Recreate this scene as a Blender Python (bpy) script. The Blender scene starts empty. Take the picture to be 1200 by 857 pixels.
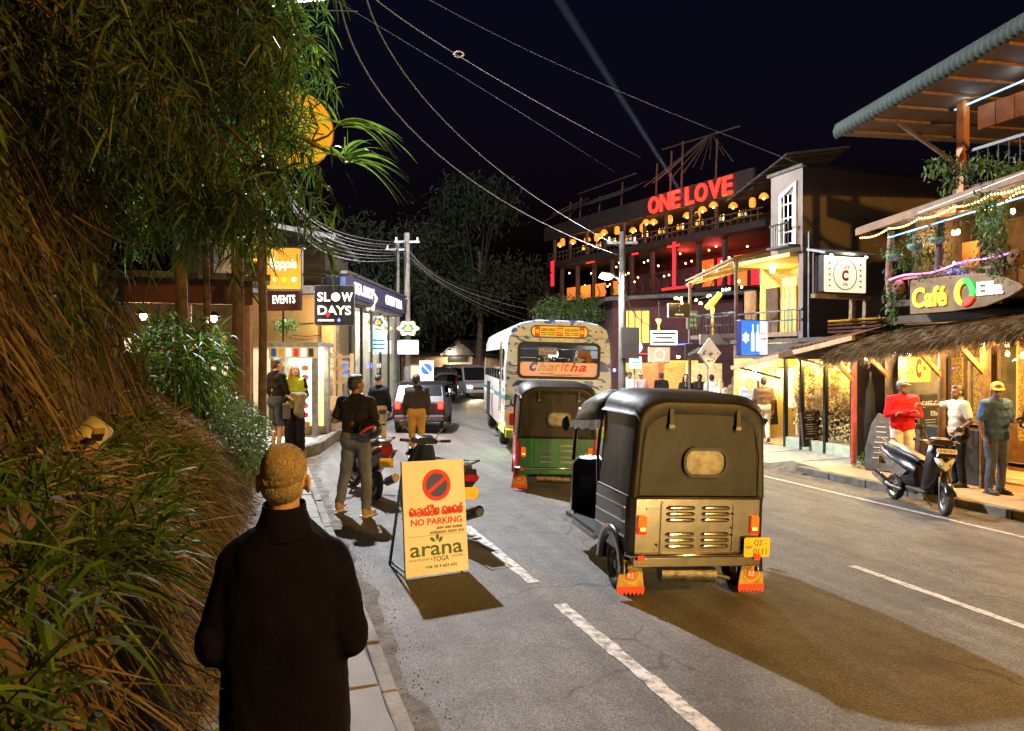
import bpy, bmesh, math, random
import numpy as np
from mathutils import Matrix, Vector
R = math.radians
PI = math.pi
random.seed(7)
rng = np.random.default_rng(7)
sc = bpy.context.scene
col = sc.collection

# ------------------------------------------------------------------ camera
cam_d = bpy.data.cameras.new('camera')
cam_d.sensor_width = 36.0
cam_d.lens = 26.0
cam_d.clip_start = 0.05
cam_d.clip_end = 900
cam = bpy.data.objects.new('camera', cam_d)
YAW = math.atan(290 / 867)
cam.location = (0, 0, 2.0)
cam.rotation_euler = (R(90) - math.atan(8.5 / 867), 0, -YAW)
col.objects.link(cam)
sc.camera = cam

# ------------------------------------------------------------------ night sky
w = bpy.data.worlds.new('World')
sc.world = w
w.use_nodes = True
wn = w.node_tree.nodes
sky = wn.new('ShaderNodeTexSky')
sky.sky_type = 'NISHITA'
sky.sun_disc = False
sky.sun_elevation = R(-3.0)
sky.sun_rotation = R(200)
sky.air_density = 1.0
sky.dust_density = 0.3
sky.ozone_density = 3.0
w.node_tree.links.new(sky.outputs[0], wn['Background'].inputs[0])
wn['Background'].inputs[1].default_value = 0.13

# the moon: one very weak sun lamp
sun_d = bpy.data.lights.new('moonlight', 'SUN')
sun_d.energy = 0.012
sun_d.angle = R(0.5)
sun_d.color = (0.75, 0.85, 1.0)
sun = bpy.data.objects.new('moonlight', sun_d)
sun.rotation_euler = (R(45), 0, R(20))
col.objects.link(sun)

sc.view_settings.view_transform = 'Standard'
sc.view_settings.look = 'None'
sc.view_settings.exposure = 0.0
sc.view_settings.gamma = 1.0
sc.cycles.use_denoising = True
sc.cycles.max_bounces = 6
sc.cycles.transparent_max_bounces = 12
sc.cycles.sample_clamp_indirect = 4.0
sc.cycles.caustics_reflective = False
sc.cycles.caustics_refractive = False

# ------------------------------------------------------------------ measuring helpers (camera solved from the photograph)
FPX, CXP, HYP, CH = 867.0, 600.0, 420.0, 2.0
cT, sT = math.cos(YAW), math.sin(YAW)
KX = 0.025                                   # the street is banked: it falls to the right
def gz(x, y=0):
    return -KX * min(max(x, 0.0), 16.0)
def onX(px, py, X):                          # point of a facade plane X = const
    r = (px - CXP) / FPX
    Y = (X * cT - r * X * sT) / (sT + r * cT)
    d = X * sT + Y * cT
    return Vector((X, Y, CH + (HYP - py) * d / FPX))
def atd(px, py, d):                          # point at a given depth
    x = (px - CXP) / FPX * d
    return Vector((x * cT + d * sT, -x * sT + d * cT, CH + (HYP - py) * d / FPX))
def bend(y):                                 # how far the street has swung to the right
    if y < 12: return 0.0
    if y < 21: return 0.5 * 0.38 / 9 * (y - 12) ** 2
    if y < 28: return 1.71 + 0.38 * (y - 21)
    if y < 36: t = y - 28; return 4.37 + 0.38 * t - 0.5 * 0.38 / 8 * t * t
    return 5.89

# ------------------------------------------------------------------ materials
MATS = {}
def nd(t, typ, **kw):
    n = t.nodes.new(typ)
    for k, v in kw.items():
        setattr(n, k, v)
    return n
def mat(name, c=(.5, .5, .5), rough=.6, metal=0., var=.15, scale=8., bump=0., bscale=None, c2=None, thr=(.35, .65),
        emit=None, es=1., coat=0., detail=4., spec=.5, vcol=False, transl=0., rvar=.0):
    """Principled material: base colour mottled by noise (or mixed with c2), bump relief, optional emission"""
    if name in MATS: return MATS[name]
    m = bpy.data.materials.new(name)
    m.use_nodes = True
    t = m.node_tree
    b = t.nodes['Principled BSDF']
    L = t.links.new
    b.inputs['Roughness'].default_value = rough
    b.inputs['Metallic'].default_value = metal
    b.inputs['Coat Weight'].default_value = coat
    b.inputs['Specular IOR Level'].default_value = spec
    tc = nd(t, 'ShaderNodeTexCoord')
    nz = nd(t, 'ShaderNodeTexNoise')
    nz.inputs['Scale'].default_value = scale
    nz.inputs['Detail'].default_value = detail
    L(tc.outputs['Object'], nz.inputs['Vector'])
    rp = nd(t, 'ShaderNodeValToRGB')
    a = tuple(max(0, x * (1 - var)) for x in c)
    z = tuple(min(1, x * (1 + var)) for x in c) if c2 is None else c2
    if c2 is not None: a = c
    rp.color_ramp.elements[0].color = (*a, 1)
    rp.color_ramp.elements[1].color = (*z, 1)
    rp.color_ramp.elements[0].position = thr[0]
    rp.color_ramp.elements[1].position = thr[1]
    src = nz.outputs['Fac']
    if vcol:
        at = nd(t, 'ShaderNodeAttribute', attribute_name='v')
        src = at.outputs['Fac']
    L(src, rp.inputs['Fac'])
    L(rp.outputs['Color'], b.inputs['Base Color'])
    if rvar:
        mr = nd(t, 'ShaderNodeMapRange')
        mr.inputs['To Min'].default_value = max(0, rough - rvar)
        mr.inputs['To Max'].default_value = min(1, rough + rvar)
        L(nz.outputs['Fac'], mr.inputs['Value'])
        L(mr.outputs[0], b.inputs['Roughness'])
    if bump:
        n2 = nd(t, 'ShaderNodeTexNoise')
        n2.inputs['Scale'].default_value = bscale or scale * 4
        n2.inputs['Detail'].default_value = 5
        L(tc.outputs['Object'], n2.inputs['Vector'])
        bp = nd(t, 'ShaderNodeBump')
        bp.inputs['Strength'].default_value = bump
        bp.inputs['Distance'].default_value = .02
        L(n2.outputs['Fac'], bp.inputs['Height'])
        L(bp.outputs[0], b.inputs['Normal'])
    if emit:
        b.inputs['Emission Color'].default_value = (*emit, 1)
        b.inputs['Emission Strength'].default_value = es
    if transl:
        tr = nd(t, 'ShaderNodeBsdfTranslucent')
        L(rp.outputs['Color'], tr.inputs['Color'])
        mx = nd(t, 'ShaderNodeMixShader')
        mx.inputs[0].default_value = transl
        out = t.nodes['Material Output']
        L(b.outputs[0], mx.inputs[1]); L(tr.outputs[0], mx.inputs[2]); L(mx.outputs[0], out.inputs['Surface'])
    MATS[name] = m
    return m
def glow(name, c, s):
    return mat(name, c=tuple(min(.8, x) for x in c), var=.02, rough=.5, emit=c, es=s)
def glass(name='pane_glass', tint=(.9, .95, .95), refl=.12, rough=.02):
    if name in MATS: return MATS[name]
    m = bpy.data.materials.new(name); m.use_nodes = True
    t = m.node_tree; t.nodes.clear()
    out = nd(t, 'ShaderNodeOutputMaterial')
    tr = nd(t, 'ShaderNodeBsdfTransparent'); tr.inputs[0].default_value = (*tint, 1)
    gl = nd(t, 'ShaderNodeBsdfGlossy'); gl.inputs['Roughness'].default_value = rough
    lw = nd(t, 'ShaderNodeLayerWeight'); lw.inputs[0].default_value = .5
    fr = nd(t, 'ShaderNodeMath', operation='POWER'); t.links.new(lw.outputs['Facing'], fr.inputs[0]); fr.inputs[1].default_value = 4.0
    ad = nd(t, 'ShaderNodeMath', operation='ADD'); ad.inputs[1].default_value = refl
    t.links.new(fr.outputs[0], ad.inputs[0])
    mx = nd(t, 'ShaderNodeMixShader')
    t.links.new(ad.outputs[0], mx.inputs[0]); t.links.new(tr.outputs[0], mx.inputs[1]); t.links.new(gl.outputs[0], mx.inputs[2])
    t.links.new(mx.outputs[0], out.inputs[0])
    MATS[name] = m
    return m

# ------------------------------------------------------------------ mesh helpers
def TR(x=0, y=0, z=0, rz=0, rx=0, ry=0):
    return Matrix.Translation((x, y, z)) @ Matrix.Rotation(rz, 4, 'Z') @ Matrix.Rotation(rx, 4, 'X') @ Matrix.Rotation(ry, 4, 'Y')
def frame(o, right, up):                    # matrix with local x = right, y = up, z = towards the viewer
    r = Vector(right).normalized(); u = Vector(up); u = (u - r * u.dot(r)).normalized(); n = r.cross(u)
    m = Matrix.Identity(4)
    for i in range(3):
        m[i][0], m[i][1], m[i][2], m[i][3] = r[i], u[i], n[i], o[i]
    return m
class MB:
    def __init__(s):
        s.v = []; s.f = []; s.sm = []
    def add(s, vs, fs, T=None, smooth=False):
        k = len(s.v)
        if T is not None: vs = [T @ Vector(p) for p in vs]
        s.v += [tuple(p) for p in vs]
        s.f += [tuple(i + k for i in f) for f in fs]
        s.sm += [smooth] * len(fs)
        return s
    def box(s, c, d, T=None, rz=0, rx=0, ry=0):
        x, y, z = d[0] / 2, d[1] / 2, d[2] / 2
        vs = [(-x, -y, -z), (x, -y, -z), (x, y, -z), (-x, y, -z), (-x, -y, z), (x, -y, z), (x, y, z), (-x, y, z)]
        M = TR(*c, rz=rz, rx=rx, ry=ry)
        if T is not None: M = T @ M
        return s.add(vs, [(0, 3, 2, 1), (4, 5, 6, 7), (0, 1, 5, 4), (1, 2, 6, 5), (2, 3, 7, 6), (3, 0, 4, 7)], M)
    def span(s, a, b):                       # box from corner to corner
        c = [(p + q) / 2 for p, q in zip(a, b)]
        return s.box(c, [abs(p - q) for p, q in zip(a, b)])
    def bar(s, p, q, w, h=None, up=(0, 0, 1)):
        h = h or w
        p, q = Vector(p), Vector(q); d = q - p; L = d.length
        if L < 1e-6: return s
        z = d / L; u = Vector(up)
        if abs(z.dot(u)) > .98: u = Vector((0, 1, 0))
        x = u.cross(z).normalized(); y = z.cross(x)
        M = Matrix.Identity(4)
        for i in range(3): M[i][0], M[i][1], M[i][2], M[i][3] = x[i], y[i], z[i], (p[i] + q[i]) / 2
        return s.box((0, 0, 0), (w, h, L), T=M)
    def tube(s, pts, r, n=8, caps=True, smooth=True):
        pts = [Vector(p) for p in pts]
        rs = r if isinstance(r, (list, tuple)) else [r] * len(pts)
        vs, fs = [], []
        prev = None
        for i, p in enumerate(pts):
            d = (pts[min(i + 1, len(pts) - 1)] - pts[max(i - 1, 0)])
            d = d.normalized() if d.length > 1e-9 else Vector((0, 0, 1))
            if prev is None:
                u = Vector((0, 0, 1)) if abs(d.z) < .9 else Vector((1, 0, 0))
                x = u.cross(d).normalized()
            else:
                x = (prev - d * prev.dot(d))
                x = x.normalized() if x.length > 1e-6 else Vector((1, 0, 0))
            prev = x; y = d.cross(x)
            for k in range(n):
                a = 2 * PI * k / n
                vs.append(p + (x * math.cos(a) + y * math.sin(a)) * rs[i])
        for i in range(len(pts) - 1):
            for k in range(n):
                a, b = i * n + k, i * n + (k + 1) % n
                fs.append((a, b, b + n, a + n))
        k0 = len(s.f)
        s.add(vs, fs, smooth=smooth)
        if caps:
            m = len(pts) - 1
            s.add(vs[:n], [tuple(range(n))[::-1]])
            s.add(vs[m * n:], [tuple(range(n))])
        return s
    def lathe(s, prof, n=16, T=None, smooth=True, caps=True):
        vs, fs = [], []
        for (r, z) in prof:
            for k in range(n):
                a = 2 * PI * k / n
                vs.append((r * math.cos(a), r * math.sin(a), z))
        m = len(prof)
        for i in range(m - 1):
            for k in range(n):
                a, b = i * n + k, i * n + (k + 1) % n
                fs.append((a, b, b + n, a + n))
        s.add(vs, fs, T, smooth)
        if caps:
            if prof[0][0] > 1e-5: s.add(vs[:n], [tuple(range(n))[::-1]], T)
            if prof[-1][0] > 1e-5: s.add(vs[-n:], [tuple(range(n))], T)
        return s
    def prism(s, poly, z0, z1, T=None):
        n = len(poly)
        a = sum(poly[i][0] * poly[(i + 1) % n][1] - poly[(i + 1) % n][0] * poly[i][1] for i in range(n))
        if a < 0: poly = poly[::-1]
        vs = [(x, y, z0) for x, y in poly] + [(x, y, z1) for x, y in poly]
        fs = [tuple(range(n))[::-1], tuple(range(n, 2 * n))] + [(i, (i + 1) % n, (i + 1) % n + n, i + n) for i in range(n)]
        return s.add(vs, fs, T)
    def sph(s, c, r, nu=12, nv=8, T=None):
        if not isinstance(r, (tuple, list)): r = (r, r, r)
        vs = [(c[0], c[1], c[2] - r[2])]
        for i in range(1, nv):
            a = -PI / 2 + PI * i / nv
            for k in range(nu):
                b = 2 * PI * k / nu
                vs.append((c[0] + r[0] * math.cos(a) * math.cos(b), c[1] + r[1] * math.cos(a) * math.sin(b), c[2] + r[2] * math.sin(a)))
        vs.append((c[0], c[1], c[2] + r[2]))
        fs = []
        for k in range(nu):
            fs.append((0, 1 + (k + 1) % nu, 1 + k))
            fs.append((len(vs) - 1, len(vs) - 1 - nu + k, len(vs) - 1 - nu + (k + 1) % nu))
        for i in range(nv - 2):
            for k in range(nu):
                a, b = 1 + i * nu + k, 1 + i * nu + (k + 1) % nu
                fs.append((a, b, b + nu, a + nu))
        return s.add(vs, fs, T, True)
    def cap(s, p, q, r0, r1=None, n=12):      # tapered capsule
        r1 = r0 if r1 is None else r1
        p, q = Vector(p), Vector(q); d = q - p
        if d.length < 1e-5: return s.sph(p, r0, n, 8)
        u = d.normalized()
        pts, rs = [], []
        for a in (80, 50, 25): pts.append(p - u * r0 * math.sin(R(a))); rs.append(r0 * math.cos(R(a)))
        pts += [p, q]; rs += [r0, r1]
        for a in (25, 50, 80): pts.append(q + u * r1 * math.sin(R(a))); rs.append(r1 * math.cos(R(a)))
        return s.tube(pts, rs, n)
    def loft(s, rings, closed=True, caps=True, smooth=True, T=None):
        n = len(rings[0]); vs = [p for r in rings for p in r]; fs = []
        for i in range(len(rings) - 1):
            for k in range(n if closed else n - 1):
                a, b = i * n + k, i * n + (k + 1) % n
                fs.append((a, b, b + n, a + n))
        s.add(vs, fs, T, smooth)
        if caps and closed:
            s.add(rings[0], [tuple(range(n))[::-1]], T); s.add(rings[-1], [tuple(range(n))], T)
        return s
    def mesh(s, name):
        me = bpy.data.meshes.new(name)
        me.from_pydata(s.v, [], s.f)
        me.polygons.foreach_set('use_smooth', s.sm)
        me.update()
        return me
    def build(s, name, m, parent=None, bevel=0, T=None, fix=True, **kw):
        me = s.mesh(name)
        if fix:
            bm = bmesh.new(); bm.from_mesh(me); bmesh.ops.recalc_face_normals(bm, faces=bm.faces); bm.to_mesh(me); bm.free()
        o = bpy.data.objects.new(name, me)
        col.objects.link(o)
        if m: me.materials.append(MATS[m] if isinstance(m, str) else m)
        if parent is not None: o.parent = parent
        if T is not None: o.matrix_local = T
        if bevel:
            b = o.modifiers.new('bevel', 'BEVEL'); b.width = bevel; b.segments = 2; b.limit_method = 'ANGLE'; b.angle_limit = R(40)
        return tag(o, **kw)
def tag(o, label=None, cat=None, group=None, kind=None):
    if label: o['label'] = label
    if cat: o['category'] = cat
    if group: o['group'] = group
    if kind: o['kind'] = kind
    return o
def thing(name, label, cat, loc=(0, 0, 0), rz=0, group=None, rx=0, ry=0):
    o = bpy.data.objects.new(name, None)
    o.empty_display_size = .1
    col.objects.link(o)
    o.location = loc; o.rotation_euler = (rx, ry, rz)
    return tag(o, label, cat, group)
def copy_tree(o, parent=None):
    c = o.copy(); col.objects.link(c); c.parent = parent
    for ch in list(o.children): copy_tree(ch, c)
    return c
FONT = None
def text(name, s, m, parent, T, w=None, h=None, ext=.004, bold=0., shear=0., align='CENTER', spacing=1.):
    """flat or raised lettering; T maps text plane (x right, y up, z out) to the parent; fitted to w x h"""
    cu = bpy.data.curves.new(name, 'FONT')
    cu.body = s; cu.align_x = align; cu.align_y = 'CENTER'
    cu.extrude = .01; cu.offset = bold; cu.shear = shear; cu.resolution_u = 3; cu.space_character = spacing
    ob = bpy.data.objects.new(name, cu); col.objects.link(ob)
    dg = bpy.context.evaluated_depsgraph_get()
    me = bpy.data.meshes.new_from_object(ob.evaluated_get(dg))
    bpy.data.objects.remove(ob); bpy.data.curves.remove(cu)
    n = len(me.vertices)
    if n:
        a = np.empty(n * 3); me.vertices.foreach_get('co', a); a = a.reshape(-1, 3)
        mn, mx = a.min(0), a.max(0)
        sx = w / (mx[0] - mn[0]) if w else None
        sy = h / (mx[1] - mn[1]) if h else None
        if sx is None: sx = sy
        if sy is None: sy = sx
        cx = (mn[0] + mx[0]) / 2 if align == 'CENTER' else mn[0]
        a[:, 0] = (a[:, 0] - cx) * sx; a[:, 1] = (a[:, 1] - (mn[1] + mx[1]) / 2) * sy
        a[:, 2] = a[:, 2] / .01 * ext
        me.vertices.foreach_set('co', a.ravel()); me.update()
    o = bpy.data.objects.new(name, me); col.objects.link(o)
    me.materials.clear(); me.materials.append(MATS[m] if isinstance(m, str) else m)
    if parent is not None: o.parent = parent
    o.matrix_local = T
    return o
def fastmesh(name, V, F, m, parent=None, var=None, smooth=True, **kw):
    """numpy quads -> mesh, optional per-vertex attribute v"""
    me = bpy.data.meshes.new(name)
    nv, nf = len(V), len(F)
    me.vertices.add(nv); me.vertices.foreach_set('co', np.ascontiguousarray(V, dtype=np.float32).ravel())
    k = F.shape[1]
    me.loops.add(nf * k); me.loops.foreach_set('vertex_index', np.ascontiguousarray(F, dtype=np.int32).ravel())
    me.polygons.add(nf)
    me.polygons.foreach_set('loop_start', np.arange(0, nf * k, k, dtype=np.int32))
    me.polygons.foreach_set('loop_total', np.full(nf, k, dtype=np.int32))
    me.polygons.foreach_set('use_smooth', np.full(nf, smooth))
    if var is not None:
        at = me.attributes.new('v', 'FLOAT', 'POINT'); at.data.foreach_set('value', np.ascontiguousarray(var, dtype=np.float32))
    me.update(); me.validate()
    o = bpy.data.objects.new(name, me); col.objects.link(o)
    me.materials.append(MATS[m] if isinstance(m, str) else m)
    if parent is not None: o.parent = parent
    return tag(o, **kw)
def norm(a):
    return a / np.maximum(np.linalg.norm(a, axis=1, keepdims=True), 1e-9)
def blades(name, m, root, dirs, length, width, droop, segs=4, parent=None, belly=.35, **kw):
    """long leaves: tapered strips that bend under their weight, all arguments per blade"""
    N = len(root)
    dirs = norm(np.asarray(dirs, float)); side = norm(np.cross(dirs, rng.normal(size=(N, 3))))
    length = np.broadcast_to(length, N); width = np.broadcast_to(width, N); droop = np.broadcast_to(droop, N)
    V = np.zeros((N, segs + 1, 2, 3))
    for i in range(segs + 1):
        t = i / segs
        c = root + dirs * (length * t)[:, None]
        c[:, 2] -= droop * length * t * t
        ww = width * (1 - ((t - belly) / (1 - belly)) ** 2 if t > belly else .45 + .55 * t / belly) * .5 + .0006
        V[:, i, 0] = c - side * ww[:, None]; V[:, i, 1] = c + side * ww[:, None]
    base = (np.arange(N) * (segs + 1) * 2)[:, None]
    F = np.concatenate([base + np.array([[2 * i, 2 * i + 1, 2 * i + 3, 2 * i + 2]]) for i in range(segs)])
    var = np.repeat(rng.random(N), (segs + 1) * 2)
    return fastmesh(name, V.reshape(-1, 3), F, m, parent, var, **kw)
def area(name, loc, energy, color, size, rot=(0, 0, 0), parent=None, sy=None):
    d = bpy.data.lights.new(name, 'AREA'); d.energy = energy; d.color = color; d.size = size
    if sy: d.shape = 'RECTANGLE'; d.size_y = sy
    o = bpy.data.objects.new(name, d); col.objects.link(o); o.location = loc; o.rotation_euler = rot
    if parent is not None: o.parent = parent
    return o
def point(name, loc, energy, color, r=.05, parent=None):
    d = bpy.data.lights.new(name, 'POINT'); d.energy = energy; d.color = color; d.shadow_soft_size = r
    o = bpy.data.objects.new(name, d); col.objects.link(o); o.location = loc
    if parent is not None: o.parent = parent
    return o
def spot(name, loc, target, energy, color, angle, blend=.3, r=.05, parent=None):
    d = bpy.data.lights.new(name, 'SPOT'); d.energy = energy; d.color = color; d.spot_size = angle; d.spot_blend = blend; d.shadow_soft_size = r
    o = bpy.data.objects.new(name, d); col.objects.link(o); o.location = loc
    o.rotation_euler = (Vector(target) - Vector(loc)).to_track_quat('-Z', 'Y').to_euler()
    if parent is not None: o.parent = parent
    return o
WARM = (1.0, .66, .28); AMBER = (1.0, .5, .12); COOL = (.86, .93, 1.0); NEUT = (1.0, .85, .62)
# ------------------------------------------------------------------ shared materials
def asphalt():
    m = bpy.data.materials.new('asphalt'); m.use_nodes = True
    t = m.node_tree; b = t.nodes['Principled BSDF']; L = t.links.new
    tc = nd(t, 'ShaderNodeTexCoord')
    def noise(s, d=4, r=.6):
        n = nd(t, 'ShaderNodeTexNoise'); n.inputs['Scale'].default_value = s; n.inputs['Detail'].default_value = d; n.inputs['Roughness'].default_value = r
        L(tc.outputs['Object'], n.inputs['Vector']); return n.outputs['Fac']
    def ramp(f, a, z, ca, cz):
        r = nd(t, 'ShaderNodeValToRGB'); r.color_ramp.elements[0].position = a; r.color_ramp.elements[1].position = z
        r.color_ramp.elements[0].color = (*ca, 1); r.color_ramp.elements[1].color = (*cz, 1); L(f, r.inputs[0]); return r.outputs[0]
    def mix(f, a, bb, typ='MIX'):
        x = nd(t, 'ShaderNodeMix', data_type='RGBA', blend_type=typ)
        if isinstance(f, float): x.inputs[0].default_value = f
        else: L(f, x.inputs[0])
        L(a, x.inputs[6]); L(bb, x.inputs[7]); return x.outputs[2]
    big = ramp(noise(.45, 6), .3, .7, (.080, .079, .080), (.125, .122, .116))
    mid = ramp(noise(6, 5), .35, .7, (.84, .84, .84), (1.1, 1.09, 1.08))
    c = mix(1.0, big, mid, 'MULTIPLY')
    vo = nd(t, 'ShaderNodeTexVoronoi'); vo.inputs['Scale'].default_value = 95; L(tc.outputs['Object'], vo.inputs['Vector'])
    sp = ramp(vo.outputs['Color'], .25, .95, (.6, .6, .6), (1.5, 1.46, 1.4))
    c = mix(1.0, c, sp, 'MULTIPLY')
    st = ramp(noise(1.3, 3, .5), .60, .72, (0, 0, 0), (.7, .7, .7))
    mp = nd(t, 'ShaderNodeMapping'); mp.inputs['Scale'].default_value = (2.2, .12, 1); L(tc.outputs['Object'], mp.inputs[0])
    sn = nd(t, 'ShaderNodeTexNoise'); sn.inputs['Scale'].default_value = 1.6; sn.inputs['Detail'].default_value = 5; L(mp.outputs[0], sn.inputs['Vector'])
    c = mix(1.0, c, ramp(sn.outputs['Fac'], .32, .68, (.72, .71, .70), (1.22, 1.2, 1.17)), 'MULTIPLY')
    dirt = nd(t, 'ShaderNodeRGB'); dirt.outputs[0].default_value = (.050, .048, .045, 1)
    c = mix(st, c, dirt.outputs[0])
    wp = nd(t, 'ShaderNodeVectorMath', operation='MULTIPLY_ADD'); nw = nd(t, 'ShaderNodeTexNoise'); nw.inputs['Scale'].default_value = 2.5; L(tc.outputs['Object'], nw.inputs['Vector']); L(nw.outputs['Color'], wp.inputs[0]); wp.inputs[1].default_value = (.5, .5, 0); L(tc.outputs['Object'], wp.inputs[2])
    ve = nd(t, 'ShaderNodeTexVoronoi', feature='DISTANCE_TO_EDGE'); ve.inputs['Scale'].default_value = .55; L(wp.outputs[0], ve.inputs['Vector'])
    ck = ramp(ve.outputs['Distance'], .002, .008, (.45, .45, .45), (1, 1, 1)); mk = ramp(noise(.5, 3), .5, .56, (1, 1, 1), (0, 0, 0))
    c = mix(mk, mix(1.0, c, ck, 'MULTIPLY'), c)
    L(c, b.inputs['Base Color'])
    b.inputs['Specular IOR Level'].default_value = .35
    rr = nd(t, 'ShaderNodeMapRange'); rr.inputs['To Min'].default_value = .55; rr.inputs['To Max'].default_value = .9
    L(noise(2.2, 4), rr.inputs['Value']); L(rr.outputs[0], b.inputs['Roughness'])
    bp = nd(t, 'ShaderNodeBump'); bp.inputs['Strength'].default_value = .55; bp.inputs['Distance'].default_value = .008
    L(vo.outputs['Distance'], bp.inputs['Height']); L(bp.outputs[0], b.inputs['Normal'])
    MATS['asphalt'] = m
asphalt()
def worn_paint():
    m = bpy.data.materials.new('road_paint'); m.use_nodes = True
    t = m.node_tree; b = t.nodes['Principled BSDF']; L = t.links.new
    tc = nd(t, 'ShaderNodeTexCoord')
    n = nd(t, 'ShaderNodeTexNoise'); n.inputs['Scale'].default_value = 14; n.inputs['Detail'].default_value = 7; n.inputs['Roughness'].default_value = .75
    L(tc.outputs['Object'], n.inputs['Vector'])
    r = nd(t, 'ShaderNodeValToRGB'); r.color_ramp.elements[0].position = .36; r.color_ramp.elements[1].position = .56
    r.color_ramp.elements[0].color = (.07, .07, .07, 1); r.color_ramp.elements[1].color = (.46, .45, .42, 1)
    L(n.outputs['Fac'], r.inputs[0]); L(r.outputs[0], b.inputs['Base Color'])
    b.inputs['Roughness'].default_value = .7
    MATS['road_paint'] = m
worn_paint()
mat('soil', (.10, .065, .035), .95, var=.5, scale=3, bump=.8, bscale=14)
mat('dirt', (.078, .070, .058), .95, var=.45, scale=5, bump=.6, bscale=40)
mat('bank_earth', (.12, .072, .03), .95, c2=(.035, .024, .012), scale=3.5, bump=1.0, bscale=9, thr=(.3, .7), detail=8)
mat('concrete', (.27, .26, .24), .85, var=.25, scale=6, bump=.35, bscale=40)
mat('slab', (.19, .186, .176), .85, c2=(.12, .115, .105), scale=3, bump=.3, bscale=55, detail=8, thr=(.3, .75))
mat('old_concrete', (.20, .185, .16), .9, c2=(.10, .09, .075), scale=4, bump=.5, bscale=30, detail=8)
mat('kerb_paint_dark', (.075, .08, .07), .85, c2=(.15, .14, .12), scale=6, bump=.4, bscale=40)
mat('tiles_warm', (.33, .22, .13), .6, c2=(.24, .15, .09), scale=3, bump=.2, bscale=40)
mat('dry_grass', (.03, .020, .008), .85, c2=(.165, .125, .062), vcol=True, thr=(.0, 1.), transl=.25)
mat('dark_straw', (.008, .006, .003), .9, c2=(.075, .048, .019), vcol=True, thr=(.0, 1.), transl=.2)
mat('green_grass', (.012, .028, .005), .55, c2=(.07, .155, .017), vcol=True, thr=(.0, 1.), transl=.4)
mat('leaf_dark', (.009, .020, .005), .55, c2=(.052, .105, .016), vcol=True, thr=(.0, 1.), transl=.45)
mat('leaf_green', (.016, .042, .006), .5, c2=(.10, .21, .025), vcol=True, thr=(.0, 1.), transl=.5)
mat('leaf_shrub', (.03, .07, .02), .5, c2=(.12, .20, .05), vcol=True, thr=(.0, 1.), transl=.35)
mat('strap_leaf', (.08, .17, .02), .45, c2=(.20, .34, .05), vcol=True, thr=(.0, 1.), transl=.5)
mat('bark', (.11, .07, .04), .9, c2=(.05, .035, .02), scale=9, bump=.8, bscale=30)
mat('bark_light', (.26, .18, .10), .9, c2=(.13, .09, .05), scale=9, bump=.7, bscale=30)
mat('debris', (.06, .05, .04), .9, c2=(.24, .21, .17), vcol=True, thr=(.1, 1.))

# ------------------------------------------------------------------ ground, road, markings
def ground_sheet():
    xs = sorted(set([-400, -150, -60, -20, -6, 0, 16] + [i * 2 for i in range(1, 8)] + [25, 60, 150, 400]))
    ys = [-300, -100, -30, -10, 0, 10, 20, 30, 45, 70, 120, 250, 600]
    mb = MB(); n = len(xs)
    vs = [(x, y, gz(x) - .03) for y in ys for x in xs]
    fs = [(j * n + i, j * n + i + 1, j * n + n + i + 1, j * n + n + i) for j in range(len(ys) - 1) for i in range(n - 1)]
    mb.add(vs, fs)
    return mb.build('ground', 'soil', kind='structure', label='bare dark earth around and under the street', cat='ground')
ground_sheet()
def strip(fx0, fx1, ys, dz, thick=None, nx=6):
    """sheet following the street between two X offsets"""
    mb = MB(); vs, fs = [], []
    for y in ys:
        a, b = fx0(y), fx1(y)
        for i in range(nx + 1):
            x = a + (b - a) * i / nx
            vs.append((x, y, gz(x) + dz))
    k = nx + 1
    for j in range(len(ys) - 1):
        for i in range(nx):
            fs.append((j * k + i, j * k + i + 1, (j + 1) * k + i + 1, (j + 1) * k + i))
    mb.add(vs, fs)
    if thick:
        for side in (0, nx):
            e = [(vs[j * k + side], (vs[j * k + side][0], vs[j * k + side][1], vs[j * k + side][2] - thick)) for j in range(len(ys))]
            q = [p for pr in e for p in pr]
            mb.add(q, [(2 * j, 2 * j + 1, 2 * j + 3, 2 * j + 2) for j in range(len(ys) - 1)])
    return mb
YS = [-14, -8, -4] + [i * .75 for i in range(0, 64)] + [50, 56, 62, 70]
KL = lambda y: .74 + bend(y)
KR = lambda y: 9.88 + bend(y) * .92
strip(KL, KR, YS, 0.0, nx=10).build('road', 'asphalt', kind='structure', label='worn grey asphalt street falling slightly to one side and bending away', cat='road')
def marking(name, xoff, y0, y1, wd, label, wob=.012):
    ys = list(np.arange(y0, y1 + .001, max(.12, (y1 - y0) / 40)))
    mb = MB(); vs = []
    for y in ys:
        x = xoff + bend(y)
        for sx in (-1, 1):
            xx = x + sx * wd / 2 + random.uniform(-wob, wob)
            vs.append((xx, y, gz(xx) + .004))
    mb.add(vs, [(2 * j, 2 * j + 1, 2 * j + 3, 2 * j + 2) for j in range(len(ys) - 1)])
    return mb.build(name, 'road_paint', kind='structure', label=label, cat='road marking')
for (a, b, lb) in ((3.2, 5.72, 'wide worn white dash on the parking line running out of the picture'), (6.05, 6.12, 'short remnant of white paint between two parking line dashes'),
                   (6.35, 8.8, 'wide worn white dash beside the sandwich board'), (9.4, 11.6, 'wide worn white dash beside the green tuk-tuk')):
    marking('lane_dash', 2.33, a, b, .12, lb)
for (a, b, lb) in ((3.1, 6.15, 'thin white centre dash beyond the black tuk-tuk shadow'), (8.6, 11.0, 'thin white centre dash behind the black tuk-tuk'),
                   (14, 17, 'thin white centre dash near the bus')):
    marking('centre_dash', 5.74, a, b, .10, lb, .008)
marking('edge_line', 8.93, -4, 14.0, .09, 'long thin white edge line along the far side of the street', .006)
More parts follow.
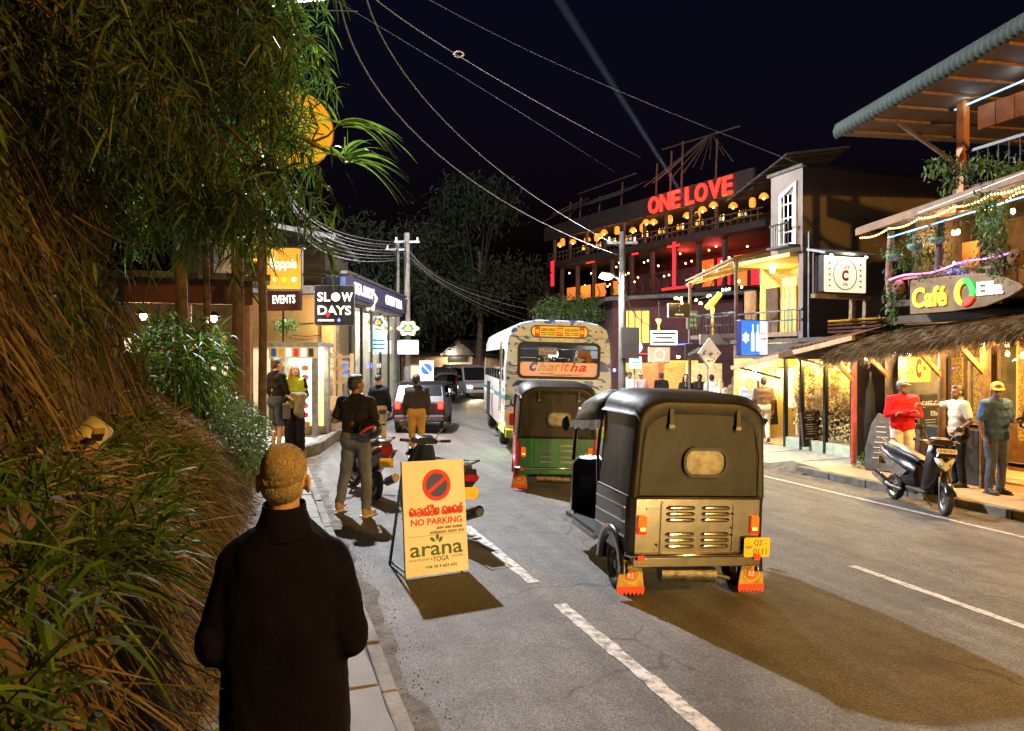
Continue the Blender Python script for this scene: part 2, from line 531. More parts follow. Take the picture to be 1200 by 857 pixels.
# gutter dirt along both kerbs
strip(lambda y: KL(y) + .005, lambda y: KL(y) + .13 + .03 * math.sin(y * 2.3) + .03 * math.sin(y * 5.1) + .02 * math.sin(y * 11), list(np.arange(-3, 16, .2)), .003, nx=2).build('gutter', 'dirt', kind='structure', label='strip of dirt and grit along the near kerb', cat='gutter')
strip(lambda y: KR(y) - .42 - .1 * math.sin(y * 1.7), lambda y: KR(y) + .0, list(np.arange(-3, 20, .25)), .003, nx=2).build('gutter', 'dirt', kind='structure', label='dusty strip between edge line and far kerb', cat='gutter')
N = 1100
gy = rng.uniform(1.5, 11, N); gx = .76 + np.abs(rng.normal(0, .16, N))
def pebbles(name, pos, smin, smax, m, **kw):
    n = len(pos); s = rng.uniform(smin, smax, n)
    tet = np.array([[1, 0, -.3], [-.5, .87, -.3], [-.5, -.87, -.3], [0, 0, .75]])
    V = pos[:, None, :] + tet[None] * s[:, None, None] * rng.uniform(.6, 1.3, (n, 4, 3))
    F = np.array([[0, 2, 1], [0, 1, 3], [1, 2, 3], [2, 0, 3]])
    F = (np.arange(n) * 4)[:, None, None] + F[None]
    return fastmesh(name, V.reshape(-1, 3), F.reshape(-1, 3), m, var=np.repeat(rng.random(n), 4), smooth=False, **kw)
pebbles('grit', np.stack([gx, gy, -KX * gx + .004], 1), .002, .009, 'debris', kind='stuff', label='small pebbles and crumbs scattered in the gutter', cat='grit')
N = 500
gx = rng.uniform(1.0, 3.5, N); gy = rng.uniform(3, 8, N)
pebbles('grit', np.stack([gx, gy, -KX * gx + .003], 1), .001, .005, 'debris', kind='stuff', label='pale specks of grit scattered over the asphalt', cat='grit')
N = 160
gx = rng.uniform(9.0, 9.8, N); gy = rng.uniform(5, 10, N)
pebbles('grit', np.stack([gx, gy, -KX * gx + .004], 1), .004, .014, 'debris', kind='stuff', label='litter crumbs beside the far kerb', cat='grit')

# ------------------------------------------------------------------ near pavement: slabs and kerb
pav = thing('pavement', 'narrow pavement of worn concrete slabs beside the earth bank', 'pavement'); pav['kind'] = 'structure'
MB().span((-.42, -3, -.25), (.64, 15.3, .05)).build('bed', 'dirt', pav)
y = -1.0
while y < 15.0:
    ln = random.uniform(.52, .82)
    for (a, b) in ((-.34, .62),) if random.random() < .75 else ((-.34, .14), (.15, .62)):
        mb = MB(); j = lambda: random.uniform(-.012, .012)
        x0, x1, y0, y1 = a + .006 + j(), b - .006 + j(), y + .008 + j() * .5, y + ln - .008
        mid = [(x1 + j(), y0 + (y1 - y0) * t) for t in (.33, .66)]
        mb.prism([(x0, y0), (x1, y0), *mid, (x1, y1), ((x0 + x1) / 2, y1 + j()), (x0, y1)], 0, .07)
        o = mb.build('slab', 'slab', pav, bevel=.006)
        o.location = (0, 0, .04 + random.uniform(-.006, .006)); o.rotation_euler = (random.uniform(-.006, .006), random.uniform(-.012, .004), 0)
        o.location.z += -o.rotation_euler.x * y
    y += ln
y = -1.0
while y < 15.2:
    ln = random.uniform(.7, 1.1)
    mb = MB().box((.69, y + ln / 2, -.02), (.095, ln - .015, .19 + random.uniform(-.03, .0)), rz=random.uniform(-.01, .01))
    mb.build('kerb_stone', 'old_concrete', pav, bevel=.012)
    y += ln
# raised pavement of the shops further along, with the curved kerb
pav2 = thing('pavement', 'raised pavement with curved kerb in front of the shops along the bend', 'pavement'); pav2['kind'] = 'structure'
ysp = list(np.arange(15.0, 40, .5))
off = lambda y: KL(y) - .12 - max(0, (16.2 - y)) * .55
strip(lambda y: -3.0 + bend(y) * .8, off, ysp, .17, thick=.3).build('surface', 'concrete', pav2)
yk = 15.0
while yk < 38:
    a, b = Vector((off(yk) + .08, yk, .08)), Vector((off(yk + .8) + .08, yk + .8, .08))
    MB().bar(a, a + (b - a) * .985, .16, .24).build('kerb_stone', 'old_concrete', pav2, bevel=.02)
    yk += .8

# ------------------------------------------------------------------ far pavement
pav3 = thing('pavement', 'tiled pavement with dark kerb in front of the thatched café', 'pavement'); pav3['kind'] = 'structure'
strip(lambda y: KR(y) + .15, lambda y: 13.6, list(np.arange(-3, 12.1, .5)), .115, thick=.2, nx=4).build('surface', 'tiles_warm', pav3)
y = -3.0; k = 0
while y < 11.9:
    ln = .88
    xx = KR(y + .4) + .07
    MB().box((xx, y + ln / 2, gz(xx) + .01), (.15, ln - .02, .25)).build('kerb_stone', ('kerb_paint_dark', 'old_concrete')[k % 5 == 3], pav3, bevel=.015)
    y += ln; k += 1
pav4 = thing('pavement', 'bare concrete forecourt with dirt ramp before the clothes shop', 'pavement'); pav4['kind'] = 'structure'
strip(lambda y: KR(y) + .35 * max(0, min(1, (13 - y))), lambda y: 14.4 + bend(y) * 1.1, list(np.arange(12.05, 45, .55)), .075, thick=.15, nx=5).build('surface', 'concrete', pav4)
mb = MB()                                    # dirt heap at the end of the kerb
mb.add([(9.75, 11.75, gz(9.75)), (10.2, 11.5, gz(10) + .1), (10.3, 12.6, gz(10) + .14), (9.9, 13.0, gz(10) + .05), (9.6, 12.5, gz(9.6)), (10.05, 12.1, gz(10) + .16)],
       [(0, 1, 5), (1, 2, 5), (2, 3, 5), (3, 4, 5), (4, 0, 5)])
mb.build('dirt_ramp', 'dirt', pav4)
for yy, xx in ((13.0, 11.2), (14.6, 11.6), (16.2, 12.2)):
    MB().box((xx, yy, gz(xx) + .082), (2.6, .03, .006), rz=.1).build('joint', 'dirt', pav4)

# ------------------------------------------------------------------ earth bank
def fbm(x, y, s=1.0):
    return (math.sin(x * 1.7 * s + 1.3) * math.cos(y * 2.1 * s + .4) + .5 * math.sin(x * 3.9 * s + y * 3.1 * s) + .3 * math.sin(y * 7.7 * s + x * 1.1) + .2 * math.cos(x * 13 * s - y * 5 * s)) / 2
def smooth(a, b, t):
    t = max(0, min(1, (t - a) / (b - a))); return t * t * (3 - 2 * t)
def bank_pt(y, v):
    """profile of the bank: v 0..1 lower wall, 1..2 ledge, 2..3 upper wall"""
    up = 1 - smooth(6.6, 8.8, y)
    endf = 1 - smooth(11.3, 13.6, y)
    lip = (1.02 + .10 * fbm(y, 3) + .22 * smooth(4.5, 2.0, y)) * (.35 + .65 * endf)
    bx = -.42 + .06 * fbm(y * 2, 9) + .14 * smooth(8, 12, y)
    if v <= 1:
        x, z = bx - .10 * v ** 2, lip * v
        x += .07 * fbm(y * 2.2, z * 2.5) - .10 * math.sin(v * PI) * smooth(9, 3, y)
    elif v <= 2:
        t = v - 1
        x, z = bx - .10 - .62 * t, lip + .52 * t * endf + .08 * fbm(y * 3, t * 3)
    else:
        t = v - 2
        x = bx - .72 - .75 * t - .5 * (1 - up) * t + .14 * fbm(y * 1.8, t * 4)
        z = lip + .52 * endf + (3.6 * up + .25) * t + .1 * fbm(y * 4, t * 5)
    return Vector((x, y, max(-.05, z)))
vs, fs = [], []
ny, nvv = 110, 60
for j in range(ny + 1):
    yy = -2.5 + 16.5 * j / ny
    for i in range(nvv + 1):
        vs.append(bank_pt(yy, 3 * i / nvv))
    vs.append(Vector((-14, yy, vs[-1].z + .3)))
k = nvv + 2
fs = [(j * k + i, j * k + i + 1, (j + 1) * k + i + 1, (j + 1) * k + i) for j in range(ny) for i in range(k - 1)]
mb = MB(); mb.add(vs, fs, smooth=True)
mb.build('earth_bank', 'bank_earth', kind='structure', label='steep brown earth bank with a ledge beside the near pavement', cat='bank')

def on_bank(n, y0, y1, v0, v1):
    ys_ = rng.uniform(y0, y1, n); v_ = rng.uniform(v0, v1, n)
    return np.array([bank_pt(a, b) for a, b in zip(ys_, v_)])
# dry grass that hangs down the upper wall
N = 3300
cl = on_bank(150, 1.8, 8.4, 2.1, 3.0); idx = rng.integers(0, 150, N); clump = rng.normal(size=(150, 3)) * np.array([.12, .28, .1])
p = cl[idx] + rng.normal(size=(N, 3)) * np.array([.03, .10, .08]) + np.array([.05, 0, 0])
d = rng.normal(size=(N, 3)) * np.array([.16, .2, .12]) + clump[idx] + np.array([.2, 0, -1.])
blades('dry_grass', 'dark_straw', p, d, rng.uniform(.3, 1.1, N), rng.uniform(.004, .012, N), rng.uniform(-.15, .3, N), 4, kind='stuff', label='dry brown grass hanging down the upper bank', cat='grass')
N = 1500
p = on_bank(N, 3.5, 8.2, 2.0, 2.6)
p = cl[rng.integers(0, 150, N)] + rng.normal(size=(N, 3)) * np.array([.05, .14, .2]) + np.array([.08, 0, -.2])
d = rng.normal(size=(N, 3)) * np.array([.25, .35, .2]) + np.array([.3, 0, -.9])
blades('dry_grass', 'dry_grass', p, d, rng.uniform(.3, .9, N), rng.uniform(.005, .014, N), rng.uniform(-.2, .4, N), 4, kind='stuff', label='paler straw stalks hanging over the ledge', cat='grass')
# leafy creepers over the upper wall
cl = on_bank(70, 1.6, 8.6, 2.15, 3.05); N = 8000; idx = rng.integers(0, 70, N)
p = cl[idx] + rng.normal(size=(N, 3)) * np.array([.10, .2, .2]) + np.array([.08, 0, 0])
blades('creeper_leaves', 'leaf_dark', p, rng.normal(size=(N, 3)) * .8 + np.array([.3, 0, -.5]), rng.uniform(.05, .16, N), rng.uniform(.012, .03, N), rng.uniform(.2, .8, N), 2, kind='stuff', label='dark leafy creepers covering the upper bank', cat='creepers')
# matted roots and straw on the lower wall
N = 9000
p = on_bank(N, 1.4, 12.5, .35, 1.15)
d = rng.normal(size=(N, 3)) * .4 + np.array([.22, 0, -.9])
blades('dry_grass', 'dry_grass', p, d, rng.uniform(.12, .62, N), rng.uniform(.003, .010, N), rng.uniform(.0, .35, N), 3, kind='stuff', label='matted straw and roots on the lower bank wall', cat='grass')
N = 3500
p = on_bank(N, 1.4, 12, .02, .8)
d = rng.normal(size=(N, 3)) * .5 + np.array([.10, 0, -.8])
blades('root_hairs', 'dark_straw', p, d, rng.uniform(.1, .4, N), rng.uniform(.003, .009, N), rng.uniform(.0, .3, N), 3, kind='stuff', label='fine dark roots at the foot of the bank', cat='roots')
# litter of pale dead leaves on the ledge
N = 2600
p = on_bank(N, 3.3, 9, .95, 2.05); p[:, 2] += .02
d = rng.normal(size=(N, 3)) * np.array([1, 1, .35]) + np.array([.3, 0, .1])
blades('leaf_litter', 'debris', p, d, rng.uniform(.06, .28, N), rng.uniform(.006, .018, N), rng.uniform(.1, .5, N), 3, kind='stuff', label='pale dead stalks littering the bank ledge', cat='litter')
# grass on the ledge
N = 1500
cl = on_bank(60, 1.6, 7.6, .98, 1.9)
idx = rng.integers(0, len(cl), N)
p = cl[idx] + rng.normal(size=(N, 3)) * np.array([.05, .07, .01])
d = rng.normal(size=(N, 3)) * .45 + np.array([.28, -.1, .9])
blades('grass', 'green_grass', p, d, rng.uniform(.16, .46, N), rng.uniform(.007, .016, N), rng.uniform(.35, 1.0, N), 5, kind='stuff', label='tufts of green grass growing along the ledge', cat='grass')
N = 420
cl = on_bank(28, 1.3, 3.9, .9, 2.0)
idx = rng.integers(0, len(cl), N)
p = cl[idx] + rng.normal(size=(N, 3)) * np.array([.05, .08, .01])
d = rng.normal(size=(N, 3)) * .5 + np.array([.25, -.05, .9])
blades('grass', 'green_grass', p, d, rng.uniform(.25, .6, N), rng.uniform(.009, .022, N), rng.uniform(.4, 1.0, N), 5, kind='stuff', label='coarse long grass on the ledge closest to the camera', cat='grass')
N = 260
cl = on_bank(9, 4.6, 7.4, 1.0, 1.6); p = cl[rng.integers(0, 9, N)] + rng.normal(size=(N, 3)) * .03
blades('grass', 'strap_leaf', p, rng.normal(size=(N, 3)) * .5 + np.array([.4, -.1, .8]), rng.uniform(.15, .38, N), rng.uniform(.008, .015, N), rng.uniform(.4, .9, N), 5, kind='stuff', label='fresh bright green grass blades on the ledge', cat='grass')
# weeds and litter at the foot of the bank
N = 1800
gy = rng.uniform(1.6, 6, N); gx = -.40 + np.abs(rng.normal(0, .07, N))
p = np.stack([gx, gy, np.full(N, .10)], 1)
d = rng.normal(size=(N, 3)) * np.array([1, 1, .4]) + np.array([.1, 0, .15])
blades('leaf_litter', 'debris', p, d, rng.uniform(.05, .2, N), rng.uniform(.004, .014, N), rng.uniform(.0, .5, N), 3, kind='stuff', label='dead leaves and twigs along the foot of the bank', cat='litter')
for q, (wx, wy, lb) in enumerate(((-.33, 2.9, 'small green weed at the foot of the bank, closest to the camera'), (-.30, 3.9, 'small green weed further along the foot of the bank'))):
    t = thing('weed', lb, 'weed', (wx, wy, .08), group='weeds at the foot of the bank')
    for i in range(9):
        a = rng.uniform(0, 6.28)
        blades('leaf', 'green_grass', np.zeros((1, 3)), np.array([[math.cos(a) * .6, math.sin(a) * .6, .8]]), rng.uniform(.14, .3), rng.uniform(.03, .045), .6, 5, parent=t)
# creeping stems that hang from the bank
for q in range(16):
    a = bank_pt(random.uniform(2.2, 8.0), random.uniform(2.35, 3.0)); pts = [a]
    for i in range(7):
        a = a + Vector((random.uniform(-.02, .10), random.uniform(-.14, .14), -random.uniform(.14, .32))); pts.append(a)
    MB().tube(pts, [.011 - .0011 * i for i in range(8)], 5).build('woody_creeper', ('bark_light', 'bark')[q % 2], label='bare woody creeper hanging from the upper bank', cat='creeper', group='creepers hanging from the bank')
for q in range(9):
    a = bank_pt(random.uniform(2.0, 6.5), random.uniform(.85, 1.2)); pts = [a + Vector((.03, 0, 0))]
    for i in range(6):
        a = a + Vector((random.uniform(.0, .05), random.uniform(-.08, .08), -random.uniform(.08, .2))); pts.append(a)
    MB().tube(pts, [.009 - .001 * i for i in range(7)], 5).build('hanging_root', 'bark_light', label='thin pale root hanging down the lower bank wall', cat='root', group='roots on the lower bank')
# discarded things on the ledge
c = bank_pt(4.9, 1.85)
t = thing('plastic_tub', 'upturned pale khaki plastic tub lying in the dry grass on the ledge', 'tub', (c.x + .10, c.y, c.z + .06), rz=.6, ry=.75)
mat('tub_plastic', (.30, .30, .17), .55, var=.2, scale=5)
MB().lathe([(.098, -.10), (.102, -.09), (.098, -.08), (.085, .08), (.078, .10), (.05, .108), (0.0, .109)], 20).build('tub', 'tub_plastic', t)
MB().lathe([(.099, -.10), (.112, -.098), (.112, -.085), (.1, -.083)], 20, caps=False).build('rim', 'tub_plastic', t)
c = bank_pt(4.55, 1.8)
mat('clay', (.20, .11, .05), .9, var=.3)
MB().sph((0, 0, 0), (.10, .075, .06), 10, 7).build('clod', 'clay', T=TR(c.x + .08, c.y, c.z + .05, .3, .3), label='brown lump of earth beside the plastic tub', cat='clod')
c = bank_pt(4.2, 1.8)
MB().bar((0, 0, 0), (.12, -.55, .09), .05, .03).build('plank', 'bark_light', T=TR(c.x + .12, c.y + .5, c.z + .05), label='broken piece of brown wood lying beside the tub', cat='plank')

# ------------------------------------------------------------------ shrubs and overhanging trees on the bank
def cloud(n, c, r, lo=-1):
    a = norm(rng.normal(size=(n, 3))) * (rng.random(n) ** .45)[:, None]
    a[:, 2] = np.maximum(a[:, 2], lo)
    return np.asarray(c) + a * np.asarray(r)
def shrub(name, label, c, r, n, ll, lw, m='leaf_shrub', droop=.4, base=None, stems=9):
    t = thing(name, label, 'shrub', base or (c[0], c[1], c[2] - r[2]))
    b = Vector(t.location)
    mb = MB()
    for i in range(stems):
        e = Vector(cloud(1, c, np.array(r) * .75)[0])
        mb.tube([b - b, (e - b) * .5 + Vector((0, 0, .1)), e - b], [.012, .008, .003], 5)
    mb.build('stem', 'bark', t)
    p = cloud(n, c, r) ; p += .06 * np.sin(p[:, [1, 2, 0]] * 9)
    d = norm(p - np.array(c)) + rng.normal(size=(n, 3)) * .7
    blades('foliage', m, p - np.array(b), d, rng.uniform(ll * .6, ll * 1.3, n), rng.uniform(lw * .7, lw * 1.2, n), rng.uniform(.1, droop, n), 2, parent=t)
    return t
shrub('fern_shrub', 'rounded fine-leaved green shrub spilling over the lower bank beside the couple', (-.42, 10.1, 1.0), (.48, 1.3, .56), 9000, .055, .020, base=(-.5, 10.1, .3))
shrub('leafy_shrub', 'upright shrub of narrow leaves growing above the fine-leaved shrub', (-.95, 9.9, 1.95), (.55, .9, .62), 2200, .20, .022, m='leaf_green', droop=.9, base=(-.95, 9.9, .6))

def canopy(name, label, root, tips, leaf_m, nl, ll, lw, trunk_r, spread=.30, fall=1.0):
    """a leaning stem with branches; drooping leafy twigs at the tips"""
    t = thing(name, label, 'tree', root)
    rt = Vector(root); mb = MB()
    cen = sum((Vector(p) for p in tips), Vector()) / len(tips)
    fork = (cen - rt) * .55; fork.z = (cen.z - rt.z) * .75
    mb.tube([Vector(), fork * .5 + Vector((-.15, .1, .1)), fork], [trunk_r, trunk_r * .8, trunk_r * .6], 8)
    mb.build('trunk', 'bark', t)
    br = MB(); P, D, Ln = [], [], []
    for p in tips:
        e = Vector(p) - rt; mid = fork + (e - fork) * .5 + Vector((0, 0, .18))
        br.tube([fork, mid, e], [trunk_r * .35, trunk_r * .2, .006], 5)
        for k in range(3):
            a = e + Vector(rng.normal(size=3) * .1); pts = [a]; dr = Vector((random.uniform(-.4, .6), random.uniform(-.5, .5), random.uniform(-.2, .5)))
            for i in range(6):
                a = a + dr.normalized() * .11; dr.z -= .28 * fall; pts.append(a)
            br.tube(pts, [.005, .004, .004, .003, .003, .002, .002], 4, caps=False)
            for i in range(nl):
                f = random.random() * 5.9; q = pts[int(f)].lerp(pts[int(f) + 1], f - int(f))
                P.append(q); D.append(Vector(rng.normal(size=3) * .8) + Vector((.15, -.1, -.35)))
        for i in range(nl // 2):
            P.append(e + Vector(rng.normal(size=3) * spread)); D.append(Vector(rng.normal(size=3)) + Vector((.1, 0, -.3)))
    br.build('branch', 'bark', t)
    n = len(P)
    blades('crown', leaf_m, np.array([tuple(x) for x in P]), np.array([tuple(x) for x in D]), rng.uniform(ll * .55, ll * 1.35, n), rng.uniform(lw * .7, lw * 1.2, n), rng.uniform(.2, .9, n), 3, parent=t)
    return t
def tips_in(n, px0, px1, py0, py1, d0, d1):
    out = []
    for i in range(n):
        out.append(tuple(atd(random.uniform(px0, px1), random.uniform(py0, py1), random.uniform(d0, d1))))
    return out
canopy('overhanging_tree', 'dark narrow-leaved tree overhanging the bank beside the camera', (-1.75, 3.7, 3.4), tips_in(50, -140, 190, -160, 190, 3.6, 5.2), 'leaf_dark', 46, .15, .013, .06)
canopy('overhanging_tree', 'narrow-leaved tree overhanging the middle of the bank', (-1.75, 6.0, 3.8), tips_in(66, 40, 330, -140, 245, 5.0, 7.0), 'leaf_dark', 46, .17, .015, .07)
canopy('overhanging_tree', 'greener drooping tree at the end of the bank, lit from behind by the street lamp', (-1.55, 8.0, 2.6), tips_in(44, 190, 326, -40, 190, 6.6, 8.2) + tips_in(18, 180, 292, 200, 262, 6.6, 8.2), 'leaf_green', 46, .19, .017, .06)
# the branch of long strap leaves that sticks out over the street
t = thing('strap_leaf_branch', 'bare branch of long curved bright green strap leaves jutting out over the street', 'branch', tuple(atd(330, 150, 6.9)))
b0 = Vector(t.location)
pts = [atd(330, 150, 6.9) - b0, atd(365, 168, 6.8) - b0, atd(392, 182, 6.7) - b0, atd(404, 188, 6.7) - b0]
MB().tube(pts, [.022, .02, .017, .012], 7).build('branch', 'bark_light', t)
MB().tube([pts[1], atd(385, 160, 6.7) - b0, atd(398, 146, 6.65) - b0], [.014, .01, .006], 6).build('branch', 'bark_light', t)
for i in range(46):
    o = pts[3] if i % 3 else (atd(398, 146, 6.65) - b0)
    a = random.uniform(-.5, 1.6) if i % 4 else random.uniform(1.5, 4.5)
    d = np.array([[math.cos(a) * .9 + .25, -math.sin(a) * .5, random.uniform(.1, .75)]])
    blades('leaf', 'strap_leaf', np.array([tuple(o)]) + rng.normal(size=(1, 3)) * .02, d, random.uniform(.40, .74), random.uniform(.018, .028), random.uniform(.45, .85), 8, parent=t, belly=.2)
# ------------------------------------------------------------------ vehicles: materials and shared parts
mat('rubber', (.018, .018, .018), .75, var=.3, scale=20, bump=.2)
mat('black_paint', (.010, .010, .012), .28, var=.2, scale=3, coat=.5)
mat('black_plastic', (.02, .02, .021), .55, var=.3, scale=12, bump=.1)
mat('hood_vinyl', (.014, .0135, .013), .5, c2=(.026, .024, .022), scale=2.2, bump=.6, bscale=4, detail=6, rvar=.12, spec=.3)
mat('hood_vinyl_grey', (.06, .06, .065), .5, var=.3, scale=3, bump=.25, bscale=6)
mat('steel_sheet', (.60, .56, .46), .20, metal=1., c2=(.34, .31, .24), scale=6, bump=.14, bscale=4, rvar=.08)
mat('chrome', (.72, .70, .66), .14, metal=1., var=.1)
mat('dull_metal', (.16, .15, .14), .5, metal=.8, var=.4, scale=15, bump=.3)
mat('alloy', (.33, .33, .34), .4, metal=.9, var=.2)
mat('lens_red', (.55, .02, .01), .12, var=.05, emit=(1, .02, .01), es=.8, coat=.5)
mat('lens_amber', (.75, .15, .01), .12, var=.05, emit=(1, .18, .01), es=.35, coat=.5)
mat('lens_yellow', (.8, .45, .05), .15, var=.05, emit=(1, .6, .12), es=2.0)
mat('lens_white', (.7, .7, .68), .1, var=.05, coat=.5)
glow('tail_glow', (1, .012, .006), 12)
glow('head_glow', (1, .80, .45), 45)
mat('tail_off', (.28, .01, .01), .2, var=.1, coat=.4)
mat('plate_yellow', (.80, .50, .02), .5, var=.06)
mat('plate_white', (.7, .7, .66), .5, var=.06)
mat('ink_black', (.015, .015, .015), .6, var=.1)
mat('ink_red', (.55, .015, .012), .55, var=.08)
mat('ink_white', (.78, .77, .73), .6, var=.05)
mat('flap_gold', (.52, .34, .05), .6, c2=(.30, .19, .03), scale=12)
mat('flap_red', (.62, .06, .02), .6, var=.15)
mat('green_paint', (.015, .17, .05), .35, c2=(.01, .11, .035), scale=4, coat=.4)
mat('red_paint', (.42, .02, .02), .35, var=.15, coat=.4)
mat('seat_vinyl', (.022, .022, .025), .45, var=.2, scale=6, bump=.15)
mat('white_paint', (.62, .62, .60), .35, var=.06, coat=.3)
mat('silver_paint', (.45, .46, .47), .35, metal=.4, var=.06, coat=.3)
mat('maroon_paint', (.10, .01, .012), .3, var=.2, coat=.5)
glass('dark_glass', (.10, .11, .12), .10)
glass('clear_glass', (.88, .92, .92), .05)
glass('pane_glass', (.94, .97, .97), .03)
def arcpts(cx, cz, r, a0, a1, n):
    return [(cx + r * math.cos(R(a0 + (a1 - a0) * i / n)), cz + r * math.sin(R(a0 + (a1 - a0) * i / n))) for i in range(n + 1)]
def wheel(parent, loc, r, wd, rim='dull_metal', steer=0, tilt=0, spokes=5):
    T = TR(*loc, rz=steer) @ Matrix.Rotation(R(90), 4, 'Y')
    prof = [(r * .66, -wd * .42), (r * .80, -wd * .5), (r * .95, -wd * .42), (r, -wd * .2), (r, wd * .2), (r * .95, wd * .42), (r * .80, wd * .5), (r * .66, wd * .42), (r * .60, 0), (r * .66, -wd * .42)]
    o = MB().lathe(prof, 28, caps=False).build('wheel', 'rubber', parent, T=T)
    rm = MB().lathe([(r * .67, -wd * .36), (r * .60, -wd * .30), (r * .52, -wd * .12), (r * .56, 0), (r * .52, wd * .12), (r * .60, wd * .30), (r * .67, wd * .36)], 24, caps=False)
    for k in range(spokes):
        a = 2 * PI * k / spokes
        rm.bar((0, 0, 0), (math.cos(a) * r * .56, math.sin(a) * r * .56, 0), r * .22, wd * .25)
    rm.lathe([(r * .2, -wd * .34), (r * .2, wd * .34)], 12)
    rm.build('rim', rim, o)
    return o
def rrect(w_, h_, r, n=5, cx=0, cy=0):
    p = []
    for (sx, sy, a) in ((1, 1, 0), (-1, 1, 90), (-1, -1, 180), (1, -1, 270)):
        for i in range(n + 1):
            t = R(a + 90 * i / n)
            p.append((cx + sx * (w_ / 2 - r) + r * math.cos(t), cy + sy * (h_ / 2 - r) + r * math.sin(t)))
    return p
BACK = lambda y, z, x=0: frame((x, y, z), (1, 0, 0), (0, 0, 1))   # text frame on a rear face (looking along +y)
def ring_panel(mb, out, inn, T, z0=0, z1=.01):
    """frame between two outlines of the same count"""
    n = len(out)
    vs = [(x, y, z0) for x, y in out] + [(x, y, z1) for x, y in out] + [(x, y, z1) for x, y in inn] + [(x, y, z0) for x, y in inn]
    fs = []
    for i in range(n):
        j = (i + 1) % n
        fs += [(i, j, j + n, i + n), (i + n, j + n, j + 2 * n, i + 2 * n), (i + 2 * n, j + 2 * n, j + 3 * n, i + 3 * n)]
    return mb.add(vs, fs, T)

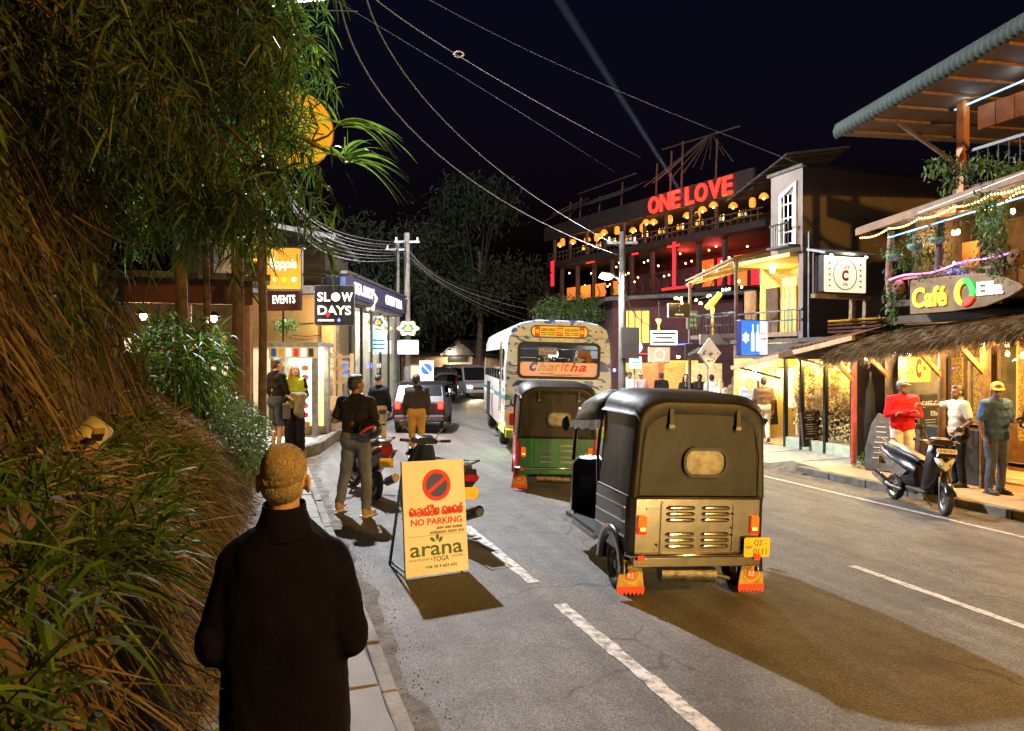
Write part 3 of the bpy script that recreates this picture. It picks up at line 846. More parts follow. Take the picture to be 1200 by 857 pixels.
# ------------------------------------------------------------------ tuk-tuk (y forward, rear face at y = 0)
def tuktuk(label, loc, rz, body='black_paint', hood='hood_vinyl', panel='steel_sheet', roll=0, hero=True, group='tuk-tuks on the street', lamps=False):
    t = thing('tuk_tuk', label, 'tuk-tuk', loc, rz, group, ry=roll)
    W = .64
    def arch(y, ins, top, zb, n=7, rr=.30, hw=None):
        hw = (hw or W) - ins
        z1 = top - ins * .7
        p = [(-hw, y, zb)]
        for i in range(n + 1):
            a = R(180 - 90 * i / n)
            p.append((-hw + .035 + rr + (rr) * math.cos(a), y, z1 - rr * .62 + rr * .62 * math.sin(a)))
        for i in range(n + 1):
            a = R(90 - 90 * i / n)
            p.append((hw - .035 - rr + rr * math.cos(a), y, z1 - rr * .62 + rr * .62 * math.sin(a)))
        p.append((hw, y, zb))
        return p
    # canopy: closed rear part
    rings = [arch(.035, .085, 1.60, .86), arch(.012, .045, 1.635, .85), arch(.02, .02, 1.66, .845), arch(.07, .0, 1.69, .84), arch(.3, .0, 1.71, .84), arch(.82, .0, 1.715, .84)]
    mb = MB(); mb.loft(rings, closed=False, caps=False)
    n = len(rings[0]); mb.add(rings[0], [tuple(range(n))])
    mb.build('hood', hood, t)
    # hem roll and roof band that overhang the rear
    hem = MB(); hem.tube([(-W - .004, .82, .845), (-W - .004, .08, .845), (-W + .05, .005, .845), (W - .05, .005, .845), (W + .004, .08, .845), (W + .004, .82, .845)], .012, 6)
    hem.build('hem', hood, t)
    band = [arch(.0, .02, 1.665, 1.5, hw=W), arch(.09, -.012, 1.712, 1.5), arch(.82, -.012, 1.728, 1.5)]
    bb = MB()
    for r_ in band: r_[0] = (r_[0][0], r_[0][1], 1.52); r_[-1] = (r_[-1][0], r_[-1][1], 1.52)
    bb.loft(band, closed=False, caps=False)
    o = bb.build('roof_band', hood, t)
    # roof over the open doors
    rf = [arch(.80, -.004, 1.722, 1.42), arch(1.3, .0, 1.70, 1.40), arch(1.75, .03, 1.64, 1.36), arch(2.0, .07, 1.55, 1.33), arch(2.1, .10, 1.47, 1.31)]
    mb = MB(); mb.loft(rf, closed=False, caps=False)
    mb.build('roof', hood, t).modifiers.new('thick', 'SOLIDIFY').thickness = .012
    for s in (-1, 1):                         # ruffled side valance
        v_, f_ = [], []
        for i in range(15):
            y = .82 + 1.2 * i / 14; hw = W - max(0, y - 1.3) * .09
            top = 1.42 - max(0, y - .8) * .075
            x = s * (hw + .012 + .010 * math.sin(i * 2.1))
            v_ += [(x, y, top), (x + s * .008, y, top - .085 + .014 * math.sin(i * 1.7))]
        f_ = [(2 * i, 2 * i + 1, 2 * i + 3, 2 * i + 2) for i in range(14)]
        MB().add(v_, f_).build('valance', 'hood_vinyl_grey', t)
    for x in (-.3, .33):
        MB().box((x, .004, 1.50), (.035, .012, .17), rx=-.05).build('strap', 'black_plastic', t); MB().box((x, -.004, 1.44), (.05, .012, .03)).build('buckle', 'dull_metal', t)
    for s in (-1, 1): MB().tube([(s * .56, .03, .86), (s * .555, .02, 1.2), (s * .50, .035, 1.46)], .005, 5).build('seam', hood, t)
    # rear window
    win = rrect(.37, .205, .085, 6)
    T = BACK(.028, 1.145, .04)
    fr = MB(); ring_panel(fr, rrect(.42, .255, .11, 6), win, T, -.012, .026)
    o = fr.build('rear_window', 'black_plastic', t)
    MB().prism(win, .004, .007, T).build('pane', 'rear_plastic', o)
    # lower body: back panel, sides, bumper
    MB().span((-.585, .02, .36), (.585, .05, .845)).build('back_panel', panel, t, bevel=.006)
    for s in (-1, 1):
        q = [(s * .585, .03), (s * .625, .045), (s * .648, .09), (s * .65, .2), (s * .65, .86), (s * .60, .88), (s * .60, .1)]
        sp = MB().prism(q, .36, .84)
        o = sp.build('side_panel', body, t)
        for k, zz in enumerate((.50, .62, .74)):
            MB().bar((s * .653, .10, zz + .01), (s * .653, .84, zz), .012, .014).build('trim_strip', 'chrome', o)
        # wheel arch
        f_ = MB(); rg = []
        for a in range(0, 181, 15):
            c_, s_ = math.cos(R(a)), math.sin(R(a))
            rg.append([(s * (.60 if k in (0, 3) else .672), .40 + (.27 + dr) * c_, .20 + (.29 + dr) * s_) for k, dr in ((0, -.03), (1, -.03), (2, .06), (3, .045))])
        f_.loft(rg, closed=True)
        f_.build('fender', body, t)
        wheel(t, (s * .575, .40, .198), .2, .10, 'dull_metal', spokes=4)
        # tail lamp and flap
        lamp = MB().prism(rrect(.075, .16, .02, 3), 0, .03, BACK(.02, .62, s * .53)).build('tail_lamp', 'lens_amber', t)
        MB().prism(rrect(.077, .06, .015, 3), 0, .034, BACK(.02, .575, s * .53)).build('brake_lens', 'lens_red' if not lamps else 'tail_glow', lamp)
        MB().prism(rrect(.05, .03, .008, 3), 0, .036, BACK(.02, .588, s * .525)).build('reverse_lens', 'lens_yellow', lamp)
        MB().prism(rrect(.06, .05, .006, 2), 0, .012, BACK(-.03, .355, s * .545)).build('reflector', 'flap_red', t)
        T = BACK(.10, .18, s * .575)
        fl = MB().prism([(-.09, .13), (.09, .13), (.125, -.10), (-.125, -.10)], 0, .008, T).build('mud_flap', 'flap_gold', t)
        teeth = [(-.128, -.09), (.128, -.09)] + [p for k in range(7) for p in ((.128 - .0366 * k, -.135 if k % 1 == 0 else 0), (.128 - .0366 * k - .018, -.165))] + [(-.128, -.135)]
        MB().prism(teeth, .009, .014, T).build('fringe', 'flap_red', fl)
        MB().prism(rrect(.085, .075, .012, 2), .009, .012, T).build('emblem', 'flap_red', fl)
        ring = MB()
        for k in range(11):
            a = R(200 + 14 * k if k < 6 else 200 + 14 * k)
        for k in range(16):
            a = R(-60 + 300 * k / 15); r1 = .075
            ring.box((r1 * math.sin(a), .005 + r1 * .9 * -math.cos(a), .0115), (.022, .008, .003), T=T, rz=a)
        ring.build('wreath', 'lens_yellow' if False else 'plate_yellow', fl)
        text('emblem_letters', 'RE', 'ink_white', fl, T @ TR(0, 0, .013), w=.06, h=.045, ext=.001)
    # louvred door
    T = BACK(.02, .595, -.01)
    dr = MB().prism(rrect(.70, .45, .02, 3), 0, .006, T).build('engine_door', panel, t)
    ef = MB(); ring_panel(ef, rrect(.69, .44, .03, 4), rrect(.66, .41, .025, 4), T, .006, .015); ef.build('door_frame', panel, dr)
    if hero:
        for sx in (-1, 1):
            for k, zz in enumerate((.165, .115, .065, -.055, -.105, -.155)):
                lo = MB(); a, b = sx * .165 - .135, sx * .165 + .135
                lo.loft([[(x, zz + .020 * s2 * math.cos(R(u)), .004 + .024 * s2 * math.sin(R(u))) for u in (0, 45, 90, 135, 180)] for x, s2 in ((a, .35), (a + .02, .9), (a + .04, 1), (b - .04, 1), (b - .02, .9), (b, .35))], closed=False, caps=False, T=T)
                lo.build('louvre', 'chrome', dr)
        for zz in (.12, .0, -.06):
            MB().sph((.325, zz, .016), .012, 8, 6, T=T).build('latch', 'dull_metal', dr)
        MB().sph((-.375, -.14, .012), .012, 8, 6, T=T).build('latch', 'dull_metal', dr)
        MB().box((-.42, .155, .006), (.12, .02, .01), T=T).build('badge', 'chrome', t)
    else:
        for sx in (-1, 1):
            for zz in (.13, .05, -.05, -.13):
                MB().box((sx * .16, zz, .012), (.2, .03, .012), T=T).build('louvre', 'plate_yellow' if False else 'chrome', dr)
    bp = MB(); bp.tube([(-.65, .05, .37), (-.63, -.01, .37), (.63, -.01, .37), (.65, .05, .37)], .017, 8); bp.build('bumper', 'chrome', t)
    MB().span((-.60, -.005, .27), (.60, .03, .355)).build('valance_panel', panel, t, bevel=.008)
    # plate
    T = BACK(-.02, .435, .545)
    pl = MB().prism(rrect(.25, .165, .015, 3), 0, .008, T).build('number_plate', 'plate_yellow', t)
    text('plate_text', 'QZ -', 'ink_black', pl, T @ TR(.03, .035, .009), h=.05, ext=.001)
    text('plate_text', '0111', 'ink_black', pl, T @ TR(.03, -.035, .009), h=.05, ext=.001)
    text('plate_text', 'WP', 'ink_black', pl, T @ TR(-.08, .0, .009), h=.03, ext=.001)
    # underside
    MB().tube([(-.30, .12, .19), (.22, .12, .17)], .065, 12).build('silencer', 'dull_metal', t)
    MB().tube([(.22, .12, .17), (.36, .10, .14)], .018, 8).build('tail_pipe', 'dull_metal', t)
    MB().tube([(-.42, .40, .20), (.42, .40, .20)], .035, 8).build('axle', 'dull_metal', t)
    MB().span((-.2, .25, .2), (.2, .6, .5)).build('engine', 'dull_metal', t)
    for s in (-1, 1): MB().bar((s * .45, .10, .36), (s * .28, .3, .2), .05, .03).build('suspension_arm', 'dull_metal', t)
    # floor, seats, front
    MB().span((-.58, .3, .30), (.58, 2.05, .345)).build('floor_pan', 'black_plastic', t)
    for s in (-1, 1): MB().tube([(s * .60, .86, .36), (s * .60, 1.0, .30), (s * .585, 1.7, .29), (s * .5, 2.05, .36)], .028, 8).build('sill', body, t)
    MB().span((-.55, .42, .345), (.55, .86, .62)).build('rear_seat', 'seat_vinyl', t, bevel=.04)
    MB().span((-.55, .30, .60), (.55, .42, 1.0)).build('seat_back', 'seat_vinyl', t, bevel=.04)
    MB().span((-.3, 1.22, .345), (.3, 1.52, .66)).build('driver_seat', 'seat_vinyl', t, bevel=.04)
    MB().bar((-.25, 1.2, .66), (-.25, 1.12, 1.0), .5 if False else .05, .05).build('seat_post', 'black_plastic', t)
    MB().box((0, 1.14, .92), (.52, .06, .26), rx=.15).build('driver_backrest', 'seat_vinyl', t, bevel=.03)
    # front cowl
    def cow(y, hw, z0, z1): return [(-hw, y, z0), (hw, y, z0), (hw, y, z1 - .05), (hw - .06, y, z1), (-hw + .06, y, z1), (-hw, y, z1 - .05)]
    MB().loft([cow(1.98, .54, .34, .92), cow(2.15, .50, .34, .93), cow(2.35, .38, .36, .88), cow(2.5, .22, .40, .74)], smooth=False).build('cowl', body, t, bevel=.02)
    for s in (-1, 1):
        MB().tube([(s * .53, 2.02, .90), (s * .50, 2.06, 1.2), (s * .47, 2.03, 1.46)], .022, 6).build('screen_post', body, t)
        MB().tube([(s * .635, .86, .84), (s * .64, .9, 1.1), (s * .635, .86, 1.42)], .018, 6).build('door_post', body, t)
        MB().sph((s * .60, 2.13, 1.28), (.05, .03, .085), 10, 8).build('mirror', 'black_plastic', t)
        MB().tube([(s * .52, 2.06, 1.25), (s * .60, 2.12, 1.27)], .008, 5).build('mirror_arm', 'black_plastic', t)
    MB().prism([(-.50, .0), (.50, .0), (.45, .52), (-.45, .52)], 0, .006, frame((0, 2.05, .93), (1, 0, 0), (0, -.02, 1))).build('windscreen', 'clear_glass', t)
    MB().tube([(-.32, 1.78, .92), (-.1, 1.84, .94), (.1, 1.84, .94), (.32, 1.78, .92)], .014, 6).build('handlebar', 'dull_metal', t)
    wheel(t, (0, 2.42, .2), .2, .10, 'dull_metal', spokes=4)
    MB().lathe([(.0, .06), (.06, .05), (.075, .0)], 14, T=TR(0, 2.5, .62) @ Matrix.Rotation(R(-90), 4, 'X')).build('headlamp', 'head_glow' if lamps else 'lens_white', t)
    return t
def plastic_pane():
    m = bpy.data.materials.new('rear_plastic'); m.use_nodes = True
    t = m.node_tree; b = t.nodes['Principled BSDF']
    b.inputs['Base Color'].default_value = (.42, .40, .34, 1); b.inputs['Roughness'].default_value = .08
    tr = nd(t, 'ShaderNodeBsdfTransparent'); mx = nd(t, 'ShaderNodeMixShader')
    n = nd(t, 'ShaderNodeTexNoise'); n.inputs['Scale'].default_value = 9; n.inputs['Detail'].default_value = 6
    tc = nd(t, 'ShaderNodeTexCoord'); t.links.new(tc.outputs['Object'], n.inputs['Vector'])
    r = nd(t, 'ShaderNodeMapRange'); r.inputs['From Min'].default_value = .35; r.inputs['From Max'].default_value = .65; r.inputs['To Min'].default_value = .25; r.inputs['To Max'].default_value = .95
    t.links.new(n.outputs['Fac'], r.inputs[0]); t.links.new(r.outputs[0], mx.inputs[0])
    bp = nd(t, 'ShaderNodeBump'); bp.inputs['Strength'].default_value = .4; t.links.new(n.outputs['Fac'], bp.inputs['Height']); t.links.new(bp.outputs[0], b.inputs['Normal'])
    t.links.new(tr.outputs[0], mx.inputs[1]); t.links.new(b.outputs[0], mx.inputs[2]); t.links.new(mx.outputs[0], t.nodes['Material Output'].inputs[0])
    MATS['rear_plastic'] = m
plastic_pane()
tuktuk('black tuk-tuk with bare steel louvred rear and dark vinyl hood, closest to the camera', (3.545, 5.56, gz(3.56)), -R(6), roll=R(2.6)).scale = (1.0, 1.0, 1.035)
tuktuk('green tuk-tuk with dark hood waiting between bus and black tuk-tuk', (4.36, 10.85, gz(4.36)), -R(15.5), body='red_paint', panel='green_paint', roll=R(1.4), hero=False)
tuktuk('far black tuk-tuk coming with its headlamp lit beside the silver van', tuple(atd(517, 420, 38).xy) + (gz(7),), -R(185), hero=False, lamps=True)

# ------------------------------------------------------------------ bus
def livery():
    m = bpy.data.materials.new('bus_livery'); m.use_nodes = True
    t = m.node_tree; b = t.nodes['Principled BSDF']; L = t.links.new
    tc = nd(t, 'ShaderNodeTexCoord')
    mp = nd(t, 'ShaderNodeMapping'); mp.inputs['Scale'].default_value = (1.2, .35, 2.6); L(tc.outputs['Object'], mp.inputs[0])
    n = nd(t, 'ShaderNodeTexNoise'); n.inputs['Scale'].default_value = 1.9; n.inputs['Detail'].default_value = 2; n.inputs['Distortion'].default_value = 1.6; L(mp.outputs[0], n.inputs['Vector'])
    r = nd(t, 'ShaderNodeValToRGB'); r.color_ramp.interpolation = 'CONSTANT'
    e = r.color_ramp.elements
    e[0].position = 0; e[0].color = (.02, .05, .42, 1); e[1].position = .365; e[1].color = (.05, .16, .60, 1)
    for p, c in ((.41, (.48, .68, 1.0)), (.56, (.60, .78, 1.0)), (.66, (.06, .16, .60)), (.70, (.60, .66, .75)), (.74, (.10, .2, .6))):
        q = e.new(p); q.color = (*c, 1)
    L(n.outputs['Fac'], r.inputs[0]); L(r.outputs[0], b.inputs['Base Color'])
    b.inputs['Roughness'].default_value = .3; b.inputs['Coat Weight'].default_value = .4
    MATS['bus_livery'] = m
livery()
mat('bus_white', (.60, .60, .58), .35, var=.1, scale=2, coat=.3)
mat('bus_teal', (.05, .28, .34), .35, var=.1, coat=.3)
mat('bus_board', (.80, .62, .02), .4, var=.04, emit=(1, .75, .03), es=.25)
mat('sticker_pink', (.75, .45, .36), .4, var=.05, emit=(1, .5, .38), es=.20)
mat('orange_box', (.60, .22, .03), .6, var=.15, scale=12)
mat('bumper_yellow', (.42, .48, .04), .45, var=.3, scale=6)
for nm, c in dict(lt_blue=(.02, .10, .60), lt_silver=(.5, .52, .55), lt_gold=(.62, .42, .03), lt_orange=(.75, .22, .02), lt_red=(.65, .02, .02), navy_line=(.02, .02, .12)).items():
    mat(nm, c, .4, var=.05)
bus = thing('bus', 'white and blue painted bus with yellow route board seen from behind', 'bus', (6.17, 15.3, gz(6.2)), -R(13), ry=R(1.4))
BW, BT, BL = 1.19, 2.98, 8.2
def brow(z): return BW - max(0, z - 1.9) * .075
def busring(y, ins=0):
    p = [(-BW + .03 + ins, y, .50), (-BW + ins, y, .8), (-BW + ins, y, 1.9), (-brow(2.6) + ins, y, 2.60), (-brow(2.75) + .06 + ins, y, 2.80), (-brow(2.9) + .25 + ins, y, 2.93), (-.5, y, BT + .02 - ins), (.5, y, BT + .02 - ins),
         (brow(2.9) - .25 - ins, y, 2.93), (brow(2.75) - .06 - ins, y, 2.80), (brow(2.6) - ins, y, 2.60), (BW - ins, y, 1.9), (BW - ins, y, .8), (BW - .03 - ins, y, .50)]
    return p
mb = MB(); rg = [busring(.06, .0), busring(.6), busring(4), busring(BL - .3), busring(BL, .06)]
mb.loft(rg, closed=False, caps=False)
mb.add(rg[-1], [tuple(range(14))])
body = mb.build('body', 'bus_white', bus)
MB().span((-1.1, .1, .5), (1.1, BL - .1, .56)).build('floor', 'black_plastic', bus)
# rear wall with window opening (frame pieces), livery painted
opn = rrect(1.78, .74, .10, 4, 0, 2.10)
n4 = len(opn)
outl = []
for (x, z) in opn:                            # project the opening outline to the bus outline
    k = max(abs(x) / .89, abs(z - 2.10) / .37)
    X = x / .89; Z = (z - 2.10) / .37
    m_ = max(abs(X), abs(Z)); X, Z = X / m_, Z / m_
    zz = 2.10 + (Z * (2.60 - 2.10) if Z > 0 else Z * (2.10 - 1.50))
    outl.append((X * (brow(zz)), zz))
rw = MB(); ring_panel(rw, outl, opn, BACK(.06, 0), .0, .05)
rw.build('rear_wall', 'bus_livery', bus)
top = [(-brow(2.6), 2.60), (-brow(2.75) + .06, 2.80), (-brow(2.9) + .25, 2.93), (-.5, BT + .02), (.5, BT + .02), (brow(2.9) - .25, 2.93), (brow(2.75) - .06, 2.80), (brow(2.6), 2.60)]
MB().prism(top, 0, .05, BACK(.06, 0)).build('rear_dome', 'bus_livery', bus, bevel=.03)
MB().prism([(-BW, 1.50), (BW, 1.50), (BW, 1.0), (-BW, 1.0)], 0, .05, BACK(.06, 0)).build('rear_skirt', 'bus_livery', bus)
MB().prism([(-BW, .995), (BW, .995), (BW - .03, .45), (-BW + .03, .45)], 0, .07, BACK(.06, 0)).build('rear_panel', 'bus_white', bus)
MB().prism([(-BW - .003, 1.30), (BW + .003, 1.30), (BW + .003, 1.20), (-BW - .003, 1.20)], 0, .055, BACK(.06, 0)).build('rear_stripe', 'bus_teal', bus)
MB().box((0, -.02, .47), (2.34, .14, .2)).build('rear_bumper', 'bumper_yellow', bus, bevel=.03)
gk = MB(); ring_panel(gk, rrect(1.86, .82, .13, 4, 0, 2.10), rrect(1.74, .70, .09, 4, 0, 2.10), BACK(.06, 0), .05, .075)
wo = gk.build('rear_window', 'ink_black', bus)
MB().prism(rrect(1.76, .72, .09, 4, 0, 2.10), .012, .018, BACK(.06, 0)).build('pane', 'clear_glass', wo)
T = BACK(.06, 1.905)
MB().prism(rrect(1.73, .31, .06, 4), .02, .026, T).build('sticker', 'sticker_pink', wo)
xs = -.66
for ch, mm, wd in zip('charitha', ('lt_blue', 'lt_silver', 'lt_gold', 'lt_gold', 'lt_orange', 'lt_orange', 'lt_red', 'lt_red'), (.19, .19, .18, .14, .08, .13, .19, .19)):
    hh = .15 if ch in 'car' else .20
    if ch == 'c': hh = .21
    text('letter', ch if ch != 'i' else 'ı', mm, wo, T @ TR(xs + wd / 2, .03 + (0 if hh < .18 else .025), .028), w=wd, h=hh, ext=.002, bold=.03, shear=.35)
    xs += wd + .0
for q, (x0, x1, zz) in enumerate(((-.42, -.1, -.09), (-.08, .18, -.105), (.2, .55, -.11), (-.2, .3, -.125))):
    MB().tube([(x0, zz, .028), ((x0 + x1) / 2, zz - .014, .028), (x1, zz + .004, .028)], .006, 5).build('flourish', ('navy_line', 'lt_orange', 'lt_red', 'navy_line')[q], wo, T=T)
# route board
T = BACK(.06, 2.745)
fo = MB(); ring_panel(fo, rrect(1.30, .275, .12, 5), rrect(1.25, .225, .10, 5), T, .05, .072)
rb = fo.build('route_board', 'navy_line', bus)
MB().prism(rrect(1.255, .23, .10, 5), .05, .058, T).build('face', 'bus_board', rb)
for x in (-.50, .50):
    MB().prism(rrect(.11, .226, .004, 1, x, 0), .059, .061, T).build('red_panel', 'lt_red', rb)
    c8 = MB()
    ring_panel(c8, rrect(.085, .085, .042, 5, x, 0), rrect(.055, .055, .027, 5, x, 0), T, .061, .063)
    for a in (0, 90):
        c8.box((x, 0, .062), (.07, .012, .002), T=T, rz=R(a + 45))
    c8.build('wheel_emblem', 'bus_board', rb)
MB().prism(rrect(.15, .19, .004, 1, 0, 0), .059, .061, T).build('number_panel', 'lt_red', rb)
text('route_number', '999', 'bus_board', rb, T @ TR(0, .0, .062), w=.13, h=.15, ext=.001, bold=.02)
# ------------------------------------------------------------------ round island script, drawn as strokes
def ar(cx, cy, rx, ry, a0, a1, n=10):
    return [(cx + rx * math.cos(R(a0 + (a1 - a0) * i / n)), cy + ry * math.sin(R(a0 + (a1 - a0) * i / n))) for i in range(n + 1)]
GLY = {
 'na': (.92, [ar(.27, .27, .17, .20, 60, 420) + ar(.42, .42, .36, .42, 200, -20, 12)[0:0], [(.10, .27)] + ar(.44, .45, .36, .40, 180, -60, 14) + ar(.60, .22, .10, .14, -30, -200, 6)]),
 'ae': (.34, [[(.04, .0)] + [(.14, .05), (.16, .3), (.10, .55), (.20, .72), (.28, .62)], [(.10, .36), (.26, .36)]]),
 'va': (.80, [ar(.40, .40, .33, .40, 130, -150, 18) + [(.16, .36), (.30, .52), (.42, .40), (.34, .28)]]),
 'ta': (.98, [ar(.26, .30, .20, .28, 60, 400), ar(.48, .42, .42, .40, 150, -20, 12) + ar(.72, .26, .18, .26, 0, -200, 8) + [(.55, .40)]]),
 'ma': (.86, [ar(.26, .24, .18, .22, 90, 440), [(.12, .34), (.10, .58), (.22, .78), (.36, .64), (.44, .52), (.52, .68), (.66, .78), (.78, .56), (.76, .22), (.60, .03), (.44, .14), (.46, .32)]]),
 'ha': (.86, [ar(.24, .26, .17, .20, 60, 430), [(.12, .36), (.14, .66), (.30, .80), (.44, .64), (.46, .30)], [(.46, .30), (.56, .04), (.74, .10), (.80, .40), (.74, .76)]]),
 'ii': (.0, [ar(-.42, .92, .26, .16, 180, 0, 8) + ar(-.18, .90, .05, .06, 0, 350, 6)]),
 'al': (.0, [[(-.30, .78), (-.30, 1.02), (-.12, 1.08), (-.06, .96)]]),
 'si': (.82, [ar(.25, .26, .18, .22, 0, 360), [(.10, .40), (.30, .78), (.62, .74), (.74, .4), (.62, .05), (.5, .2)]]),
 'ra': (.6, [ar(.3, .36, .22, .3, 100, 430), [(.26, .66), (.34, .86), (.5, .8)]]),
 'ka': (1.0, [ar(.28, .3, .2, .26, 30, 390), [(.30, .56), (.5, .76), (.76, .7), (.86, .4), (.74, .06), (.58, .18), (.64, .38)], [(.48, .3), (.5, .0)]]),
 ' ': (.45, [])}
def script(name, seq, m, parent, T, w_, h_, stroke, depth=.003):
    x = 0; paths = []
    for g in seq.split():
        adv, st = GLY[' ' if g == '_' else g]
        for s in st: paths.append([(x + p[0], p[1]) for p in s])
        x += adv
    sx, sy = w_ / x, h_ / 1.0
    mb = MB()
    for p in paths:
        q = [((a - x / 2) * sx, (b - .45) * sy) for a, b in p]
        vs, fs = [], []
        for i in range(len(q)):
            a, b = Vector(q[max(i - 1, 0)]), Vector(q[min(i + 1, len(q) - 1)])
            d = (b - a); d = d.normalized() if d.length > 1e-9 else Vector((1, 0)); nn = Vector((-d.y, d.x)) * stroke / 2
            c = Vector(q[i])
            for z in (0, depth):
                vs.append((c.x + nn.x, c.y + nn.y, z)); vs.append((c.x - nn.x, c.y - nn.y, z))
        for i in range(len(q) - 1):
            a, b = 4 * i, 4 * i + 4
            fs += [(a + 2, a + 3, b + 3, b + 2), (a, a + 2, b + 2, b), (a + 1, b + 1, b + 3, a + 3)]
        mb.add(vs, fs, T)
    return mb.build(name, m, parent, fix=False)
T = BACK(.06, 2.745)
script('route_name', 'ta ma ra va ha na', 'lt_red', rb, T @ TR(-.26, .045, .059), .34, .075, .013)
script('route_name', 'ma na si ta ra', 'lt_red', rb, T @ TR(.27, .045, .059), .32, .075, .013)
for x in (-.26, .27):
    script('route_stops', 'na si ta _ ma ra ka va ha na', 'ink_black', rb, T @ TR(x, -.025, .059), .32, .03, .006)
    script('route_stops', 'ka ra ha si _ na va ta ma ra', 'ink_black', rb, T @ TR(x, -.07, .059), .32, .03, .006)
# inside the bus
glow('bus_bulb', (.85, .95, 1.0), 9)
for zz in (2.36, 2.16):
    MB().tube([(-1.0, .5, zz), (1.0, .5, zz)], .018, 6).build('grab_rail', 'chrome', bus)
s_ = MB().span((-.42, .30, 2.22), (.0, .31, 2.40)).build('notice', 'ink_white', bus)
text('notice_text', 'A/C II', 'ink_red', s_, TR(0, 0, 0) @ BACK(.296, 2.35, -.2), w=.2, h=.05, ext=.001)
text('notice_text', 'Bandarawela', 'ink_red', s_, BACK(.296, 2.28, -.2), w=.34, h=.05, ext=.001)
for (x, z, ww) in ((.62, 2.29, .30), (.62, 2.19, .34), (.62, 2.10, .36), (.86, 2.11, .14)):
    MB().box((x, .42, z), (ww, .3, .095)).build('parcel', 'orange_box', bus, bevel=.01)
MB().box((.50, .25, 2.12), (.14, .02, .08)).build('parcel_label', 'ink_white', bus)
for k in range(7):
    if k == 3: continue
    x = -.42 + .17 * k
    f_ = MB().box((x, .25, 2.13), (.11, .015, .12)).build('sticker', ('ink_black', 'lt_silver')[k % 2], bus)
    MB().lathe([(.03, 0), (.03, .004)], 8, T=BACK(.24, 2.13, x)).build('badge', ('ink_white', 'navy_line')[k % 2], f_)
MB().sph((.0, .9, 2.25), (.12, .06, .12), 10, 8).build('saloon_lamp', 'bus_bulb', bus)
point('saloon_light', (0, 2.0, 2.55), 60, (.9, .95, 1), .1, bus)
for k in range(6):
    for s in (-1, 1):
        MB().span((s * .2, 1.0 + k * .95, 1.0), (s * 1.0, 1.12 + k * .95, 1.75)).build('seat', 'seat_vinyl', bus, bevel=.04)
for s in (-1, 1):
    for k in range(7):
        w_ = MB().span((s * (BW + .004), .55 + k * 1.0, 1.62), (s * (BW - .01), 1.45 + k * 1.0, 2.35)).build('side_window', 'dark_glass', bus)
    wheel(bus, (s * 1.0, 2.2, .46), .46, .24, 'dull_metal', spokes=6)
    wheel(bus, (s * 1.0, 6.6, .46), .46, .24, 'dull_metal', spokes=6)
    MB().span((s * (BW + .006), .1, 1.20), (s * (BW - .01), BL - .2, 1.30)).build('side_stripe', 'bus_teal', bus)
    MB().span((s * (BW + .008), .1, .45), (s * (BW - .01), 1.6, .62)).build('side_skirt', 'bumper_yellow', bus)
    MB().prism(rrect(.12, .26, .03, 3), 0, .03, BACK(-.01, .78, s * 1.02)).build('tail_lamp', 'tail_off', bus)
MB().tube([(-1.2, .3, .9), (-1.26, .3, .9), (-1.26, .3, 2.5), (-1.2, .3, 2.5)], .016, 6).build('ladder_rail', 'chrome', bus)
MB().tube([(-1.2, .7, .9), (-1.26, .7, .9), (-1.26, .7, 2.5), (-1.2, .7, 2.5)], .016, 6).build('ladder_rail', 'chrome', bus)
for k in range(6): MB().tube([(-1.26, .3, 1.0 + k * .28), (-1.26, .7, 1.0 + k * .28)], .012, 6).build('ladder_rung', 'chrome', bus)
MB().box((-1.3, 4.0, 1.05), (.08, .3, .9)).build('mud_curtain', 'black_plastic', bus)
point('rear_green_light', (-1.3, .6, .55), 26, (.55, 1.0, .2), .05, bus)
glow('green_led', (.55, 1.0, .25), 8); glow('blue_led', (.1, .1, 1.0), 20)
MB().sph((-1.24, .6, .55), .03, 8, 6).build('marker_lamp', 'green_led', bus)
MB().sph((1.26, .0, 1.92), .035, 8, 6).build('marker_lamp', 'blue_led', bus)
MB().tube([(1.16, .05, 2.75), (1.17, .02, 3.18)], .015, 6).build('aerial', 'ink_black', bus)
for s in (-1, 1):                             # white bird emblems painted on the rear corners
    bd = MB(); T = BACK(.0, 2.70, s * .88)
    bd.prism([(-.12, -.06), (-.02, -.07), (.09, -.05), (.12, .02), (.06, .04), (.03, .10), (-.03, .09), (-.05, .03), (-.11, .02)], .003, .012, T)
    bd.build('bird_emblem', 'ink_white', bus)

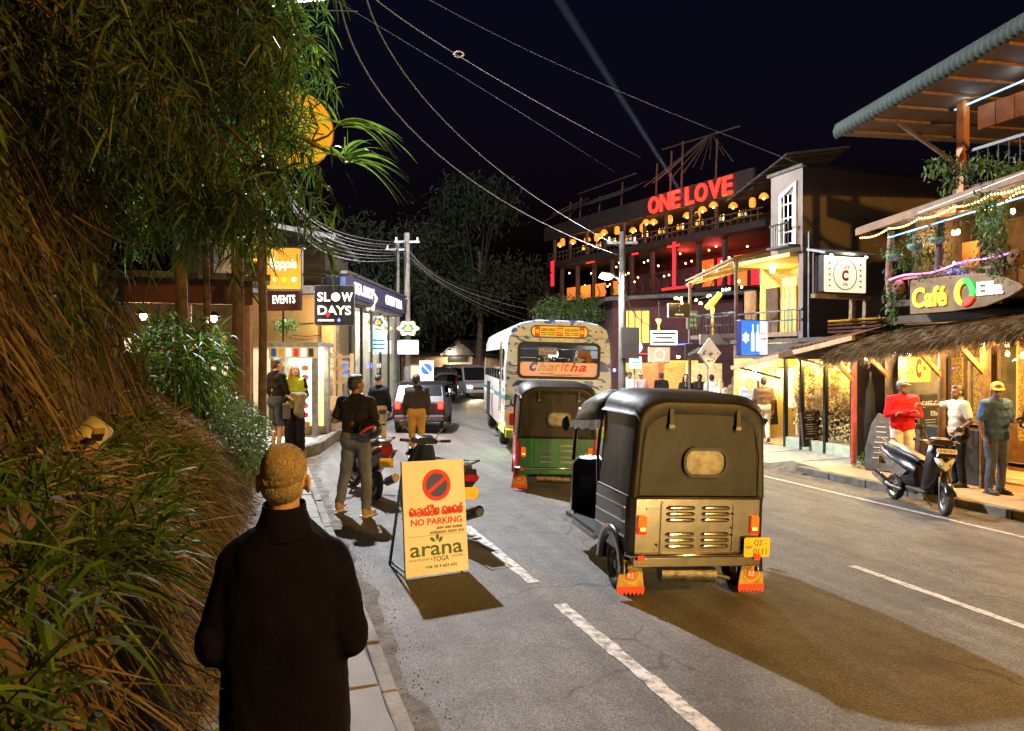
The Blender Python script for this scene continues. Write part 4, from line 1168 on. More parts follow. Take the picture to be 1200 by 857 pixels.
# ------------------------------------------------------------------ scooters (y forward)
def scooter(label, loc, rz, paint='black_paint', steer=0, lean=.12, group='parked scooters', plate=None, tail=False):
    t = thing('scooter', label, 'scooter', loc, rz, group, ry=lean)
    fx = TR(0, .62, .22) @ Matrix.Rotation(steer, 4, 'Z') @ TR(0, -.62, -.22)
    wheel(t, (0, .64, .215), .215, .085, 'alloy', steer)
    wheel(t, (0, -.62, .205), .205, .095, 'alloy')
    fd = MB(); rg = []
    for a in range(20, 175, 14):
        rg.append([(x, .64 + .245 * math.cos(R(a)), .22 + (.245 + dz) * math.sin(R(a))) for x, dz in ((-.07, -.05), (-.055, .0), (0, .015), (.055, .0), (.07, -.05))])
    fd.loft(rg, closed=False, caps=False); o = fd.build('front_fender', paint, t); o.matrix_local = fx
    fk = MB()
    for s in (-1, 1): fk.tube([(s * .07, .64, .22), (s * .07, .56, .52), (0, .47, .80)], .018, 7)
    fk.build('fork', 'dull_metal', t).matrix_local = fx
    def rg_(y, z, hw, th, k=.6): return [(-hw, y - th, z), (-hw * k, y + .03, z), (0, y + .06, z), (hw * k, y + .03, z), (hw, y - th, z), (hw * .6, y - th - .02, z), (-hw * .6, y - th - .02, z)]
    ap = MB(); ap.loft([rg_(.30, .26, .13, .03), rg_(.38, .38, .19, .05), rg_(.47, .55, .215, .07), rg_(.50, .70, .21, .09), rg_(.46, .86, .16, .10), rg_(.40, .97, .11, .08)])
    ap.build('front_apron', paint, t)
    # headlamp: V-shaped lens on the nose
    hl = MB(); hl.loft([[(x * s2, .575 + b, z) for (x, z) in ((-.145, .80), (0, .73), (.145, .80), (.09, .68), (0, .62), (-.09, .68))] for b, s2 in ((-.06, 1.0), (.0, .92), (.015, .7))])
    o = hl.build('headlamp', 'lens_white', t)
    for s in (-1, 1): MB().sph((s * .055, .575, .71), (.035, .02, .035), 10, 8).build('reflector', 'chrome', o)
    MB().prism([(-.15, .01), (.15, .01), (.11, .11), (-.11, .11)], 0, .05, frame((0, .56, .80), (-1, 0, 0), (0, -.35, 1))).build('visor', paint, t, bevel=.01)
    if plate:
        T = frame((0, .575, .905), (-1, 0, 0), (0, -.30, 1))
        p_ = MB().prism(rrect(.30, .07, .01, 2), 0, .008, T).build('number_plate', 'plate_white', t)
        text('plate_text', plate, 'ink_black', p_, T @ TR(0, 0, .009), w=.25, h=.04, ext=.001)
    hb = MB(); hb.tube([(-.33, .30, 1.03), (-.2, .36, 1.02), (0, .40, .99), (.2, .36, 1.02), (.33, .30, 1.03)], .016, 8); hb.build('handlebar', 'dull_metal', t)
    MB().loft([[(x, .40 + b, 1.0 + z * k2) for (x, z) in ((-.14, -.02), (.14, -.02), (.17, .03), (.10, .075), (-.10, .075), (-.17, .03))] for b, k2 in ((-.10, .8), (-.02, 1.2), (.08, .8))]).build('handlebar_cover', paint, t)
    for s in (-1, 1):
        MB().tube([(s * .22, .35, 1.02), (s * .335, .295, 1.03)], .021, 8).build('grip', 'rubber', t)
        MB().tube([(s * .18, .40, 1.03), (s * .33, .36, 1.02)], .007, 5).build('brake_lever', 'chrome', t)
        m_ = MB().tube([(s * .16, .38, 1.04), (s * .22, .38, 1.14), (s * .27, .37, 1.20)], .007, 5).build('mirror_arm', 'dull_metal', t)
        MB().sph((s * .30, .37, 1.22), (.065, .014, .042), 12, 8).build('mirror', 'black_plastic', m_)
        MB().sph((s * .185, .42, 1.0), (.03, .03, .02), 8, 6).build('indicator', 'lens_amber', t)
    MB().span((-.15, -.12, .24), (.15, .36, .30)).build('floorboard', 'black_plastic', t, bevel=.02)
    def rb_(y, z0, z1, hw): return [(-hw * .5, y, z0), (hw * .5, y, z0), (hw, y, (z0 + z1) / 2), (hw * .75, y, z1), (-hw * .75, y, z1), (-hw, y, (z0 + z1) / 2)]
    MB().loft([rb_(.0, .28, .62, .11), rb_(-.18, .28, .70, .17), rb_(-.45, .36, .74, .185), rb_(-.75, .50, .80, .15), rb_(-.98, .66, .84, .09)], smooth=True).build('rear_body', paint, t)
    for s in (-1, 1):
        MB().prism([(-.05, .52), (-.4, .62), (-.85, .74), (-.55, .50), (-.2, .40)], 0, .006, frame((s * .186, 0, 0), (0, 1, 0), (0, 0, 1))).build('side_flash', 'dull_metal', t)
    def st_(y, z, hw, h): return [(-hw, y, z), (hw, y, z), (hw * .95, y, z + h * .7), (hw * .6, y, z + h), (-hw * .6, y, z + h), (-hw * .95, y, z + h * .7)]
    MB().loft([st_(.04, .66, .08, .05), st_(-.06, .69, .12, .08), st_(-.35, .735, .145, .08), st_(-.45, .75, .145, .10), st_(-.78, .80, .12, .09), st_(-.86, .82, .08, .05)]).build('seat', 'seat_vinyl', t)
    MB().tube([(-.10, -.74, .86), (-.11, -.95, .93), (.11, -.95, .93), (.10, -.74, .86)], .014, 7).build('grab_rail', 'dull_metal', t)
    MB().prism(rrect(.16, .07, .02, 3), 0, .04, BACK(-.98, .745)).build('tail_lamp', 'tail_glow' if tail else 'tail_off', t)
    T = BACK(-1.0, .58)
    p_ = MB().prism(rrect(.2, .13, .01, 2), 0, .008, T).build('number_plate', 'plate_yellow', t)
    MB().bar((0, -.92, .70), (0, -.99, .52), .1, .02).build('rear_fender', 'black_plastic', t)
    ex = MB(); ex.tube([(.15, -.2, .22), (.16, -.5, .23), (.165, -.60, .25), (.17, -.95, .36)], [.02, .025, .055, .05], 10); ex.build('exhaust', 'dull_metal', t)
    MB().tube([(.17, -.60, .27), (.172, -.93, .375)], [.062, .056], 10).build('heat_shield', 'chrome', t)
    MB().span((-.13, -.72, .16), (-.05, -.2, .34)).build('engine', 'dull_metal', t, bevel=.02)
    MB().bar((-.09, -.15, .25), (-.22, .0, .02), .02, .02).build('side_stand', 'dull_metal', t)
    return t
f_, r_ = Vector((9.16, 8.07)), Vector((9.46, 9.12)); c_ = (f_ + r_) / 2
scooter('glossy black scooter parked against the far kerb facing the camera', (c_.x, c_.y, gz(c_.x)), math.atan2(-(f_ - r_).x, (f_ - r_).y), steer=-.25, plate='UP BFV 8317', lean=-.08)
scooter('black scooter parked right behind the no-parking board', (1.88, 8.75, gz(1.9)), R(11), steer=.2, lean=.08)
scooter('dark maroon scooter parked beside the man in jeans', (1.42, 11.3, gz(1.4)), R(8), paint='maroon_paint', steer=.2, lean=.08)
# helmet hanging on the mirror
t = thing('helmet', 'black motorcycle helmet with red flash hung on the scooter mirror', 'helmet', tuple(atd(434, 503, 9.35)), R(60), ry=.2)
MB().sph((0, 0, 0), (.125, .155, .13), 18, 12).build('shell', 'black_paint', t)
mat('helmet_red', (.55, .03, .02), .25, var=.1, coat=.5)
for s in (-1, 1):
    MB().tube([(s * .10, -.09, .03), (s * .122, -.0, -.01), (s * .112, .06, -.05), (s * .08, .115, -.075)], [.012, .022, .02, .012], 6).build('red_flash', 'helmet_red', t)
MB().loft([[(.127 * math.cos(R(a)) * k, .157 * math.sin(R(a)) * k, z) for a in range(20, 161, 10)] for z, k in ((.045, .965), (-.02, 1.02), (-.06, .97))], closed=False, caps=False).build('visor', 'dark_glass', t)

# ------------------------------------------------------------------ cars
mat('screen_dark', (.012, .013, .015), .07, var=.1, spec=.3); mat('car_dark', (.010, .009, .010), .35, var=.1, spec=.2)
def car(name, label, loc, rz, paint, L=3.5, W_=1.5, H_=1.45, van=False, tail=False, head=False, roll=0):
    t = thing(name, label, 'van' if van else 'car', loc, rz, ry=roll)
    hw = W_ / 2
    if van:
        prof = [(0, .35), (-.02, .9), (.05, H_ - .25), (.2, H_ - .04), (.5, H_), (L - 1.55, H_), (L - 1.05, H_ - .12), (L - .45, .98), (L - .08, .86), (L, .6), (L - .03, .32)]
    else:
        prof = [(0, .38), (-.02, .85), (.12, 1.02), (.35, H_ - .08), (.65, H_), (1.7, H_ - .01), (2.05, H_ - .12), (2.6, .98), (L - .15, .82), (L, .6), (L - .03, .32)]
    rings = []
    for (y, z) in prof:
        k = 1 - max(0, (z - .9)) * .22
        e = .06
        rings.append((y, z, hw * k))
    # body: side profile extruded with tumblehome
    n = len(prof); mb = MB()
    Lf = [(-w_, y, z) for y, z, w_ in rings]; Rt = [(w_, y, z) for y, z, w_ in rings]
    mb.add(Lf + Rt, [tuple(range(n)), tuple(range(n, 2 * n))[::-1]] + [(i, i + n, (i + 1) % n + n, (i + 1) % n) for i in range(n)])
    mb.build('body', paint, t, bevel=.05)
    kk = lambda z: hw * (1 - max(0, z - .9) * .22)
    def side(q, s, off=.008): return [(s * (kk(z) + off), y, z) for y, z in q]
    if van: wins = [[(.25, 1.0), (1.1, 1.0), (1.1, H_ - .2), (.3, H_ - .2)], [(1.16, 1.0), (1.95, 1.0), (1.95, H_ - .2), (1.16, H_ - .2)], [(2.02, 1.0), (L - .62, 1.0), (L - 1.1, H_ - .22), (2.02, H_ - .2)]]
    else: wins = [[(.45, .98), (1.25, .95), (1.25, H_ - .12), (.58, H_ - .12)], [(1.31, .95), (2.4, .95), (2.0, H_ - .16), (1.31, H_ - .12)]]
    for s in (-1, 1):
        for q in wins:
            a = side(q, s); b = side(q, s, -.02)
            MB().add(a + b, [(0, 1, 2, 3), (7, 6, 5, 4)] + [(i, (i + 1) % 4, (i + 1) % 4 + 4, i + 4) for i in range(4)]).build('side_window', 'dark_glass', t)
        for yy in (.62, L - .62):
            wheel(t, (s * (hw - .08), yy, .29), .29, .18, 'alloy')
        MB().sph((s * (hw + .09), (L - 1.15) if van else 2.2, 1.02), (.08, .05, .06), 10, 7).build('mirror', 'black_plastic', t)
        MB().box((s * (hw + .004), 1.28, .82), (.02, .14, .025)).build('door_handle', 'chrome', t)
        MB().prism(rrect(.13, .22, .03, 3), 0, .04, BACK(.01, .80, s * (hw - .13))).build('tail_lamp', 'tail_glow' if tail else 'tail_off', t)
        T = frame((s * (hw - .22), L - .05, .66), (-1, 0, 0), (0, -.2, 1))
        MB().prism(rrect(.26, .13, .05, 4), -.02, .04, T).build('headlamp', 'head_glow' if head else 'lens_white', t)
    # screens
    def scr(y0, z0, y1, z1, off, nm):
        a = .08
        q = [(-kk(z0) + a, y0, z0), (kk(z0) - a, y0, z0), (kk(z1) - a, y1, z1), (-kk(z1) + a, y1, z1)]
        d = Vector((0, z1 - z0, -(y1 - y0))).normalized() * off
        b = [tuple(Vector(p) + d) for p in q]
        MB().add(q + b, [(0, 1, 2, 3), (7, 6, 5, 4)] + [(i, (i + 1) % 4, (i + 1) % 4 + 4, i + 4) for i in range(4)]).build(nm, 'screen_dark', t)
    if van:
        scr(L - .5, 1.02, L - 1.0, H_ - .16, .02, 'windscreen'); scr(.045, .98, .08, H_ - .28, -.02, 'rear_screen')
    else:
        scr(2.55, 1.02, 2.1, H_ - .15, .02, 'windscreen'); scr(.14, 1.05, .33, H_ - .11, -.02, 'rear_screen')
    MB().prism(rrect(.42, .12, .01, 2), 0, .02, BACK(-.02, .62)).build('number_plate', 'plate_yellow', t)
    MB().prism(rrect(.42, .11, .01, 2), 0, .03, frame((0, L - .01, .42), (-1, 0, 0), (0, 0, 1))).build('number_plate', 'plate_white', t)
    for yy, zz in ((-.0, .42), (L, .42)): MB().box((0, yy, zz), (W_ * .96, .10, .2)).build('bumper', 'black_plastic' if not van else paint, t, bevel=.04)
    MB().box((0, L + .0, .58), (W_ * .5, .05, .12)).build('grille', 'black_plastic', t, bevel=.01)
    return t
p = atd(491, 420, 20.6)
car('parked_car', 'small dark hatchback parked by the near shops with red tail lamps lit', (p.x, p.y, gz(p.x)), -R(17), 'car_dark', L=3.4, W_=1.46, H_=1.43, tail=True)
p = atd(563, 420, 42)
a = R(188); f_ = Vector((-math.sin(a), math.cos(a)))
car('van', 'silver minivan coming down the street with one bright headlamp', (p.x - 4.4 * f_.x, p.y - 4.4 * f_.y, gz(p.x)), a, 'silver_paint', L=4.4, W_=1.72, H_=1.92, van=True, head=True)
vn = [o for o in bpy.data.objects if o.name.startswith('van')][0]
for s in (-1, 1): spot('headlamp_light', (s * .64, 4.55, .68), (s * .64, 16, -.6), 1500, (1, .74, .36), R(60), .6, .06, vn)
t = [o for o in bpy.data.objects if o.name.startswith('parked_car')][0]
for s in (-1, 1): point('tail_light', (s * .6, -.15, .8), 25, (1, .02, .01), .05, t)
h = car('waiting_car', 'white car waiting behind the camera with its headlamps lit', (5.2, -8.0, gz(5.2)), R(4), 'white_paint', L=3.5, W_=1.5, head=True)
for s in (-1, 1): spot('headlamp_light', (s * .53, 3.56, .68), (s * .53 + .1, 14, .3), 1500, (1.0, .68, .26), R(48), 1.0, .06, h)
# ------------------------------------------------------------------ people (local: facing +y, x to their right, feet at z = 0)
mat('skin_light', (.50, .30, .21), .5, var=.08, scale=10)
mat('skin_pale', (.34, .22, .17), .5, var=.08, scale=10)
mat('skin_brown', (.17, .085, .05), .5, var=.1, scale=10)
mat('hair_dark', (.012, .010, .009), .5, var=.3, scale=40, bump=.5, bscale=120)
mat('hair_brown', (.06, .035, .02), .5, var=.3, scale=40, bump=.5, bscale=120)
mat('hair_blond', (.42, .28, .12), .5, var=.3, scale=40, bump=.5, bscale=120)
mat('hair_stubble', (.27, .22, .17), .7, c2=(.34, .28, .22), scale=9, bump=.2, bscale=300, thr=(.3, .7))
mat('eye', (.02, .015, .012), .2, var=.1)
mat('lips', (.32, .10, .08), .5, var=.1)
for nm, c in dict(cl_navy=(.012, .012, .022), cl_black=(.014, .014, .015), cl_charcoal=(.045, .043, .042), cl_blue=(.05, .10, .22), cl_skyblue=(.20, .28, .48), cl_red=(.52, .014, .02), cl_white=(.55, .53, .47), cl_cream=(.50, .44, .34),
                  cl_beige=(.40, .31, .20), cl_jeans=(.11, .13, .16), cl_denim=(.06, .075, .11), cl_grey=(.12, .11, .105), cl_lime=(.38, .50, .06), cl_khaki=(.20, .18, .13), cl_brown=(.14, .08, .045), cl_pink=(.45, .25, .25), cl_mustard=(.45, .27, .06)).items():
    mat(nm, c, .9, var=.2, scale=5, bump=.35, bscale=9, spec=.15)
mat('shoe_white', (.5, .5, .48), .6, var=.1); mat('shoe_dark', (.03, .025, .022), .6, var=.2); mat('shoe_tan', (.32, .20, .09), .7, var=.2); mat('shoe_red', (.42, .02, .02), .6, var=.2)
def V3(*a): return Vector(a)
def limb(mb, pts, rs):
    for i in range(len(pts) - 1): mb.cap(pts[i], pts[i + 1], rs[i], rs[i + 1], 10)
FOLD = bpy.data.textures.new('folds', 'CLOUDS'); FOLD.noise_scale = .11; FOLD.noise_depth = 2
def rem(o, vox, sm=6, fac=.5):
    m = o.modifiers.new('remesh', 'REMESH'); m.mode = 'VOXEL'; m.voxel_size = vox; m.use_smooth_shade = True
    s = o.modifiers.new('smooth', 'SMOOTH'); s.factor = fac; s.iterations = sm
    if o.name.split('.')[0] in ('top', 'trousers', 'shorts', 'coat', 'cardigan', 'folded_jacket'):
        d = o.modifiers.new('folds', 'DISPLACE'); d.texture = FOLD; d.strength = .03 if o.name != 'coat' else .018; d.mid_level = .5; d.texture_coords = 'LOCAL'
    return o
def hand(mb, wr, d, pal, side, grip=.5, th=1):
    """palm with five fingers; d = direction of the hand, pal = palm normal, side = towards the thumb"""
    d = d.normalized(); pal = (pal - d * pal.dot(d)).normalized(); si = d.cross(pal) * th
    c = wr + d * .05
    for k in (-1, 0, 1): mb.cap(wr + si * k * .016, wr + d * .085 + si * k * .026, .017, .014, 8)
    for k, ln in enumerate((.068, .078, .072, .055)):
        a = wr + d * .088 + si * (.032 - .0215 * k)
        f1 = (d * (1 - grip * .6) + pal * grip).normalized(); f2 = (d * (.6 - grip) + pal * (.3 + grip)).normalized()
        b = a + f1 * ln * .55; mb.cap(a, b, .0095, .009, 6); mb.cap(b, b + f2 * ln * .5, .009, .0075, 6)
    a = wr + d * .025 + si * .026
    b = a + (d * .6 + si * .7 + pal * .2).normalized() * .045
    mb.cap(a, b, .013, .011, 6); mb.cap(b, b + (d * .8 + si * .2 + pal * .4).normalized() * .035, .0105, .009, 6)
def person(label, loc, rz, H=1.72, pose=None, top='cl_black', sleeve='short', bottom='cl_jeans', legs='long', shoes='shoe_dark', skin='skin_brown', hair='hair_dark', hairlen='short',
           vox=.014, bulk=1.0, head_turn=0., head_nod=0., beard=False, cap_m=None, group=None, female=False, grip=.5, stubble=False, detail=True):
    k = H / 1.72; P = dict(hipL=V3(-.09, 0, .91), hipR=V3(.09, 0, .91), kneeL=V3(-.10, .02, .49), kneeR=V3(.10, .02, .49), ankL=V3(-.10, -.02, .09), ankR=V3(.10, -.02, .09),
             shL=V3(-.19, 0, 1.405), shR=V3(.19, 0, 1.405), elL=V3(-.245, -.02, 1.12), elR=V3(.245, -.02, 1.12), wrL=V3(-.25, .06, .87), wrR=V3(.25, .06, .87), neck=V3(0, -.005, 1.47), head=V3(0, .015, 1.605), toeL=R(8), toeR=R(-8))
    if female: P.update(shL=V3(-.165, 0, 1.39), shR=V3(.165, 0, 1.39))
    for a, b in (pose or {}).items(): P[a] = V3(*b) if isinstance(b, tuple) else b
    t = thing('person', label, 'person', loc, rz, group); t.scale = (k, k, k)
    b = bulk
    hm = TR(*P['head']) @ Matrix.Rotation(head_turn, 4, 'Z') @ Matrix.Rotation(head_nod, 4, 'X')
    # body: one continuous skin surface
    bd = MB()
    bd.sph((0, -.008, .03), (.077, .094, .092), 16, 12, T=hm); bd.sph((0, .022, -.035), (.060, .068, .075), 14, 10, T=hm); bd.sph((0, .05, -.085), (.032, .032, .025), 10, 8, T=hm)
    bd.cap(hm @ V3(0, .086, .012), hm @ V3(0, .104, -.028), .010, .014, 8)
    for s in (-1, 1):
        bd.sph((s * .081, -.008, -.005), (.012, .022, .034), 8, 8, T=hm)
        bd.sph((s * .034, .072, .022), (.020, .013, .009), 8, 6, T=hm)
    bd.cap(P['neck'] - V3(0, 0, .06), hm @ V3(0, -.01, -.06), .060 * b, .054, 12)
    bd.cap((-.10, 0, 1.36), (.10, 0, 1.36), .085, .085); bd.cap((-.07, 0, 1.1), (.07, 0, 1.1), .09, .09); bd.cap((0, 0, 1.36), (0, 0, .95), .1, .1); bd.cap(P['hipL'], P['hipR'], .085, .085)
    for s in 'LR':
        limb(bd, [P['sh' + s], P['el' + s], P['wr' + s]], [.052, .040, .027])
        limb(bd, [P['hip' + s], P['knee' + s], P['ank' + s]], [.082, .056, .038])
        dd = P['wr' + s] - P['el' + s]
        hand(bd, P['wr' + s], dd, V3(-.6 if s == 'R' else .6, .5, -.2), None, grip, 1 if s == 'R' else -1)
        a = P['ank' + s]; tr = P['toe' + s]
        bd.cap(a + V3(0, -.03, -.055), a + V3(-math.sin(tr) * .15, .15, -.06), .032, .026, 8)
    rem(bd.build('body', skin, t), min(vox, .011), 4)
    # eyes, brows and mouth
    if detail:
        for s in (-1, 1):
            MB().sph((s * .031, .080, .008), (.011, .007, .007), 8, 6, T=hm).build('eye', 'eye', t)
            MB().cap(hm @ V3(s * .015, .088, .030), hm @ V3(s * .046, .079, .032), .0045, .003, 6).build('eyebrow', hair, t)
        MB().sph((0, .080, -.054), (.024, .008, .008), 8, 6, T=hm).build('mouth', 'lips', t)
    # top
    tp = MB(); e = .018
    w = .118 * b
    tp.cap((-.105 * b, -.005, 1.35), (.105 * b, -.005, 1.35), w * .92, w * .92); tp.cap((-.085 * b, .0, 1.22), (.085 * b, .0, 1.22), w, w); tp.cap((-.07 * b, .005, 1.08), (.07 * b, .005, 1.08), w * .98, w * .98); tp.cap((-.075 * b, 0, .97), (.075 * b, 0, .97), w * 1.02, w * 1.02)
    tp.cap((-.075 * b, 0, .93), (.075 * b, 0, .93), w * .98, w * .98)
    tp.cap((-.03, -.005, 1.445), (.03, -.005, 1.445), .066 * b, .066 * b)
    if female: tp.cap((-.07, .06, 1.24), (.07, .06, 1.24), .075, .075)
    for s in 'LR':
        A, E_, W_ = P['sh' + s], P['el' + s], P['wr' + s]
        sg = -1 if s == 'L' else 1
        tp.cap((sg * .09, 0, 1.405), A, .075 * b, .07 * b)
        if sleeve == 'long': limb(tp, [A, E_, W_ + (E_ - W_).normalized() * .02], [.070 * b, .056 * b, .040])
        else: limb(tp, [A, A.lerp(E_, .72)], [.070 * b, .064 * b])
    rem(tp.build('top', top, t), vox, 6)
    # trousers
    if legs != 'none':
        tr = MB(); tr.cap(P['hipL'] + V3(0, -.01, .06), P['hipR'] + V3(0, -.01, .06), .112 * b, .112 * b); tr.cap(P['hipL'] + V3(0, -.02, .0), P['hipR'] + V3(0, -.02, .0), .108 * b, .108 * b)
        for s in 'LR':
            if legs == 'long': limb(tr, [P['hip' + s], P['knee' + s], P['ank' + s] + V3(0, 0, .02)], [.098 * b, .075, .062])
            elif legs == 'wide': limb(tr, [P['hip' + s], P['knee' + s], P['ank' + s] + V3(0, .01, -.02)], [.105 * b, .098, .105])
            else: limb(tr, [P['hip' + s], P['knee' + s].lerp(P['hip' + s], .12)], [.100 * b, .096])
        rem(tr.build('trousers' if legs != 'short' else 'shorts', bottom, t), vox, 6)
    for s in 'LR':
        a = P['ank' + s]; tn = P['toe' + s]; q = V3(-math.sin(tn) * .16, .16, 0)
        sh = MB().cap(a + V3(0, -.035, -.05), a + q + V3(0, 0, -.055), .042, .034, 10); sh.cap(a + V3(0, -.03, -.01), a + q * .3 + V3(0, 0, -.02), .044, .04, 10)
        o = rem(sh.build('shoe', shoes, t), .011, 4)
        so = MB().prism([(-.045, -.085), (.045, -.085), (.052, .08), (.035, .20), (-.035, .20), (-.052, .08)], 0, .02, TR(a.x, a.y, a.z - .09, tn)); so.build('sole', 'shoe_white' if shoes in ('shoe_tan', 'shoe_red') else 'rubber', o)
    # hair
    hr = MB()
    if hairlen in ('short', 'stubble'):
        if hairlen == 'short': hr.sph((0, -.022, .048), (.086, .096, .092), 16, 12, T=hm); hr.sph((0, -.05, .0), (.077, .064, .072), 14, 10, T=hm); hr.sph((0, .04, .095), (.062, .05, .04), 12, 8, T=hm)
    elif hairlen == 'long':
        hr.sph((0, -.022, .045), (.090, .098, .092), 16, 12, T=hm)
        for s in (-1, 1): hr.cap(hm @ V3(s * .075, -.0, .02), P['neck'] + V3(s * .105, .045, -.10), .034, .03, 8); hr.cap(hm @ V3(s * .05, -.06, .0), P['neck'] + V3(s * .08, -.06, -.16), .048, .035, 8)
        hr.cap(hm @ V3(0, -.065, 0), P['neck'] + V3(0, -.09, -.17), .055, .04, 8)
    elif hairlen == 'bun':
        hr.sph((0, -.022, .045), (.084, .096, .088), 16, 12, T=hm); hr.sph((0, -.035, .155), (.038, .038, .038), 10, 8, T=hm); hr.cap(hm @ V3(0, -.03, .11), hm @ V3(0, -.035, .14), .022, .025, 8)
    if hr.v and hairlen != 'stubble': rem(hr.build('hair', hair, t), .011, 3)
    if beard:
        bb = MB(); bb.sph((0, .045, -.072), (.056, .046, .048), 12, 8, T=hm); bb.sph((0, .022, -.05), (.067, .05, .04), 12, 8, T=hm); rem(bb.build('beard', 'hair_dark', t), .010, 3)
    if cap_m:
        cp = MB(); cp.sph((0, -.012, .068), (.092, .106, .074), 16, 10, T=hm); cp.loft([[tuple(hm @ V3(x, .06 + y, .058 + dz)) for x, y in ((-.08, 0), (-.07, .07), (0, .10), (.07, .07), (.08, 0))] for dz in (0, .012)], closed=True); cp.build('cap', cap_m, t)
    return t
fwd = lambda dx, dy: math.atan2(-dx, dy)      # heading for rz so that local +y points along (dx, dy)

# the person in the foreground, seen from behind
t = thing('person', 'person with shaved fair hair in a long navy coat walking ahead of the camera', 'person', (.062, 2.56, .11), -R(9)); t.scale = (.90, .94, .94)
hm = TR(0, .0, 1.585) @ Matrix.Rotation(R(4), 4, 'X') @ Matrix.Rotation(R(-6), 4, 'Z')
bd = MB()
bd.sph((0, -.010, .035), (.079, .096, .090), 24, 18, T=hm); bd.sph((0, -.038, -.012), (.071, .062, .066), 20, 14, T=hm); bd.sph((0, .030, -.04), (.060, .066, .072), 20, 14, T=hm)
bd.sph((0, .056, -.088), (.03, .03, .024), 12, 8, T=hm); bd.cap(hm @ V3(0, .092, .01), hm @ V3(0, .11, -.03), .011, .014, 8)
for s in (-1, 1):
    bd.sph((s * .034, .075, .022), (.020, .013, .009), 8, 6, T=hm)
    bd.loft([[tuple(hm @ V3(s * (.074 + .020 * o_), -.010 - .012 * o_ + .023 * r_ * math.cos(R(a)), -.012 + .036 * r_ * math.sin(R(a)))) for a in range(0, 360, 30)] for o_, r_ in ((0, .55), (.5, .9), (1, 1.0), (1.15, .9), (1.1, .6))])
bd.cap((0, -.02, 1.38), hm @ V3(0, -.018, -.07), .066, .056, 14); bd.cap((-.1, 0, 1.3), (.1, 0, 1.3), .09, .09); bd.cap((0, 0, 1.3), (0, 0, .9), .1, .1)
for s, wr in ((-1, V3(-.15, .24, 1.02)), (1, V3(.17, .23, .98))):
    el = V3(s * .232, -.03, 1.03); limb(bd, [V3(s * .14, 0, 1.30), el, wr], [.05, .04, .027]); hand(bd, wr, wr - el, V3(-s * .5, 0, -.5), None, .8, s)
    limb(bd, [V3(s * .09, 0, .9), V3(s * .1, .02 + .1 * s, .49), V3(s * .1, -.02 + .12 * s, .09)], [.085, .056, .038])
    bd.cap((s * .1, -.05 + .12 * s, .035), (s * .11, .13 + .12 * s, .03), .033, .027, 8)
rem(bd.build('body', 'skin_pale', t), .007, 4)
hs = MB(); hs.sph((0, -.012, .040), (.0805, .0975, .0895), 28, 20, T=hm); hs.sph((0, -.046, -.018), (.0725, .0595, .060), 24, 16, T=hm)
rem(hs.build('cropped_hair', 'hair_stubble', t), .006, 4)
hn = 14000; hd_ = norm(rng.normal(size=(hn, 3))); hd_ = hd_[(hd_[:, 2] > -.55 + .9 * np.maximum(hd_[:, 1], 0))]; hp = hd_ * np.array([.0805, .0975, .0895]) + np.array([0, -.012, .040])
lo_ = hp[:, 2] < .02; hp[lo_, 1] = np.minimum(hp[lo_, 1], hp[lo_, 1] - .01)
h2 = norm(rng.normal(size=(5000, 3))); h2 = h2[(h2[:, 1] < .1) & (h2[:, 2] < .3)]; hp = np.concatenate([hp, h2 * np.array([.073, .060, .060]) + np.array([0, -.046, -.018])]); hd_ = np.concatenate([hd_, h2])
hq = np.array([tuple(hm @ Vector(q)) for q in hp]); hdir = np.array([tuple(hm.to_3x3() @ Vector(q)) for q in norm(np.array([0, -.35, -1.]) - hd_ * (hd_ @ np.array([0, -.35, -1.]))[:, None]) + hd_ * .10 + rng.normal(size=hp.shape) * .12])
mat('hair_strand', (.25, .21, .16), .6, c2=(.36, .31, .25), vcol=True, thr=(0, 1))
blades('hair_strands', 'hair_strand', hq, hdir, rng.uniform(.003, .006, len(hq)), .0008, .1, 2, parent=t, kind='stuff')
mat('coat', (.003, .003, .012), .95, c2=(.005, .005, .019), scale=3, bump=.5, bscale=9, detail=6, spec=.08)
ct = MB()
rg = []
for z, hw, hd, cy in ((.34, .25, .20, .02), (.55, .242, .19, .02), (.75, .232, .18, .015), (.92, .226, .172, .01), (1.05, .224, .165, .005), (1.18, .226, .158, 0), (1.28, .222, .146, -.005), (1.345, .186, .126, -.008), (1.39, .142, .104, -.01), (1.425, .105, .085, -.012), (1.445, .08, .07, -.014)):
    rg.append([(hw * math.copysign(abs(math.cos(R(a))) ** .8, math.cos(R(a))), cy + hd * math.copysign(abs(math.sin(R(a))) ** .85, math.sin(R(a))) + .006 * math.sin(a * .07 + z * 9), z) for a in range(0, 360, 10)])
ct.loft(rg)
for s, wr in ((-1, V3(-.15, .24, 1.0)), (1, V3(.17, .23, .96))):
    el = V3(s * .235, -.035, 1.02); ct.cap((s * .08, -.008, 1.375), (s * .155, -.005, 1.30), .058, .08, 14); limb(ct, [V3(s * .158, -.005, 1.30), V3(s * .20, -.018, 1.16), el, wr], [.082, .078, .072, .055])
    ct.cap(el + V3(0, -.005, .03), el + V3(-s * .04, .06, -.03), .072, .068, 12)
rem(ct.build('coat', 'coat', t), .010, 14)
cl = MB()
prof_ = [[(r0 * math.cos(R(a)) * 1.02, -.016 + dy + r0 * math.sin(R(a)), z + .012 * math.sin(R(a))) for a in range(0, 360, 15)] for r0, z, dy in ((.112, 1.40, .0), (.092, 1.44, .0), (.080, 1.47, .0), (.075, 1.502, .002), (.070, 1.505, .002), (.066, 1.46, .0))]
cl.loft(prof_, caps=False); cl.build('collar', 'coat', t)
tr = MB()
